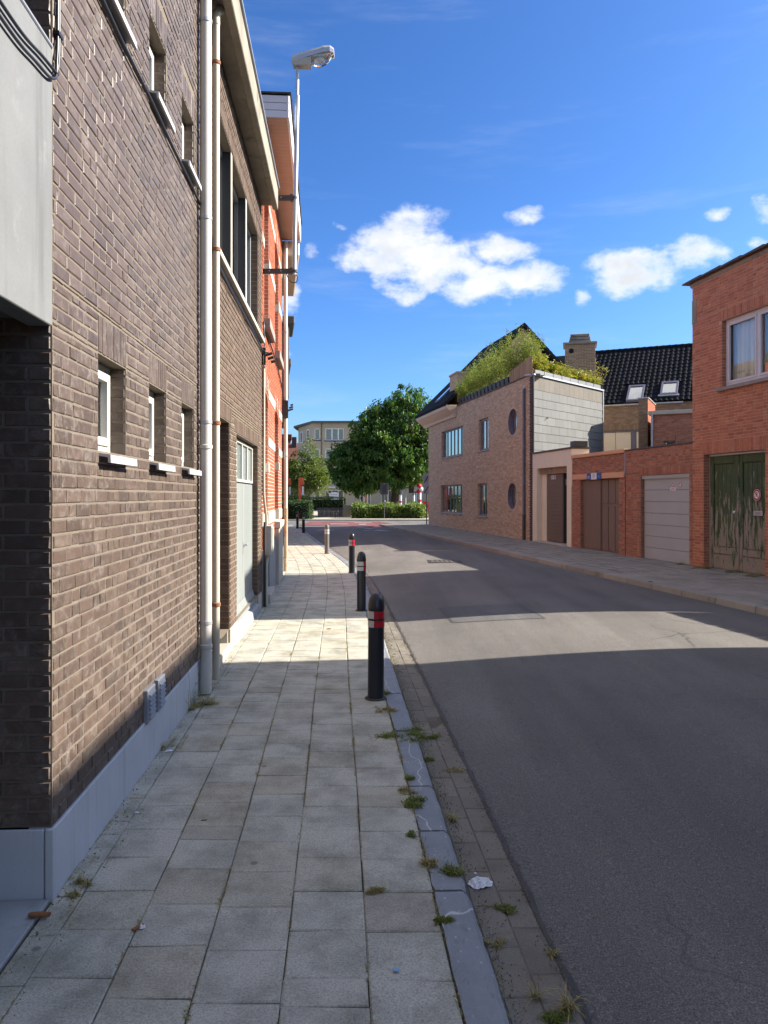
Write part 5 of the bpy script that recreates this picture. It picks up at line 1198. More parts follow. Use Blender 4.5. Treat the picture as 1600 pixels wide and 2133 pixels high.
# ------------------------------------------------------------------ houses behind the garages
rh = facade('rear_house', 10.4, 36, 0, .903, -.43); tag(rh, 'rear tan brick house with long black tiled roof and skylights', 'house')
ZE = 5.95; ZR = 9.2; DR = 3.9
ho = [(.15, 1.05, 1.5, 4.75, .12), (1.22, 2.0, 1.5, 4.75, .12)]
mb = MB(); wall_sheet(mb, -3.5, 9, 0, ZE, [(-.5, 2.05, 1.5, 4.75, .12)]); wr = mb.build('wall', 'mortar_tan', rh)
brickwork(rh, wr, lay(-.8, 9, 2.8, ZE, [(-.5, 2.05, 1.5, 4.75)], .21, .066, 'run', [(-.5, 2.05, 4.76, 4.98)]), 'brick_rear', maxind=0)
mb = MB(); mb.box(-3.5, 9, .3, 7.8, 0, ZE - .05); mb.build('building_body', 'mortar_tan', rh)
for a, b in ((-.48, .42), (.44, 1.12), (1.36, 2.04)): box_part('shutter', 'render_cream', rh, a, b, .06, .12, 1.5, 4.72, bev=.003)
box_part('window_post', 'zinc_purple', rh, 1.13, 1.35, .03, .12, 1.5, 4.73); box_part('window_head', 'zinc_purple', rh, -.48, 2.04, .025, .12, 4.66, 4.745)
sill(rh, -3.4, 3.4, ZE + .02, .08, .12, .2, 'steel_grey')
mb = MB(); mb.hexa([(-3.5, -.1, ZE), (9, -.1, ZE), (9, DR, ZR - .12), (-3.5, DR, ZR - .12)], [(-3.5, -.13, ZE + .03), (9, -.13, ZE + .03), (9, DR, ZR - .06), (-3.5, DR, ZR - .06)]); mb.hexa([(-3.5, DR, ZR - .12), (9, DR, ZR - .12), (9, 8, ZE), (-3.5, 8, ZE)], [(-3.5, DR, ZR - .06), (9, DR, ZR - .06), (9, 8, ZE + .05), (-3.5, 8, ZE + .05)])
rr_ = mb.build('roof', 'roof_tile', rh)
mb = MB(); mb.hexa([(-3.45, 0.1, ZE - .2), (-3.45, 7.7, ZE - .2), (-3.45, DR, ZR - .15)], [(8.95, .1, ZE - .2), (8.95, 7.7, ZE - .2), (8.95, DR, ZR - .15)]); mb.build('gable_core', 'mortar_tan', rh)
SLN = math.hypot(DR + .13, ZR - ZE - .09); slope = Vector((0, DR + .13, ZR - ZE - .09)).normalized(); nrm = Vector((0, -slope.z, slope.y)); base = Vector((0, -.13, ZE + .035))
def tile_geo(u, t, wv=.24, ln=.40, r=0.0, mb=None):
    """one pantile: a shallow S in section, lifted at its lower edge"""
    pr = [(0, .012), (.05, .046), (.11, .052), (.16, .018), (.24, .012)]; ru = mb
    lo = [base + slope * t + Vector((u + a, 0, 0)) + nrm * (h + .030) for a, h in pr]; hi = [base + slope * (t + ln) + Vector((u + a, 0, 0)) + nrm * h * .9 for a, h in pr]
    for i in range(4): ru.face([lo[i], lo[i + 1], hi[i + 1], hi[i]], r)
    lb = [p - nrm * .03 for p in lo]
    for i in range(4): ru.face([lb[i], lb[i + 1], lo[i + 1], lo[i]], r)
tset = []
MWr = root_matrix(rh)
for row in range(int(SLN / .33)):
    for k in range(int(7.5 / .232)):
        u, t = -1.6 + k * .232, row * .33
        if any(a < u + .1 < b and c < t + .15 < d for a, b, c, d in ((.82, 1.72, -.1, 1.5), (2.28, 3.22, .35, 1.65))): continue
        tset.append((u, t))
vis = []
for i, (u, t) in enumerate(tset):
    q = px(MWr @ (base + slope * t + Vector((u, 0, 0))))
    if 1255 < q[0] < 1440 and q[1] < 855: vis.append((-(MWr @ (base + slope * t + Vector((u, 0, 0)))).y * -1, i))
single = {i for _, i in sorted(vis)[:280]}
protos = []
for v in range(2):
    t_ = MB(); sb = base; base = Vector((0, 0, 0)); tile_geo(0, 0, mb=t_); base = sb; protos.append(t_.mesh('roof_tile', 'roof_tile'))
restm = MB()
for i, (u, t) in enumerate(tset):
    if i in single:
        ob = link('roof_tile', protos[i % 2], rr_); ob.location = base + slope * t + Vector((u, 0, 0)) + nrm * RNG.uniform(0, .006)
    else: tile_geo(u, t, r=RNG.random(), mb=restm)
restm.build('roof_tiles', 'roof_tile', rr_, kind='stuff')
for k in range(30):
    a = -2 + k * .30; c_ = MB(); c_.tube([(a, DR, ZR - .04), (a + .33, DR, ZR - .02)], .10, 10); c_.build('ridge_tile', 'roof_tile', rr_)
def roof_window(u0, u1, t0, t1):
    P = lambda u, t, h: base + slope * t + Vector((u, 0, 0)) + nrm * h
    fr = MB()
    for a, b, c, d in ((u0, u0 + .09, t0, t1), (u1 - .09, u1, t0, t1), (u0 + .09, u1 - .09, t0, t0 + .1), (u0 + .09, u1 - .09, t1 - .12, t1)):
        fr.hexa([P(a, c, .0), P(b, c, .0), P(b, d, .0), P(a, d, .0)], [P(a, c, .12), P(b, c, .12), P(b, d, .12), P(a, d, .12)])
    f = fr.build('skylight', 'zinc_purple', rr_)
    gl = MB(); gl.face([P(u0 + .05, t0 + .05, .08), P(u1 - .05, t0 + .05, .08), P(u1 - .05, t1 - .05, .08), P(u0 + .05, t1 - .05, .08)]); gl.build('pane', 'mirror_glass', f)
    gl = MB(); gl.face([P(u0 + .05, t0 + .05, .03), P(u1 - .05, t0 + .05, .03), P(u1 - .05, t1 - .05, .03), P(u0 + .05, t1 - .05, .03)]); gl.build('blind', 'zinc', f)
roof_window(.92, 1.65, .06, 1.42); roof_window(2.38, 3.12, .46, 1.58)
mb = MB(); P = lambda u, t, h: base + slope * t + Vector((u, 0, 0)) + nrm * h
mb.hexa([P(2.3, .34, .05), P(3.2, .34, .05), P(3.2, .45, .05), P(2.3, .45, .05)], [P(2.3, .34, .10), P(3.2, .34, .10), P(3.2, .45, .10), P(2.3, .45, .10)]); mb.build('flashing', 'steel_grey', rr_)

# party wall stub and red brick extension in front of the rear house
pw = facade('party_wall', 10.27, 31.0, 0, .903, -.43); tag(pw, 'narrow tan brick party wall with sunlit red side behind the garages', 'wall')
mb = MB(); mb.box(0, .36, 0, 2.6, 0, 5.62); pwb = mb.build('wall', 'mortar_tan', pw)
brickwork(pw, pwb, lay(0, .36, 2.8, 5.62, (), .2, .066), 'brick_rear', maxind=0)
brickwork(pw, pwb, lay(0, 2.6, 2.8, 5.62, (), .2, .066), 'brick_orange', o=(.36, 0, 0), U=(0, 1, 0), N=(1, 0, 0), maxind=0)
box_part('coping', 'steel_grey', pw, -.03, .40, -.04, 2.64, 5.622, 5.67)
xt = facade('rear_extension', 10.55, 30.2, 0, .903, -.43); tag(xt, 'dark red brick rear extension with pale coping behind the garages', 'extension')
brick_facade(xt, 0, 4.5, 2.4, 4.88, [(.42, .86, 2.45, 3.85, .15), (1.75, 2.3, 3.3, 4.0, .05)], 'brick_garage', 'mortar_garage', soldiers=[(.30, .95, 3.85, 4.03)], maxind=0)
mb = MB(); mb.box(0, 4.5, .17, 3.2, 0, 4.87); mb.face([(0.002, 0, 0), (.002, .17, 0), (.002, .17, 4.87), (.002, 0, 4.87)]); mb.box(0, 4.5, .002, .16, 0, 2.39); mb.build('building_body', 'brick_dark', xt)
window(xt, .42, .86, 2.45, 3.85, .09, 'frame_grey', bd=.16)
box_part('shutter', 'frame_grey', xt, 1.75, 2.3, -.01, .04, 3.3, 4.0)
box_part('coping', 'stone_pale', xt, -.14, 4.5, -.12, .4, 4.885, 5.03, bev=.01)
e = facade('downpipe', 10.55, 30.2, 0, .903, -.43); mb = MB(); mb.cyl((.0, -.08, 2.4), (.0, -.08, 4.9), .045, n=14); mb.build('pipe', 'steel_grey', e, smooth=True)
mb = MB(); mb.cyl((.0, -.08, 3.4), (.0, -.08, 3.44), .055, n=14); mb.build('clip', 'steel_grey', e); tag(e, 'grey downpipe on the red rear extension', 'downpipe')

# ------------------------------------------------------------------ plants
def leaf(mb, p, d, up, ln, wd, r, droop=.25):
    """one folded leaf: two quads meeting along the midrib"""
    d = d.normalized(); s = d.cross(up)
    s = s.normalized() if s.length > 1e-3 else d.orthogonal().normalized()
    n = s.cross(d); m = p + d * ln * .5 - n * 0; t = p + d * ln - Vector((0, 0, ln * droop))
    a, b = m + s * wd * .5 + n * wd * .15, m - s * wd * .5 + n * wd * .15
    mb.face([p, a, t, m] if False else [p, a, t], r); mb.face([p, t, b], r)
def rvec(rng):
    while True:
        v = Vector((rng.uniform(-1, 1), rng.uniform(-1, 1), rng.uniform(-1, 1)))
        if .05 < v.length < 1: return v.normalized()
def limbs(mb, p, d, ln, r, depth, rng, tips, spread=.7):
    """recursive limbs; returns branch tips"""
    n = 4; pts = [p]; q = p.copy(); dd = d.normalized()
    for i in range(n):
        dd = (dd + rvec(rng) * .16 + Vector((0, 0, .06))).normalized(); q = q + dd * ln / n; pts.append(q)
    mb.tube(pts, r, 7, taper=r * .6); tips.append((q, dd))
    if depth:
        for k in range(rng.choice((2, 3, 3))):
            nd = (dd + rvec(rng) * spread).normalized(); limbs(mb, pts[-1 - (k % 2)], nd, ln * rng.uniform(.62, .82), r * .58, depth - 1, rng, tips, spread)
def tree(name, loc, h, trunk_h, trunk_r, blobs, nl, leaf_l, leaf_w, lm, lab, seed, droop=.35, lean=(0, 0), flat=.5):
    """trunk with limbs, and leaves in clumps spread through the crown volume; blobs = (x,y,z,rx,ry,rz) round the tree base"""
    rng = random.Random(seed); e = empty(name, loc); tr = MB(); tips = []
    top = Vector((lean[0], lean[1], trunk_h))
    tr.tube(catmull([(0, 0, -.2), (lean[0] * .25, lean[1] * .25, trunk_h * .35), (lean[0] * .6, lean[1] * .6, trunk_h * .7), tuple(top)], 4), trunk_r * 1.25, 10, taper=trunk_r * .8)
    for k in range(5): limbs(tr, top - Vector((0, 0, .1 * k)), Vector((math.cos(k * 1.26 + seed), math.sin(k * 1.26 + seed), 1.1)), h * .22, trunk_r * .5, 3, rng, tips)
    tr.build('trunk', 'bark', e, smooth=True)
    cr = MB(); vol = [b[3] * b[4] * b[5] for b in blobs]; tot = sum(vol)
    for b, v in zip(blobs, vol):
        c = Vector(b[:3]); nclump = max(3, int(nl * v / tot / 26))
        for _ in range(nclump):
            q = rvec(rng); rad = rng.uniform(.30, 1.18) ** .6
            cc = c + Vector((q.x * b[3], q.y * b[4], q.z * b[5])) * rad
            out = Vector((q.x, q.y, q.z * .7 + .15)); tone = rng.uniform(0, .55)
            cs = rng.uniform(.45, 1.2) * leaf_l * 1.8
            for _ in range(26):
                p = cc + rvec(rng) * cs * rng.random() ** .5
                d = (out * .6 + rvec(rng) * .9 - Vector((0, 0, flat))).normalized()
                leaf(cr, p, d, Vector((0, 0, 1)) + rvec(rng) * .5, leaf_l * rng.uniform(.6, 1.2), leaf_w * rng.uniform(.7, 1.2), min(1, tone + rng.random() * .45), droop)
    cr.build('crown', lm, e)
    return tag(e, lab, 'tree')
blobs = [(0, 0, 5.2, 3.3, 3.2, 2.6), (-2.6, 0, 4.2, 2.5, 2.4, 2.0), (2.0, 0, 5.0, 2.2, 2.3, 1.9), (.6, 0, 7.6, 2.6, 2.4, 2.0), (1.4, .2, 9.2, 1.5, 1.5, 1.3), (-3.7, 0, 4.6, 1.7, 1.8, 1.4), (-1.2, -.4, 6.9, 2.2, 2.2, 1.7), (2.8, .3, 8.3, 1.0, 1.1, .9), (-2.4, -.3, 2.9, 1.8, 1.9, 1.0), (-.3, -.3, 3.5, 1.7, 2.0, .9), (3.0, 0, 6.6, 1.2, 1.4, 1.4), (1.1, 0, 10.2, .7, .7, .7), (-.9, 0, 8.1, 1.6, 1.7, 1.2), (-2.6, 0, 5.9, 1.6, 1.7, 1.2)]
tree('large_tree', (.75, 63, 0), 10.5, 3.4, .34, blobs, 46000, .25, .165, 'leaf_catalpa', 'large broad dark green tree on the square beyond the street', 3, lean=(.5, 0), droop=.5)
blobs = [(0, 0, 3.6, 1.9, 1.8, 1.6), (-.9, 0, 3.2, 1.5, 1.5, 1.3), (1.0, 0, 3.0, 1.3, 1.3, 1.1), (.3, 0, 5.2, .8, .8, 1.2), (-1.0, 0, 4.9, .6, .6, .9), (-1.8, 0, 3.8, .9, .9, .8), (.35, 0, 6.2, .35, .35, .8)]
tree('small_tree', (-6.9, 68, 0), 6, 1.5, .10, blobs, 11000, .26, .11, 'leaf_pale', 'small pale green tree in front of the beige apartment block', 5, droop=.2, flat=-.2)

def hedge(name, x0, x1, y0, y1, z0, z1, lm, lab, n, seed, ll=.12, wob=.06, base=True):
    rng = random.Random(seed); e = empty(name, ((x0 + x1) / 2, (y0 + y1) / 2, z0)); hx, hy, h = (x1 - x0) / 2, (y1 - y0) / 2, z1 - z0
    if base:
        mb = MB(); mb.box(-hx + .1, hx - .1, -hy + .1, hy - .1, 0, h - .1); mb.build('dark_core', 'interior_dark', e)  # solid near-black box put in for the shade inside the leaves
    mb = MB()
    for _ in range(n):
        f = rng.random(); x, y, z = rng.uniform(-hx, hx), rng.uniform(-hy, hy), rng.uniform(0, h)
        if f < .45: y = -hy; out = Vector((0, -1, .2))
        elif f < .8: z = h; out = Vector((0, -.2, 1))
        elif f < .9: x = hx; out = Vector((1, -.2, .2))
        else: x = -hx; out = Vector((-1, -.2, .2))
        p = Vector((x, y, z)) + rvec(rng) * wob * (1 + math.sin(x * 3 + z * 2))
        leaf(mb, p, out + rvec(rng) * .9, Vector((0, 0, 1)) + rvec(rng), ll * rng.uniform(.6, 1.3), ll * .5, rng.random(), .1)
    mb.build('foliage', lm, e); return tag(e, lab, 'hedge')
hedge('clipped_hedge', -10.6, -5.25, 54.6, 56.2, 0, 1.28, 'leaf_hedge', 'dark clipped hedge block at the corner behind the far bollards', 5200, 1, .12)
hedge('clipped_hedge', -8.5, -6.0, 60.5, 61.6, .6, 1.62, 'leaf_hedge_light', 'sunlit hedge behind the dark clipped hedge, left of the orange post', 2200, 2, .13)
hedge('clipped_hedge', -6.0, -3.2, 61, 62.4, .6, 1.5, 'leaf_hedge_light', 'low sunlit hedge beside the concrete bench wall', 2400, 3, .13)
hedge('low_shrub_bed', -2.2, 2.85, 56.6, 58.2, .03, .86, 'leaf_hedge_light', 'leafy light green shrub bed in front of the large tree', 5200, 4, .22, .16)

# walls of the planted square
def simple_wall(name, x0, x1, y0, y1, z1, m, lab, cap=None, ribs=0):
    e = empty(name, (x0, y0, .05)); mb = MB(); mb.box(0, x1 - x0, 0, y1 - y0, -.1, z1); bevel(mb.build('wall', m, e), .02, 1)
    if cap: box_part('cap', cap, e, -.06, x1 - x0 + .06, -.08, y1 - y0 + .06, z1 + .002, z1 + .10, bev=.01)
    for i in range(ribs): box_part('rib', 'concrete_old', e, .1 + i * (x1 - x0 - .3) / max(1, ribs - 1), .2 + i * (x1 - x0 - .3) / max(1, ribs - 1), -.06, -.002, 0, z1 - .05)
    return tag(e, lab, 'wall')
simple_wall('planter_wall', -5.2, -2.7, 60.2, 60.6, .62, 'garden_wall', 'low ribbed concrete planter wall under a dark coping', 'sign_dark', ribs=7)
simple_wall('garden_wall', -2.5, 2.2, 58.8, 59.2, .95, 'garden_wall', 'brown garden wall behind the shrub bed')
simple_wall('garden_wall', -3.2, -2.55, 59.6, 60.6, .95, 'garden_wall', 'short pale wall end beside the planter wall')

# ------------------------------------------------------------------ beige apartment block
ap = empty('apartment_block', (-7.95, 85, 0)); tag(ap, 'beige four storey apartment block with chamfered corner behind the trees', 'apartment block')
ZA = 9.75; cx_, cy_ = -2.2, 6.0; AL = 17.5   # chamfer vector (left, back) and length of the front
mb = MB(); rows = [(.75, 2.35), (3.35, 4.75), (5.6, 6.95), (7.85, 9.2)]
wins = []
for z0, z1 in rows:
    wins += [(.25, .85, z0 + .05, z1 - .02), (1.45, 3.5, z0, z1), (5.3, 6.5, z0, z1), (7.6, 10.0, z0, z1), (11.2, 12.2, z0, z1), (13.0, 15.2, z0, z1)]
wall_sheet(mb, 0, AL, 0, ZA, [(a, b, c, d, .15) for a, b, c, d in wins]); mb.build('wall', 'apartment_plaster', ap)
for a, b, c, d in wins:
    wn = window(ap, a, b, c, d, .08, 'white_paint', 'window_glass', mull=() if b - a < 1 else ((.36, .70) if b - a < 2.2 else (.33, .66)), fw=.09, fd=.06, mw=.12, bd=.16, back='sky_blue_paint' if False else 'interior_grey')
    if c > 3: box_part('sill', 'sign_dark', ap, a - .12, b + .12, -.08, .1, c - .12, c - .004)
ch = empty('chamfer', (0, 0, 0)); bpy.data.objects.remove(ch)
mb = MB(); a0 = Vector((0, 0, 0)); b0 = Vector((cx_, cy_, 0)); dd = (b0 - a0).normalized(); nn = Vector((-dd.y, dd.x, 0)); nn = nn if nn.y < 0 else -nn; CL = (b0 - a0).length
mb.hexa([(0, .001, 0), (cx_, cy_, 0), (cx_, 14, 0), (0, 14, 0)], [(0, .001, ZA), (cx_, cy_, ZA), (cx_, 14, ZA), (0, 14, ZA)]); mb.box(0.001, AL, .17, 14, 0, ZA - .01); mb.build('building_body', 'apartment_plaster', ap)
for z0, z1 in rows[1:]:
    for t in (1.2, 4.3):
        P = lambda u, w_, z: tuple(dd * u + nn * w_ + Vector((0, 0, z)))
        m2 = MB()
        for a, b, c, d in ((t, t + .12, z0, z1), (t + .9, t + 1.02, z0, z1), (t + .12, t + .9, z0, z0 + .1), (t + .12, t + .9, z1 - .1, z1)):
            m2.hexa([P(a, -.02, c), P(b, -.02, c), P(b, -.02, d), P(a, -.02, d)], [P(a, .05, c), P(b, .05, c), P(b, .05, d), P(a, .05, d)])
        f = m2.build('window', 'white_paint', ap); m2 = MB(); m2.face([P(t + .1, .02, z0 + .05), P(t + .92, .02, z0 + .05), P(t + .92, .02, z1 - .05), P(t + .1, .02, z1 - .05)]); m2.build('pane', 'sign_dark', f)
mb = MB(); mb.hexa([(AL, -.45, ZA + .004), (.05, -.45, ZA + .004), (cx_ - .55, cy_ - .1, ZA + .004), (cx_ - .5, 14, ZA + .004), (AL, 14, ZA + .004)], [(AL, -.45, ZA + .22), (.05, -.45, ZA + .22), (cx_ - .55, cy_ - .1, ZA + .22), (cx_ - .5, 14, ZA + .22), (AL, 14, ZA + .22)]); mb.build('roof', 'roof_edge', ap)
box_part('canopy', 'litter_white', ap, 1.2, 9.0, -.7, .0, 2.62, 2.72)
for z_ in (5.15, 7.4): box_part('string_course', 'apartment_plaster', ap, .004, AL - .01, -.03, 0, z_, z_ + .06, bev=0)
box_part('downpipe', 'sign_dark', ap, 1.02, 1.08, -.08, 0, 2.7, ZA, bev=0)
# painted lettering on the shop window
sg = empty('shop_window_sign', (-5.55, 84.7, .8)); tag(sg, 'white painted shield shaped sign on the ground floor shop window', 'sign')
mb = MB(); mb.prism([(-.55, 1.15), (-.5, .95), (-.25, .25), (-.15, 0), (.2, 0), (.3, .3), (.55, .95), (.6, 1.2), (.2, 1.35), (-.2, 1.3)], -.02, .01); bd_ = mb.build('board', 'litter_white', sg)
for z_ in (1.05, .85): box_part('text_line', 'sign_grey', sg, -.38, .42, -.03, -.021, z_ - .05, z_ + .05, bev=0)

def gable_house(name, x, y, w_, d_, h, rh_, m, rm, lab, rz_=0):
    e = empty(name, (x, y, 0), rz_); mb = MB(); mb.box(-w_ / 2, w_ / 2, 0, d_, 0, h); mb.hexa([(-w_ / 2, .0, h), (-w_ / 2, d_, h), (-w_ / 2, d_ / 2, h + rh_)], [(w_ / 2, .0, h), (w_ / 2, d_, h), (w_ / 2, d_ / 2, h + rh_)]); mb.build('wall', m, e)
    mb = MB(); mb.hexa([(-w_ / 2 - .2, -.3, h - .15), (w_ / 2 + .2, -.3, h - .15), (w_ / 2 + .2, d_ / 2, h + rh_), (-w_ / 2 - .2, d_ / 2, h + rh_)], [(-w_ / 2 - .2, -.3, h), (w_ / 2 + .2, -.3, h), (w_ / 2 + .2, d_ / 2, h + rh_ + .15), (-w_ / 2 - .2, d_ / 2, h + rh_ + .15)])
    mb.hexa([(-w_ / 2 - .2, d_ / 2, h + rh_), (w_ / 2 + .2, d_ / 2, h + rh_), (w_ / 2 + .2, d_ + .3, h - .15), (-w_ / 2 - .2, d_ + .3, h - .15)], [(-w_ / 2 - .2, d_ / 2, h + rh_ + .15), (w_ / 2 + .2, d_ / 2, h + rh_ + .15), (w_ / 2 + .2, d_ + .3, h), (-w_ / 2 - .2, d_ + .3, h)]); rf_ = mb.build('roof', rm, e)
    box_part('chimney', 'brick_dark', rf_, w_ * .3, w_ * .3 + .6, d_ * .4, d_ * .4 + .6, h + rh_ * .5, h + rh_ + .9, bev=0)
    for i in range(max(1, int(w_ / 2.5))):
        for z0 in ((.9,) if h < 4 else (.9, 3.6)): window(e, -w_ / 2 + .7 + i * 2.5, -w_ / 2 + 2.0 + i * 2.5, z0, z0 + 1.4, -.02, 'white_paint', mull=(.5,), bd=.015, fd=.04, back=None, pane='sign_dark')
    return tag(e, lab, 'house')
gable_house('roof_house', -15.5, 98, 11, 9, 5.2, 3.4, 'brick_tan', 'roof_tile_red', 'distant house with brown red tiled roof behind the small tree')
wb = gable_house('white_house', 9.5, 92, 12, 8, 3.2, 2.2, 'sky_blue_paint', 'roof_tile', 'pale blue fronted building beyond the red and white posts')
gable_house('brick_house', 15, 80, 8, 8, 5.5, 2.5, 'brick_dark', 'roof_tile', 'dark brick house beyond the traffic light')

# ------------------------------------------------------------------ things on the square
def post(name, x, y, h, r, m, lab, cat, extra=None, z=.05):
    e = empty(name, (x, y, z)); mb = MB(); mb.cyl((0, 0, -.1), (0, 0, h), r, n=12); mb.build('post', m, e, smooth=True)
    if extra: extra(e)
    return tag(e, lab, cat)
def orange_head(e):
    mb = MB(); mb.lathe([(0, 2.5), (.12, 2.5), (.17, 2.6), (.17, 2.95), (.12, 3.08), (0, 3.1)], (.16, 0), 14); mb.build('head', 'orange_plastic', e, smooth=True); box_part('plate', 'litter_white', e, .16, .30, -.05, .05, 1.75, 2.4)
post('orange_post', -6.62, 60.5, 3.1, .11, 'orange_plastic', 'orange post with red lantern head standing in the hedge', 'post', orange_head)
post('orange_post', -7.9, 62.5, 2.3, .16, 'orange_plastic', 'second orange post, half hidden behind the white downpipe', 'post', orange_head)
def stripes(h, knob=False):
    def f(e):
        for i in range(4): mb = MB(); mb.cyl((0, 0, .1 + i * h * .19), (0, 0, .1 + i * h * .19 + h * .095), .103, n=14); mb.build('red_band', 'red_paint', e)
        mb = MB(); mb.lathe([(.1, h), (.11, h + .04), (.06, h + .16), (0, h + .2)], (0, 0), 12); mb.build('cap', 'sign_dark', e)
        if knob:
            for i, (dx, dz) in enumerate(((-.12, .1), (.1, .3), (-.05, .55))):
                mb = MB(); mb.lathe([(0, h + dz - .2), (.18, h + dz - .12), (.2, h + dz), (.1, h + dz + .15), (0, h + dz + .18)], (dx, 0), 10); mb.build('warning_lamp', ('red_paint', 'litter_white', 'red_paint')[i], e, smooth=True)
    return f
post('striped_post', 1.32, 61.5, 1.75, .1, 'litter_white', 'red and white striped post nearest the tree trunk', 'post', stripes(1.75))
post('striped_post', 2.42, 62.5, 1.7, .1, 'litter_white', 'middle red and white striped post before the pale blue building', 'post', stripes(1.7))
post('striped_post', 2.86, 61, 1.9, .1, 'litter_white', 'tallest striped post topped with red and white warning lamps', 'post', stripes(1.9, True))
def lights(e):
    box_part('signal_head', 'frame_dark', e, .28, .72, -.2, .1, 1.9, 2.75); box_part('arm', 'frame_dark', e, 0, .3, -.05, .05, 2.3, 2.4)
    for i in range(3): mb = MB(); mb.cyl((.5, -.21, 2.05 + i * .27), (.5, -.24, 2.05 + i * .27), .09, n=12); mb.build('lens', ('tile_red_dark', 'sign_dark', 'sign_dark')[i], e)
post('traffic_light', 1.85, 66, 3.6, .055, 'sign_grey', 'grey pole with black traffic light head', 'traffic light', lights)
mb = MB(); mb.hexa([(-.75, -.6, 0), (.75, -.6, 0), (.75, .6, 0), (-.75, .6, 0)], [(-.85, -.7, 1.15), (.85, -.7, 1.15), (.85, .7, 1.15), (-.85, .7, 1.15)])
e = empty('red_container', (4.0, 62, .05)); bevel(mb.build('body', 'red_paint', e), .04, 2); box_part('rim', 'red_paint', e, -.9, .9, -.74, .74, 1.152, 1.22); tag(e, 'bright red waste container beside the corner of the beige house', 'container')
for k in (-.25, .25): box_part('rib', 'red_paint', e, k - .04, k + .04, -.72, -.60, .05, 1.1)
# end-of-zone sign with two slashed panels
e = empty('zone_sign', (2.42, 43.6, .06)); mb = MB(); mb.cyl((0, 0, -.1), (0, 0, 2.95), .035, n=12); mb.build('post', 'sign_dark', e, smooth=True)
for z0, z1 in ((1.78, 2.30), (2.34, 2.92)):
    pn = box_part('panel', 'sign_grey', e, -.20, .20, -.055, -.037, z0, z1, bev=.01)
    mb = MB(); mb.hexa([(-.18, -.058, z0 + .03), (-.14, -.058, z0 + .01), (.19, -.058, z1 - .05), (.15, -.058, z1 - .01)], [(-.18, -.062, z0 + .03), (-.14, -.062, z0 + .01), (.19, -.062, z1 - .05), (.15, -.062, z1 - .01)]); mb.build('slash', 'frame_dark', pn)
    if z0 > 2: box_part('picture', 'zinc', pn, -.12, .12, -.0575, -.0551, z0 + .12, z1 - .14, bev=0)
tag(e, 'grey sign post with two panels crossed by black slashes at the corner', 'sign')
e = empty('square_sign', (0.02, 55.6, .05)); mb = MB(); mb.cyl((0, 0, -.1), (0, 0, 2.6), .035, n=10); mb.build('post', 'sign_dark', e, smooth=True); box_part('panel', 'sign_dark', e, -.28, .28, -.06, -.036, 1.75, 2.55, bev=.01); box_part('symbol', 'iron_dark', e, -.12, .12, -.066, -.061, 1.9, 2.4, bev=0)
tag(e, 'dark square sign on a thin post in front of the large tree', 'sign')
post('white_marker', -3.3 + 3.35, 60.8, 1.3, .07, 'litter_white', 'short white marker post behind the garden wall', 'post')
box_ = empty('bench', (-4.3, 58.9, .05)); tag(box_, 'dark slatted bench in front of the planter wall', 'bench')
for i in range(3): box_part('slat', 'sign_dark', box_, -.8, .8, -.2 + i * .15, -.07 + i * .15, .42, .46)
for k in (-.6, .6): box_part('leg', 'sign_dark', box_, k - .04, k + .04, -.18, .2, 0, .418)

# ------------------------------------------------------------------ bollards
def bollard(x, y, h, r, lab, body='bollard_black', red_angle=0, red=True, pale=False, tilt=0.0, z=0.0):
    e = empty('bollard', (x, y, z)); e.rotation_euler = (tilt, tilt * .5, red_angle)
    mb = MB(); hs = h - r
    prof = [(r * 1.0, -.05), (r, .0), (r, hs - .04), (r * 1.0, hs - .035)]
    mb.lathe(prof, (0, 0), 32); mb.build('post', body, e, smooth=True)
    mb = MB(); mb.lathe([(r * 1.03, hs - .05), (r * 1.06, hs - .035), (r * 1.04, hs - .015), (r * .99, hs + .01), (r * .94, hs + .035), (r * .80, hs + .062), (r * .58, hs + .08), (r * .3, hs + .091), (.001, hs + .094)], (0, 0), 32); mb.build('cap', body, e, smooth=True)
    mb = MB(); mb.lathe([(r * 1.35, -.02), (r * 1.35, .006), (r * 1.22, .012), (r * 1.02, .013)], (0, 0), 28); mb.build('base_collar', 'iron_dark', e, smooth=True)
    zb = hs - .05
    for a, b in ((zb - .066, zb - .004), (zb - .138, zb - .082)):
        for i in range(2):
            m_ = 'reflector_white' if (i == 0 or not red) else 'reflector_red'
            mb = MB(); n = 16; t0 = math.pi * i
            q = [(t0 + math.pi * k / n) for k in range(n + 1)]
            for k in range(n):
                p0 = (math.cos(q[k]) * (r + .0025), math.sin(q[k]) * (r + .0025)); p1 = (math.cos(q[k + 1]) * (r + .0025), math.sin(q[k + 1]) * (r + .0025))
                mb.face([(*p0, a), (*p1, a), (*p1, b), (*p0, b)])
            mb.build('white_band' if m_.endswith('white') else 'red_band', m_, e, smooth=True)
    mb = MB(); mb.lathe([(r + .001, zb - .082), (r + .005, zb - .080), (r + .005, zb - .068), (r + .001, zb - .066)], (0, 0), 32); mb.build('ring', body, e, smooth=True)
    tag(e, lab, 'bollard', 'bollards along the kerb')
    return e
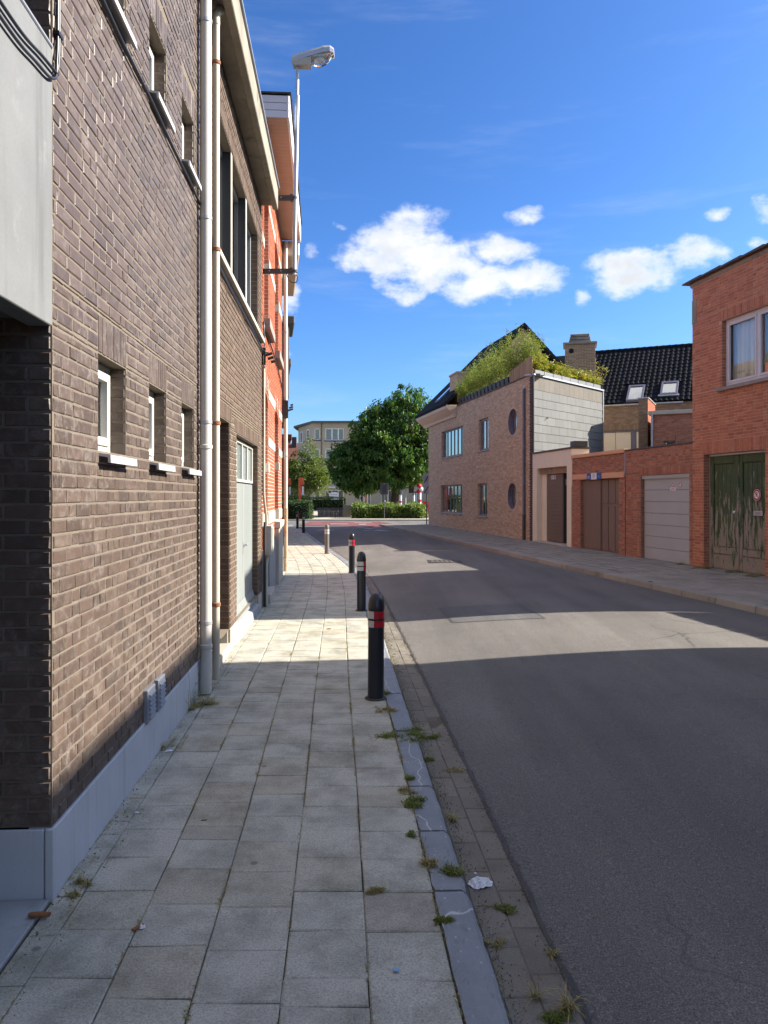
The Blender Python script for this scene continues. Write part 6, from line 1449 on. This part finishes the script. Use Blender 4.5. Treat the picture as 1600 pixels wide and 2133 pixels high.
# the white halves face the wall, the red halves the road
bollard(-.07, 6.45, .86, .068, 'nearest black bollard with red and white bands at the kerb', red_angle=R(75), tilt=.006)
bollard(-.335, 11.38, .85, .066, 'second black bollard from the camera, bands mostly white', red_angle=R(118))
bollard(-.71, 16.9, .86, .066, 'third black bollard, just before the sunlit paving', red_angle=R(100))
bollard(-1.68, 22.6, .84, .066, 'grey bollard with white bands standing on the sunlit paving', body='bollard_grey', red=False)
bollard(-3.70, 35.3, .86, .066, 'fifth bollard, dark with pale bands, in shade near the junction', red_angle=R(180), red=False)
bollard(-4.53, 40.2, .86, .066, 'farthest dark bollard with a red band before the clipped hedge', red_angle=R(90))

# ------------------------------------------------------------------ wall mounted street lamp
e = empty('street_lamp', (-1.905, 11.95, 0)); tag(e, 'wall mounted street lamp with tall grey pole above the orange house', 'street lamp')
px0, px1 = .50, .555
mb = MB(); mb.tube([(px0, .05, 5.16), (px0 + .018, .05, 6.3), (px1 - .012, .05, 7.6), (px1 - .004, .05, 7.95)], .036, 14); mb.build('pole', 'steel_grey', e, smooth=True)
mb = MB(); mb.tube([(px1 - .006, .05, 7.93), (px1 - .004, .05, 8.2), (px1, .05, 8.46)], .026, 12); mb.build('spigot', 'steel_grey', e, smooth=True)
for z_, x0 in ((5.21, -.02), (6.355, -.02)):
    br = MB(); br.box(x0, px0 - .02, .02, .08, z_ - .035, z_ + .035); br.box(px0 - .06, px0 - .02, .0, .1, z_ - .045, z_ + .045); br = br.build('bracket', 'iron_brown', e)
    mb = MB(); mb.cyl((px0 + .01, .05, z_ - .02), (px0 + .01, .05, z_ + .02), .046, n=16); mb.build('clamp', 'iron_brown', br)
    for k in (.12, .3): mb = MB(); mb.cyl((k, .012, z_), (k, .03, z_), .012, n=8); mb.build('bolt', 'steel_grey', br)
mb = MB(); mb.tube(catmull([(px0 - .12, .05, 5.17), (px0 - .08, .05, 5.08), (px0 - .02, .05, 5.03), (px0 + .04, .05, 5.05), (px0 + .05, .05, 5.12), (px0 + .02, .05, 5.18)]), .007, 6); mb.build('cable_loop', 'black_rubber', e, smooth=True)
# lamp head: metal canopy over a moulded clear bowl
hd = MB(); X0 = px1 - .09; zc = 8.47
sec = [(0.0, .050, .085, .00, .075), (.10, .070, .10, .00, .10), (.30, .095, .11, .03, .13), (.50, .115, .115, .055, .16), (.60, .11, .10, .06, .155), (.66, .085, .07, .04, .11)]
rings = []
for x, wd, _, zb_, zt_ in sec:
    z0 = zc + zb_ + x * .10; z1 = zc + zt_ + x * .10 + .02
    rings.append([(X0 + x, .05 - wd, z0), (X0 + x, .05 - wd, z0 + (z1 - z0) * .55), (X0 + x, .05 - wd * .6, z1), (X0 + x, .05 + wd * .6, z1), (X0 + x, .05 + wd, z0 + (z1 - z0) * .55), (X0 + x, .05 + wd, z0)])
for a, b in zip(rings[:-1], rings[1:]):
    for k in range(6): hd.face([a[k], a[(k + 1) % 6], b[(k + 1) % 6], b[k]])
hd.face(rings[0][::-1]); hd.face(rings[-1]); lamp = hd.build('lamp_head', 'steel_grey', e); bevel(lamp, .008, 2)
mb = MB(); mb.hexa([(X0 + .02, -.01, zc - .07), (X0 + .29, -.03, zc - .075), (X0 + .29, .13, zc - .075), (X0 + .02, .11, zc - .07)], [(X0 + .005, -.02, zc + .01), (X0 + .31, -.045, zc + .05), (X0 + .31, .145, zc + .05), (X0 + .005, .12, zc + .01)]); bevel(mb.build('gear_box', 'stone_pale', lamp), .006, 1)
bw = MB(); n = 9
for i in range(n):
    for k in range(12):
        def Q(i_, k_):
            t = i_ / n; x = X0 + .31 + .35 * t; dpt = .155 * math.sin(math.pi * min(1, .18 + t * .9)) ** .6; zt = zc + .05 + (x - X0) * .10 - .005; a_ = math.pi * k_ / 12; wd = .098 * (1 - .25 * t)
            return (x, .05 - math.cos(a_) * wd, zt - math.sin(a_) * dpt)
        bw.face([Q(i, k), Q(i + 1, k), Q(i + 1, k + 1), Q(i, k + 1)])
bw.build('bowl', 'lamp_glass', lamp, smooth=True)
mb = MB(); mb.lathe([(0, -.09), (.03, -.085), (.042, -.03), (.04, .03), (.02, .06), (0, .07)], (0, 0), 14); o = mb.build('bulb', 'litter_white', lamp, smooth=True); o.location = (X0 + .45, .05, zc + .03); o.rotation_euler = (0, R(90), 0)

# ------------------------------------------------------------------ roof terrace planting on the beige house
def bamboo(u, y, z, h, n, seed, lab, pm, lm, pot=(.20, .26), yellow=False, cane=True):
    rng = random.Random(seed); M_ = root_matrix(bh); e = empty('planter_pot', M_ @ Vector((u, y, z)), bh.rotation_euler.z)
    w_, ph = pot; mb = MB(); mb.hexa([(-w_ * .8, -w_ * .8, 0), (w_ * .8, -w_ * .8, 0), (w_ * .8, w_ * .8, 0), (-w_ * .8, w_ * .8, 0)], [(-w_, -w_, ph), (w_, -w_, ph), (w_, w_, ph), (-w_, w_, ph)]); bevel(mb.build('pot', pm, e), .012, 2)
    mb = MB(); lv = MB()
    for k in range(n):
        a, r0 = rng.uniform(0, 6.28), rng.uniform(0, w_ * .8); hh = h * rng.choice((.45, .6, .7, .8, .9, 1.0, 1.15, 1.3)) * rng.uniform(.9, 1.08); ox, oy = rng.uniform(-.42, .42), rng.uniform(-.40, .30)
        p0 = Vector((math.cos(a) * r0, math.sin(a) * r0, ph)); p1 = p0 + Vector((ox * .4, oy * .4, hh * .6)); p2 = p0 + Vector((ox * 1.15, oy * 1.1, hh))
        mb.tube([p0, p1, p2], .006, 4, taper=.003)
        tone = rng.uniform(0, .6)
        for i in range(46):
            t = rng.uniform(.12, 1.0); p = p0.lerp(p1, t / .6) if t < .6 else p1.lerp(p2, (t - .6) / .4)
            d = rvec(rng) + Vector((ox, oy, .5)); p = p + rvec(rng) * .10
            leaf(lv, p, d, Vector((0, 0, 1)) + rvec(rng) * .6, rng.uniform(.07, .16) * (1.1 if yellow else 1.0), .015 if not yellow else .032, min(1, tone + rng.random() * .45), .35)
    mb.build('stems', 'cane', e); lv.build('foliage', lm, e)
    return tag(e, lab, 'potted plant', 'potted plants on the roof terrace')
order = ['leftmost', 'second', 'third', 'fourth', 'fifth', 'sixth', 'seventh', 'eighth', 'ninth', 'tenth', 'eleventh', 'twelfth', 'thirteenth', 'fourteenth', 'fifteenth', 'sixteenth']
for i in range(15):
    u = 6.15 + i * .515; hgt = (.75, .85, .95, 1.0, 1.1, 1.1, 1.15, 1.2, 1.25, 1.3, 1.3, 1.35, 1.4, 1.4, 1.35)[i]
    bamboo(u, .22, ZB + .045, hgt, 20, 100 + i, 'dark pot of feathery green bamboo, %s from the left along the street parapet' % order[i], 'pot_dark', 'leaf_bamboo', (.19, .30))
for i in range(5):
    u = 13.3 + i * .27; bamboo(u, .70, ZB + .045, 1.55 - i * .14, 20, 140 + i, 'tall bamboo pot behind the wooden screen, %s from the left' % order[i], 'pot_dark', 'leaf_bamboo', (.19, .30))
for i in range(9):
    q = EC + du * (.95 + i * .56) - nu * .46; bamboo(q.x, q.y, ZB + .0, .58 if i < 2 else .40, 26, 160 + i, 'yellowing plant box above the grey end wall, %s from the corner' % ('nearest' if i == 0 else order[i]), 'zinc', 'leaf_yellow', (.22, .20), True)
# wooden picket screen at the corner of the terrace
M_ = root_matrix(bh); e = empty('wooden_screen', M_ @ Vector((13.42, -.015, ZB + .05)), bh.rotation_euler.z); tag(e, 'low screen of weathered wooden slats at the terrace corner', 'screen')
for i in range(24): box_part('slat', 'wood_fence', e, i * .098, i * .098 + .088, -.012 + RNG.uniform(-.006, .006), .012, 0, .42 + .009 * i + RNG.uniform(-.02, .02), bev=.003)
box_part('rail', 'wood_fence', e, 0, 2.35, .013, .04, .12, .17)
# row of grey trough blocks along the end parapet
for i in range(8):
    q0 = EC + du * (.18 + i * .66) + nu * .02; q1 = EC + du * (.18 + i * .66 + .62) + nu * .02
    mb = MB(); mb.hexa([tuple(M_ @ (q + Vector((0, 0, ZB + .036)))) for q in (q0, q1, q1 - nu * .12, q0 - nu * .12)], [tuple(M_ @ (q + Vector((0, 0, ZB + .20)))) for q in (q0, q1, q1 - nu * .12, q0 - nu * .12)])
    c = sum((Vector(v) for v in mb.v), Vector()) / 8; mb.v = [tuple(Vector(v) - c) for v in mb.v]
    o = mb.build('trough', 'frame_grey'); o.location = c; tag(o, 'dark grey plant trough on the end parapet, %s from the house corner' % ('nearest' if i == 0 else order[i]), 'trough', 'troughs on the end parapet')
# bare climber stems beside the chimney
rng = random.Random(9); e = empty('climbing_plant', (9.05, 32.6, 6.0)); mb = MB(); tp = []
for k in range(3): limbs(mb, Vector((rng.uniform(-.1, .15), 0, 0)), Vector((rng.uniform(-.1, .4), 0, 1.2)), .62, .012, 2, rng, tp, .5)
mb.build('stems', 'bark', e); lv = MB()
for p, d in tp:
    for _ in range(3): leaf(lv, p + rvec(rng) * .06, rvec(rng), Vector((0, 0, 1)), .08, .05, rng.random(), .2)
lv.build('foliage', 'leaf_yellow', e); tag(e, 'thin bare climber beside the brick chimney', 'climber')

# ------------------------------------------------------------------ weeds, moss and litter
def tuft(x, y, z, rad, n, h, m, lab, seed, moss=0):
    """ragged weed: a few root points strung along the joint, blades and creeping leaves of uneven length"""
    rng = random.Random(seed); mb = MB(); roots = [Vector((rng.gauss(0, rad * .55), rng.gauss(0, rad * .45), 0)) for _ in range(rng.randrange(4, 9))]
    wts = [rng.random() ** 2 + .05 for _ in roots]
    for _ in range(n):
        c = rng.choices(roots, wts)[0]; a = rng.uniform(0, 6.28)
        p = c + Vector((rng.gauss(0, rad * .16), rng.gauss(0, rad * .12), 0)); d = Vector((math.cos(a) * rng.uniform(.2, 1.4), math.sin(a) * rng.uniform(.2, 1.4), rng.uniform(.3, 1.3))).normalized()
        ln = h * rng.choice((.4, .6, .8, 1, 1.3, 1.9)); s = d.cross(Vector((0, 0, 1))).normalized() * rng.uniform(.0010, .0024); q = p + d * ln * .6; t = q + (d + Vector((d.x, d.y, -.9)) * .8).normalized() * ln * .55; t.z = max(t.z, .001)
        mb.face([p - s, p + s, q + s * .8, q - s * .8], rng.random()); mb.face([q - s * .8, q + s * .8, t], rng.random())
    for _ in range(moss):
        c = rng.choices(roots, wts)[0]; p = c + Vector((rng.gauss(0, rad * .34), rng.gauss(0, rad * .24), rng.uniform(0, .006)))
        leaf(mb, p, rvec(rng) + Vector((0, 0, .25)), Vector((0, 0, 1)), rng.uniform(.006, .026), rng.uniform(.004, .009), rng.random(), .2)
    o = mb.build('grass_tuft', m); o.location = (x, y, z); return tag(o, lab, 'grass tuft', 'weeds along the kerb')
def gy(py, h=1.7): return 1600 * h / (py - 1033)
def gp(px_, py, h=1.7): y = gy(py, h); return (px_ - 800) / 1600 * y, y
T = [(806, 1480, .10, 260, .045, 'grass_dry', 'dry flat weed just in front of the nearest bollard', 500),
     (835, 1528, .15, 520, .05, 'grass_green', 'large green weed spreading over the kerb below the nearest bollard', 1300),
     (893, 1538, .07, 240, .05, 'grass_green', 'green weed in the gutter below the nearest bollard', 500),
     (888, 1585, .05, 150, .04, 'grass_green', 'thin green growth along the kerb face in the gutter', 350),
     (850, 1622, .03, 120, .04, 'grass_green', 'small weed in the joint behind the long kerb stone', 300),
     (865, 1672, .09, 420, .05, 'grass_green', 'bright green weed across the kerb joint, middle of the kerb', 900),
     (850, 1650, .05, 160, .04, 'grass_dry', 'withered grass just above the bright green kerb weed', 250),
     (940, 1815, .045, 420, .05, 'grass_green', 'vivid green moss tuft at the kerb joint by the white paper', 1100),
     (900, 1800, .055, 260, .055, 'grass_dry', 'brownish weed behind the moss tuft at the kerb joint', 400),
     (943, 1710, .03, 130, .06, 'grass_dry', 'pale dry grass against the kerb face in the gutter', 60),
     (945, 1605, .05, 110, .03, 'grass_dry', 'thin weed in a gutter joint above the dry tuft', 160),
     (1060, 1895, .045, 160, .03, 'grass_green', 'small green weed between gutter blocks near the asphalt', 400),
     (1040, 1970, .04, 90, .03, 'grass_dry', 'sparse brown weed in the lower gutter', 120),
     (1118, 2080, .02, 60, .09, 'grass_dry', 'dead star shaped grass in the lower gutter', 0),
     (1188, 2105, .03, 130, .10, 'grass_dry', 'large straw coloured tuft at the asphalt edge, bottom of the picture', 60),
     (1160, 2122, .04, 90, .03, 'grass_green', 'green weed at the foot of the straw coloured tuft', 500),
     (1145, 1990, .02, 60, .05, 'grass_dry', 'small dry tuft at the asphalt edge', 20),
     (922, 1920, .03, 160, .025, 'grass_green', 'moss line behind the kerb, lower part', 700),
     (785, 1862, .04, 150, .025, 'grass_dry', 'small weed in a slab joint left of the kerb', 350),
     (806, 1446, .025, 150, .07, 'grass_green', 'grass blades at the foot of the nearest bollard', 60),
     (860, 1740, .03, 120, .03, 'grass_green', 'small weeds behind the middle kerb stone', 300),
     (172, 1838, .035, 130, .05, 'grass_dry', 'dark dry weed near the corner of the brown house', 160),
     (150, 1868, .03, 80, .04, 'grass_dry', 'tiny weed where wall base meets the paving', 120),
     (330, 1560, .05, 140, .06, 'grass_dry', 'dark weed at the wall foot below the vents', 160)]
for i, (a, b, r_, n, h_, m_, lab, ms) in enumerate(T):
    r_, n, h_, ms = r_ * .82, int(n * .7), h_ * .6, int(ms * .7)
    x, y = gp(a, b, 1.76 if a > 870 and 'gutter' in lab or 'asphalt' in lab or 'straw' in lab else 1.7); z = .0 if x < kerb_x(y) - .02 else -.06
    tuft(x, y, z + .001, r_, n, h_, m_, lab, 300 + i, ms)
# grass clump at the foot of the downpipes, with tall bents
def clump(x, y, z, rad, n, h, lab, seed, m='grass_dry'):
    o = tuft(x, y, z, rad, n, h, m, lab, seed, 200); return o
clump(-1.60, 6.28, .0, .07, 240, .22, 'tall dark grass clump at the foot of the white downpipe', 77, 'grass_green')
clump(-1.50, 6.20, .0, .10, 200, .08, 'dry fallen grass around the foot of the downpipes', 78)
clump(-1.53, 6.1, .0, .03, 16, .5, 'long bare grass stalks leaning on the white downpipe', 79)
for k, (u, n_, lab) in enumerate(((.55, 260, 'low weeds at the left jamb of the green doors'), (1.55, 320, 'low weeds in the middle of the green door threshold'), (2.3, 260, 'low weeds at the right end of the green doors'), (-.4, 120, 'thin moss at the foot of the grey garage jamb'))):
    p = root_matrix(h1) @ Vector((u, -.06, .0)); tuft(p.x, p.y, p.z + .012, .22, n_, .09, 'grass_green', lab, 400 + k, 500)
# moss in the slab joints of the near pavement, too many to count
rng = random.Random(5); mb = MB()
for _ in range(230):
    y0 = rng.uniform(2.2, 9); k = rng.choice((0, 0, 1, 2, 3, 4, 5, 5)); x0 = kerb_x(y0) - .16 - k * S
    if k == 5: x0 = wall_x(y0) + rng.uniform(.01, .16)
    for _ in range(rng.randrange(8, 36)):
        p = Vector((x0 + rng.gauss(0, .006), y0 + rng.gauss(0, .05), .0)); leaf(mb, p, rvec(rng) + Vector((0, 0, .4)), Vector((0, 0, 1)), rng.uniform(.006, .016), .006, rng.random(), .2)
o = mb.build('moss', 'grass_dry', kind='stuff'); o['label'] = 'moss and dry growth in the slab joints of the near pavement'; o['category'] = 'moss'
# grit, leaf crumbs and dry blades swept into the gutter and along the wall foot
rng = random.Random(15); mb = MB()
for _ in range(9000):
    y0 = rng.uniform(2.2, 14); f = rng.random()
    if f < .42: p = Vector((kerb_x(y0) + .02 + abs(rng.gauss(0, .035)), y0, -.061))
    elif f < .80: p = Vector((kerb_x(y0) + gut(y0) + rng.gauss(-.005, .022), y0, -.058))
    elif f < .9: p = Vector((wall_x(y0) + .012 + abs(rng.gauss(0, .04)), y0, .001))
    else: p = Vector((kerb_x(y0) + rng.uniform(.02, gut(y0)), y0, -.060))
    k = rng.uniform(.0018, .007); d = rvec(rng) * k; e_ = rvec(rng) * k * rng.uniform(.5, 1); u_ = Vector((0, 0, k * rng.uniform(.4, 1.2)))
    mb.face([p + d, p + e_, p + u_], rng.random()); mb.face([p - d, p + e_, p + u_], rng.random()); mb.face([p + d, p - e_, p + u_], rng.random())
o = mb.build('gutter_grit', 'grit', kind='stuff'); o['label'] = 'grit and crumbs lying in the gutter and along the wall foot'; o['category'] = 'grit'
mb = MB()
for _ in range(420):
    y0 = rng.uniform(2.2, 10); p = Vector((kerb_x(y0) - .158 + rng.gauss(0, .006), y0, .0)) if rng.random() < .6 else Vector((kerb_x(y0) + .016 + abs(rng.gauss(0, .012)), y0, -.062))
    for _ in range(rng.randrange(2, 9)):
        d = Vector((rng.uniform(-1, 1), rng.uniform(-1, 1), rng.uniform(.2, 1))).normalized(); ln = rng.uniform(.008, .04); s_ = d.cross(Vector((0, 0, 1))).normalized() * .0012; q = p + Vector((rng.gauss(0, .006), rng.gauss(0, .02), 0))
        mb.face([q - s_, q + s_, q + d * ln], rng.random())
o = mb.build('joint_grass', 'grass_dry', kind='stuff'); o['label'] = 'sparse dry grass blades in the joints along the kerb'; o['category'] = 'grass'
# crumpled paper, leaf roll and scraps
def crumple(name, x, y, z, rx, ry, hz, m, lab, cat, seed, n=9):
    rng = random.Random(seed); mb = MB(); g_ = [[None] * (n + 1) for _ in range(n + 1)]
    for i in range(n + 1):
        for j_ in range(n + 1):
            a, b = i / n * 2 - 1, j_ / n * 2 - 1; f = 1 / max(1, math.hypot(a, b)) * rng.uniform(.86, 1.05); g_[i][j_] = (a * f * rx, b * f * ry, max(.001, hz * (1 - .7 * (a * a + b * b)) * rng.uniform(.2, 1.2)))
    for i in range(n):
        for j_ in range(n): mb.face([g_[i][j_], g_[i + 1][j_], g_[i + 1][j_ + 1], g_[i][j_ + 1]])
    o = mb.build(name, m); o.location = (x, y, z); o.rotation_euler = (0, 0, rng.random()); return tag(o, lab, cat)
x, y = gp(1000, 1842, 1.76); crumple('crumpled_paper', x, y, -.058, .058, .05, .028, 'litter_white', 'crumpled white paper lying in the gutter', 'paper', 1)
x, y = gp(350, 1566); crumple('paper_scrap', x, y, .003, .04, .012, .01, 'litter_white', 'torn white scrap at the foot of the plinth', 'paper', 2, 5)
x, y = gp(296, 1934); crumple('paper_scrap', x, y, .003, .014, .012, .014, 'litter_white', 'tiny white crumb beside a brown leaf on the slabs', 'paper', 3, 5)
x, y = gp(285, 1694); crumple('paper_scrap', x, y, .003, .014, .010, .008, 'litter_white', 'small pale scrap on the slabs near the wall', 'paper', 4, 5)
x, y = gp(990, 1820, 1.76); crumple('paper_scrap', x, y, -.058, .008, .008, .006, 'litter_white', 'tiny white scrap above the crumpled paper in the gutter', 'paper', 6, 4)
mb = MB(); mb.box(-.011, .011, -.011, .011, 0, .004); o = bevel(mb.build('plastic_tab', 'sky_blue_paint'), .003, 1); x, y = gp(825, 2022); o.location = (x, y, .002); tag(o, 'small pale blue plastic tab on the front slabs', 'plastic tab')
def roll(x, y, z, ln, r, rot, lab, seed):
    rng = random.Random(seed); mb = MB(); n = 10; pr = []
    for i in range(n + 1):
        t = i / n; rr = r * (.75 + .35 * math.sin(math.pi * t)) * rng.uniform(.9, 1.1); pr.append([(t * ln - ln / 2, math.cos(a_) * rr, r + math.sin(a_) * rr * .8) for a_ in [k * .62 for k in range(11)]])
    for a, b in zip(pr[:-1], pr[1:]):
        for k in range(10): mb.face([a[k], a[k + 1], b[k + 1], b[k]])
    o = mb.build('dead_leaf', 'dead_leaf', smooth=True); o.location = (x, y, z); o.rotation_euler = (0, 0, rot); return tag(o, lab, 'leaf')
x, y = gp(82, 1914); roll(x, y, .004, .085, .013, .05, 'rolled brown dead leaf beside the bluestone threshold', 1)
x, y = gp(287, 1936); roll(x, y, .002, .05, .007, .9, 'small curled brown leaf on the front slabs', 2)
x, y = gp(425, 1710); roll(x, y, .002, .03, .003, .2, 'flat ochre leaf bit in a slab joint', 3)
x, y = gp(685, 1311); roll(x, y, .002, .06, .007, .4, 'orange leaf on the sunlit slabs', 4)
x, y = gp(1355, 1213, 1.65); crumple('blue_scrap', x, y, .05, .06, .05, .03, 'sign_blue', 'blue scrap lying on the right pavement by the kerb', 'litter', 8, 5)
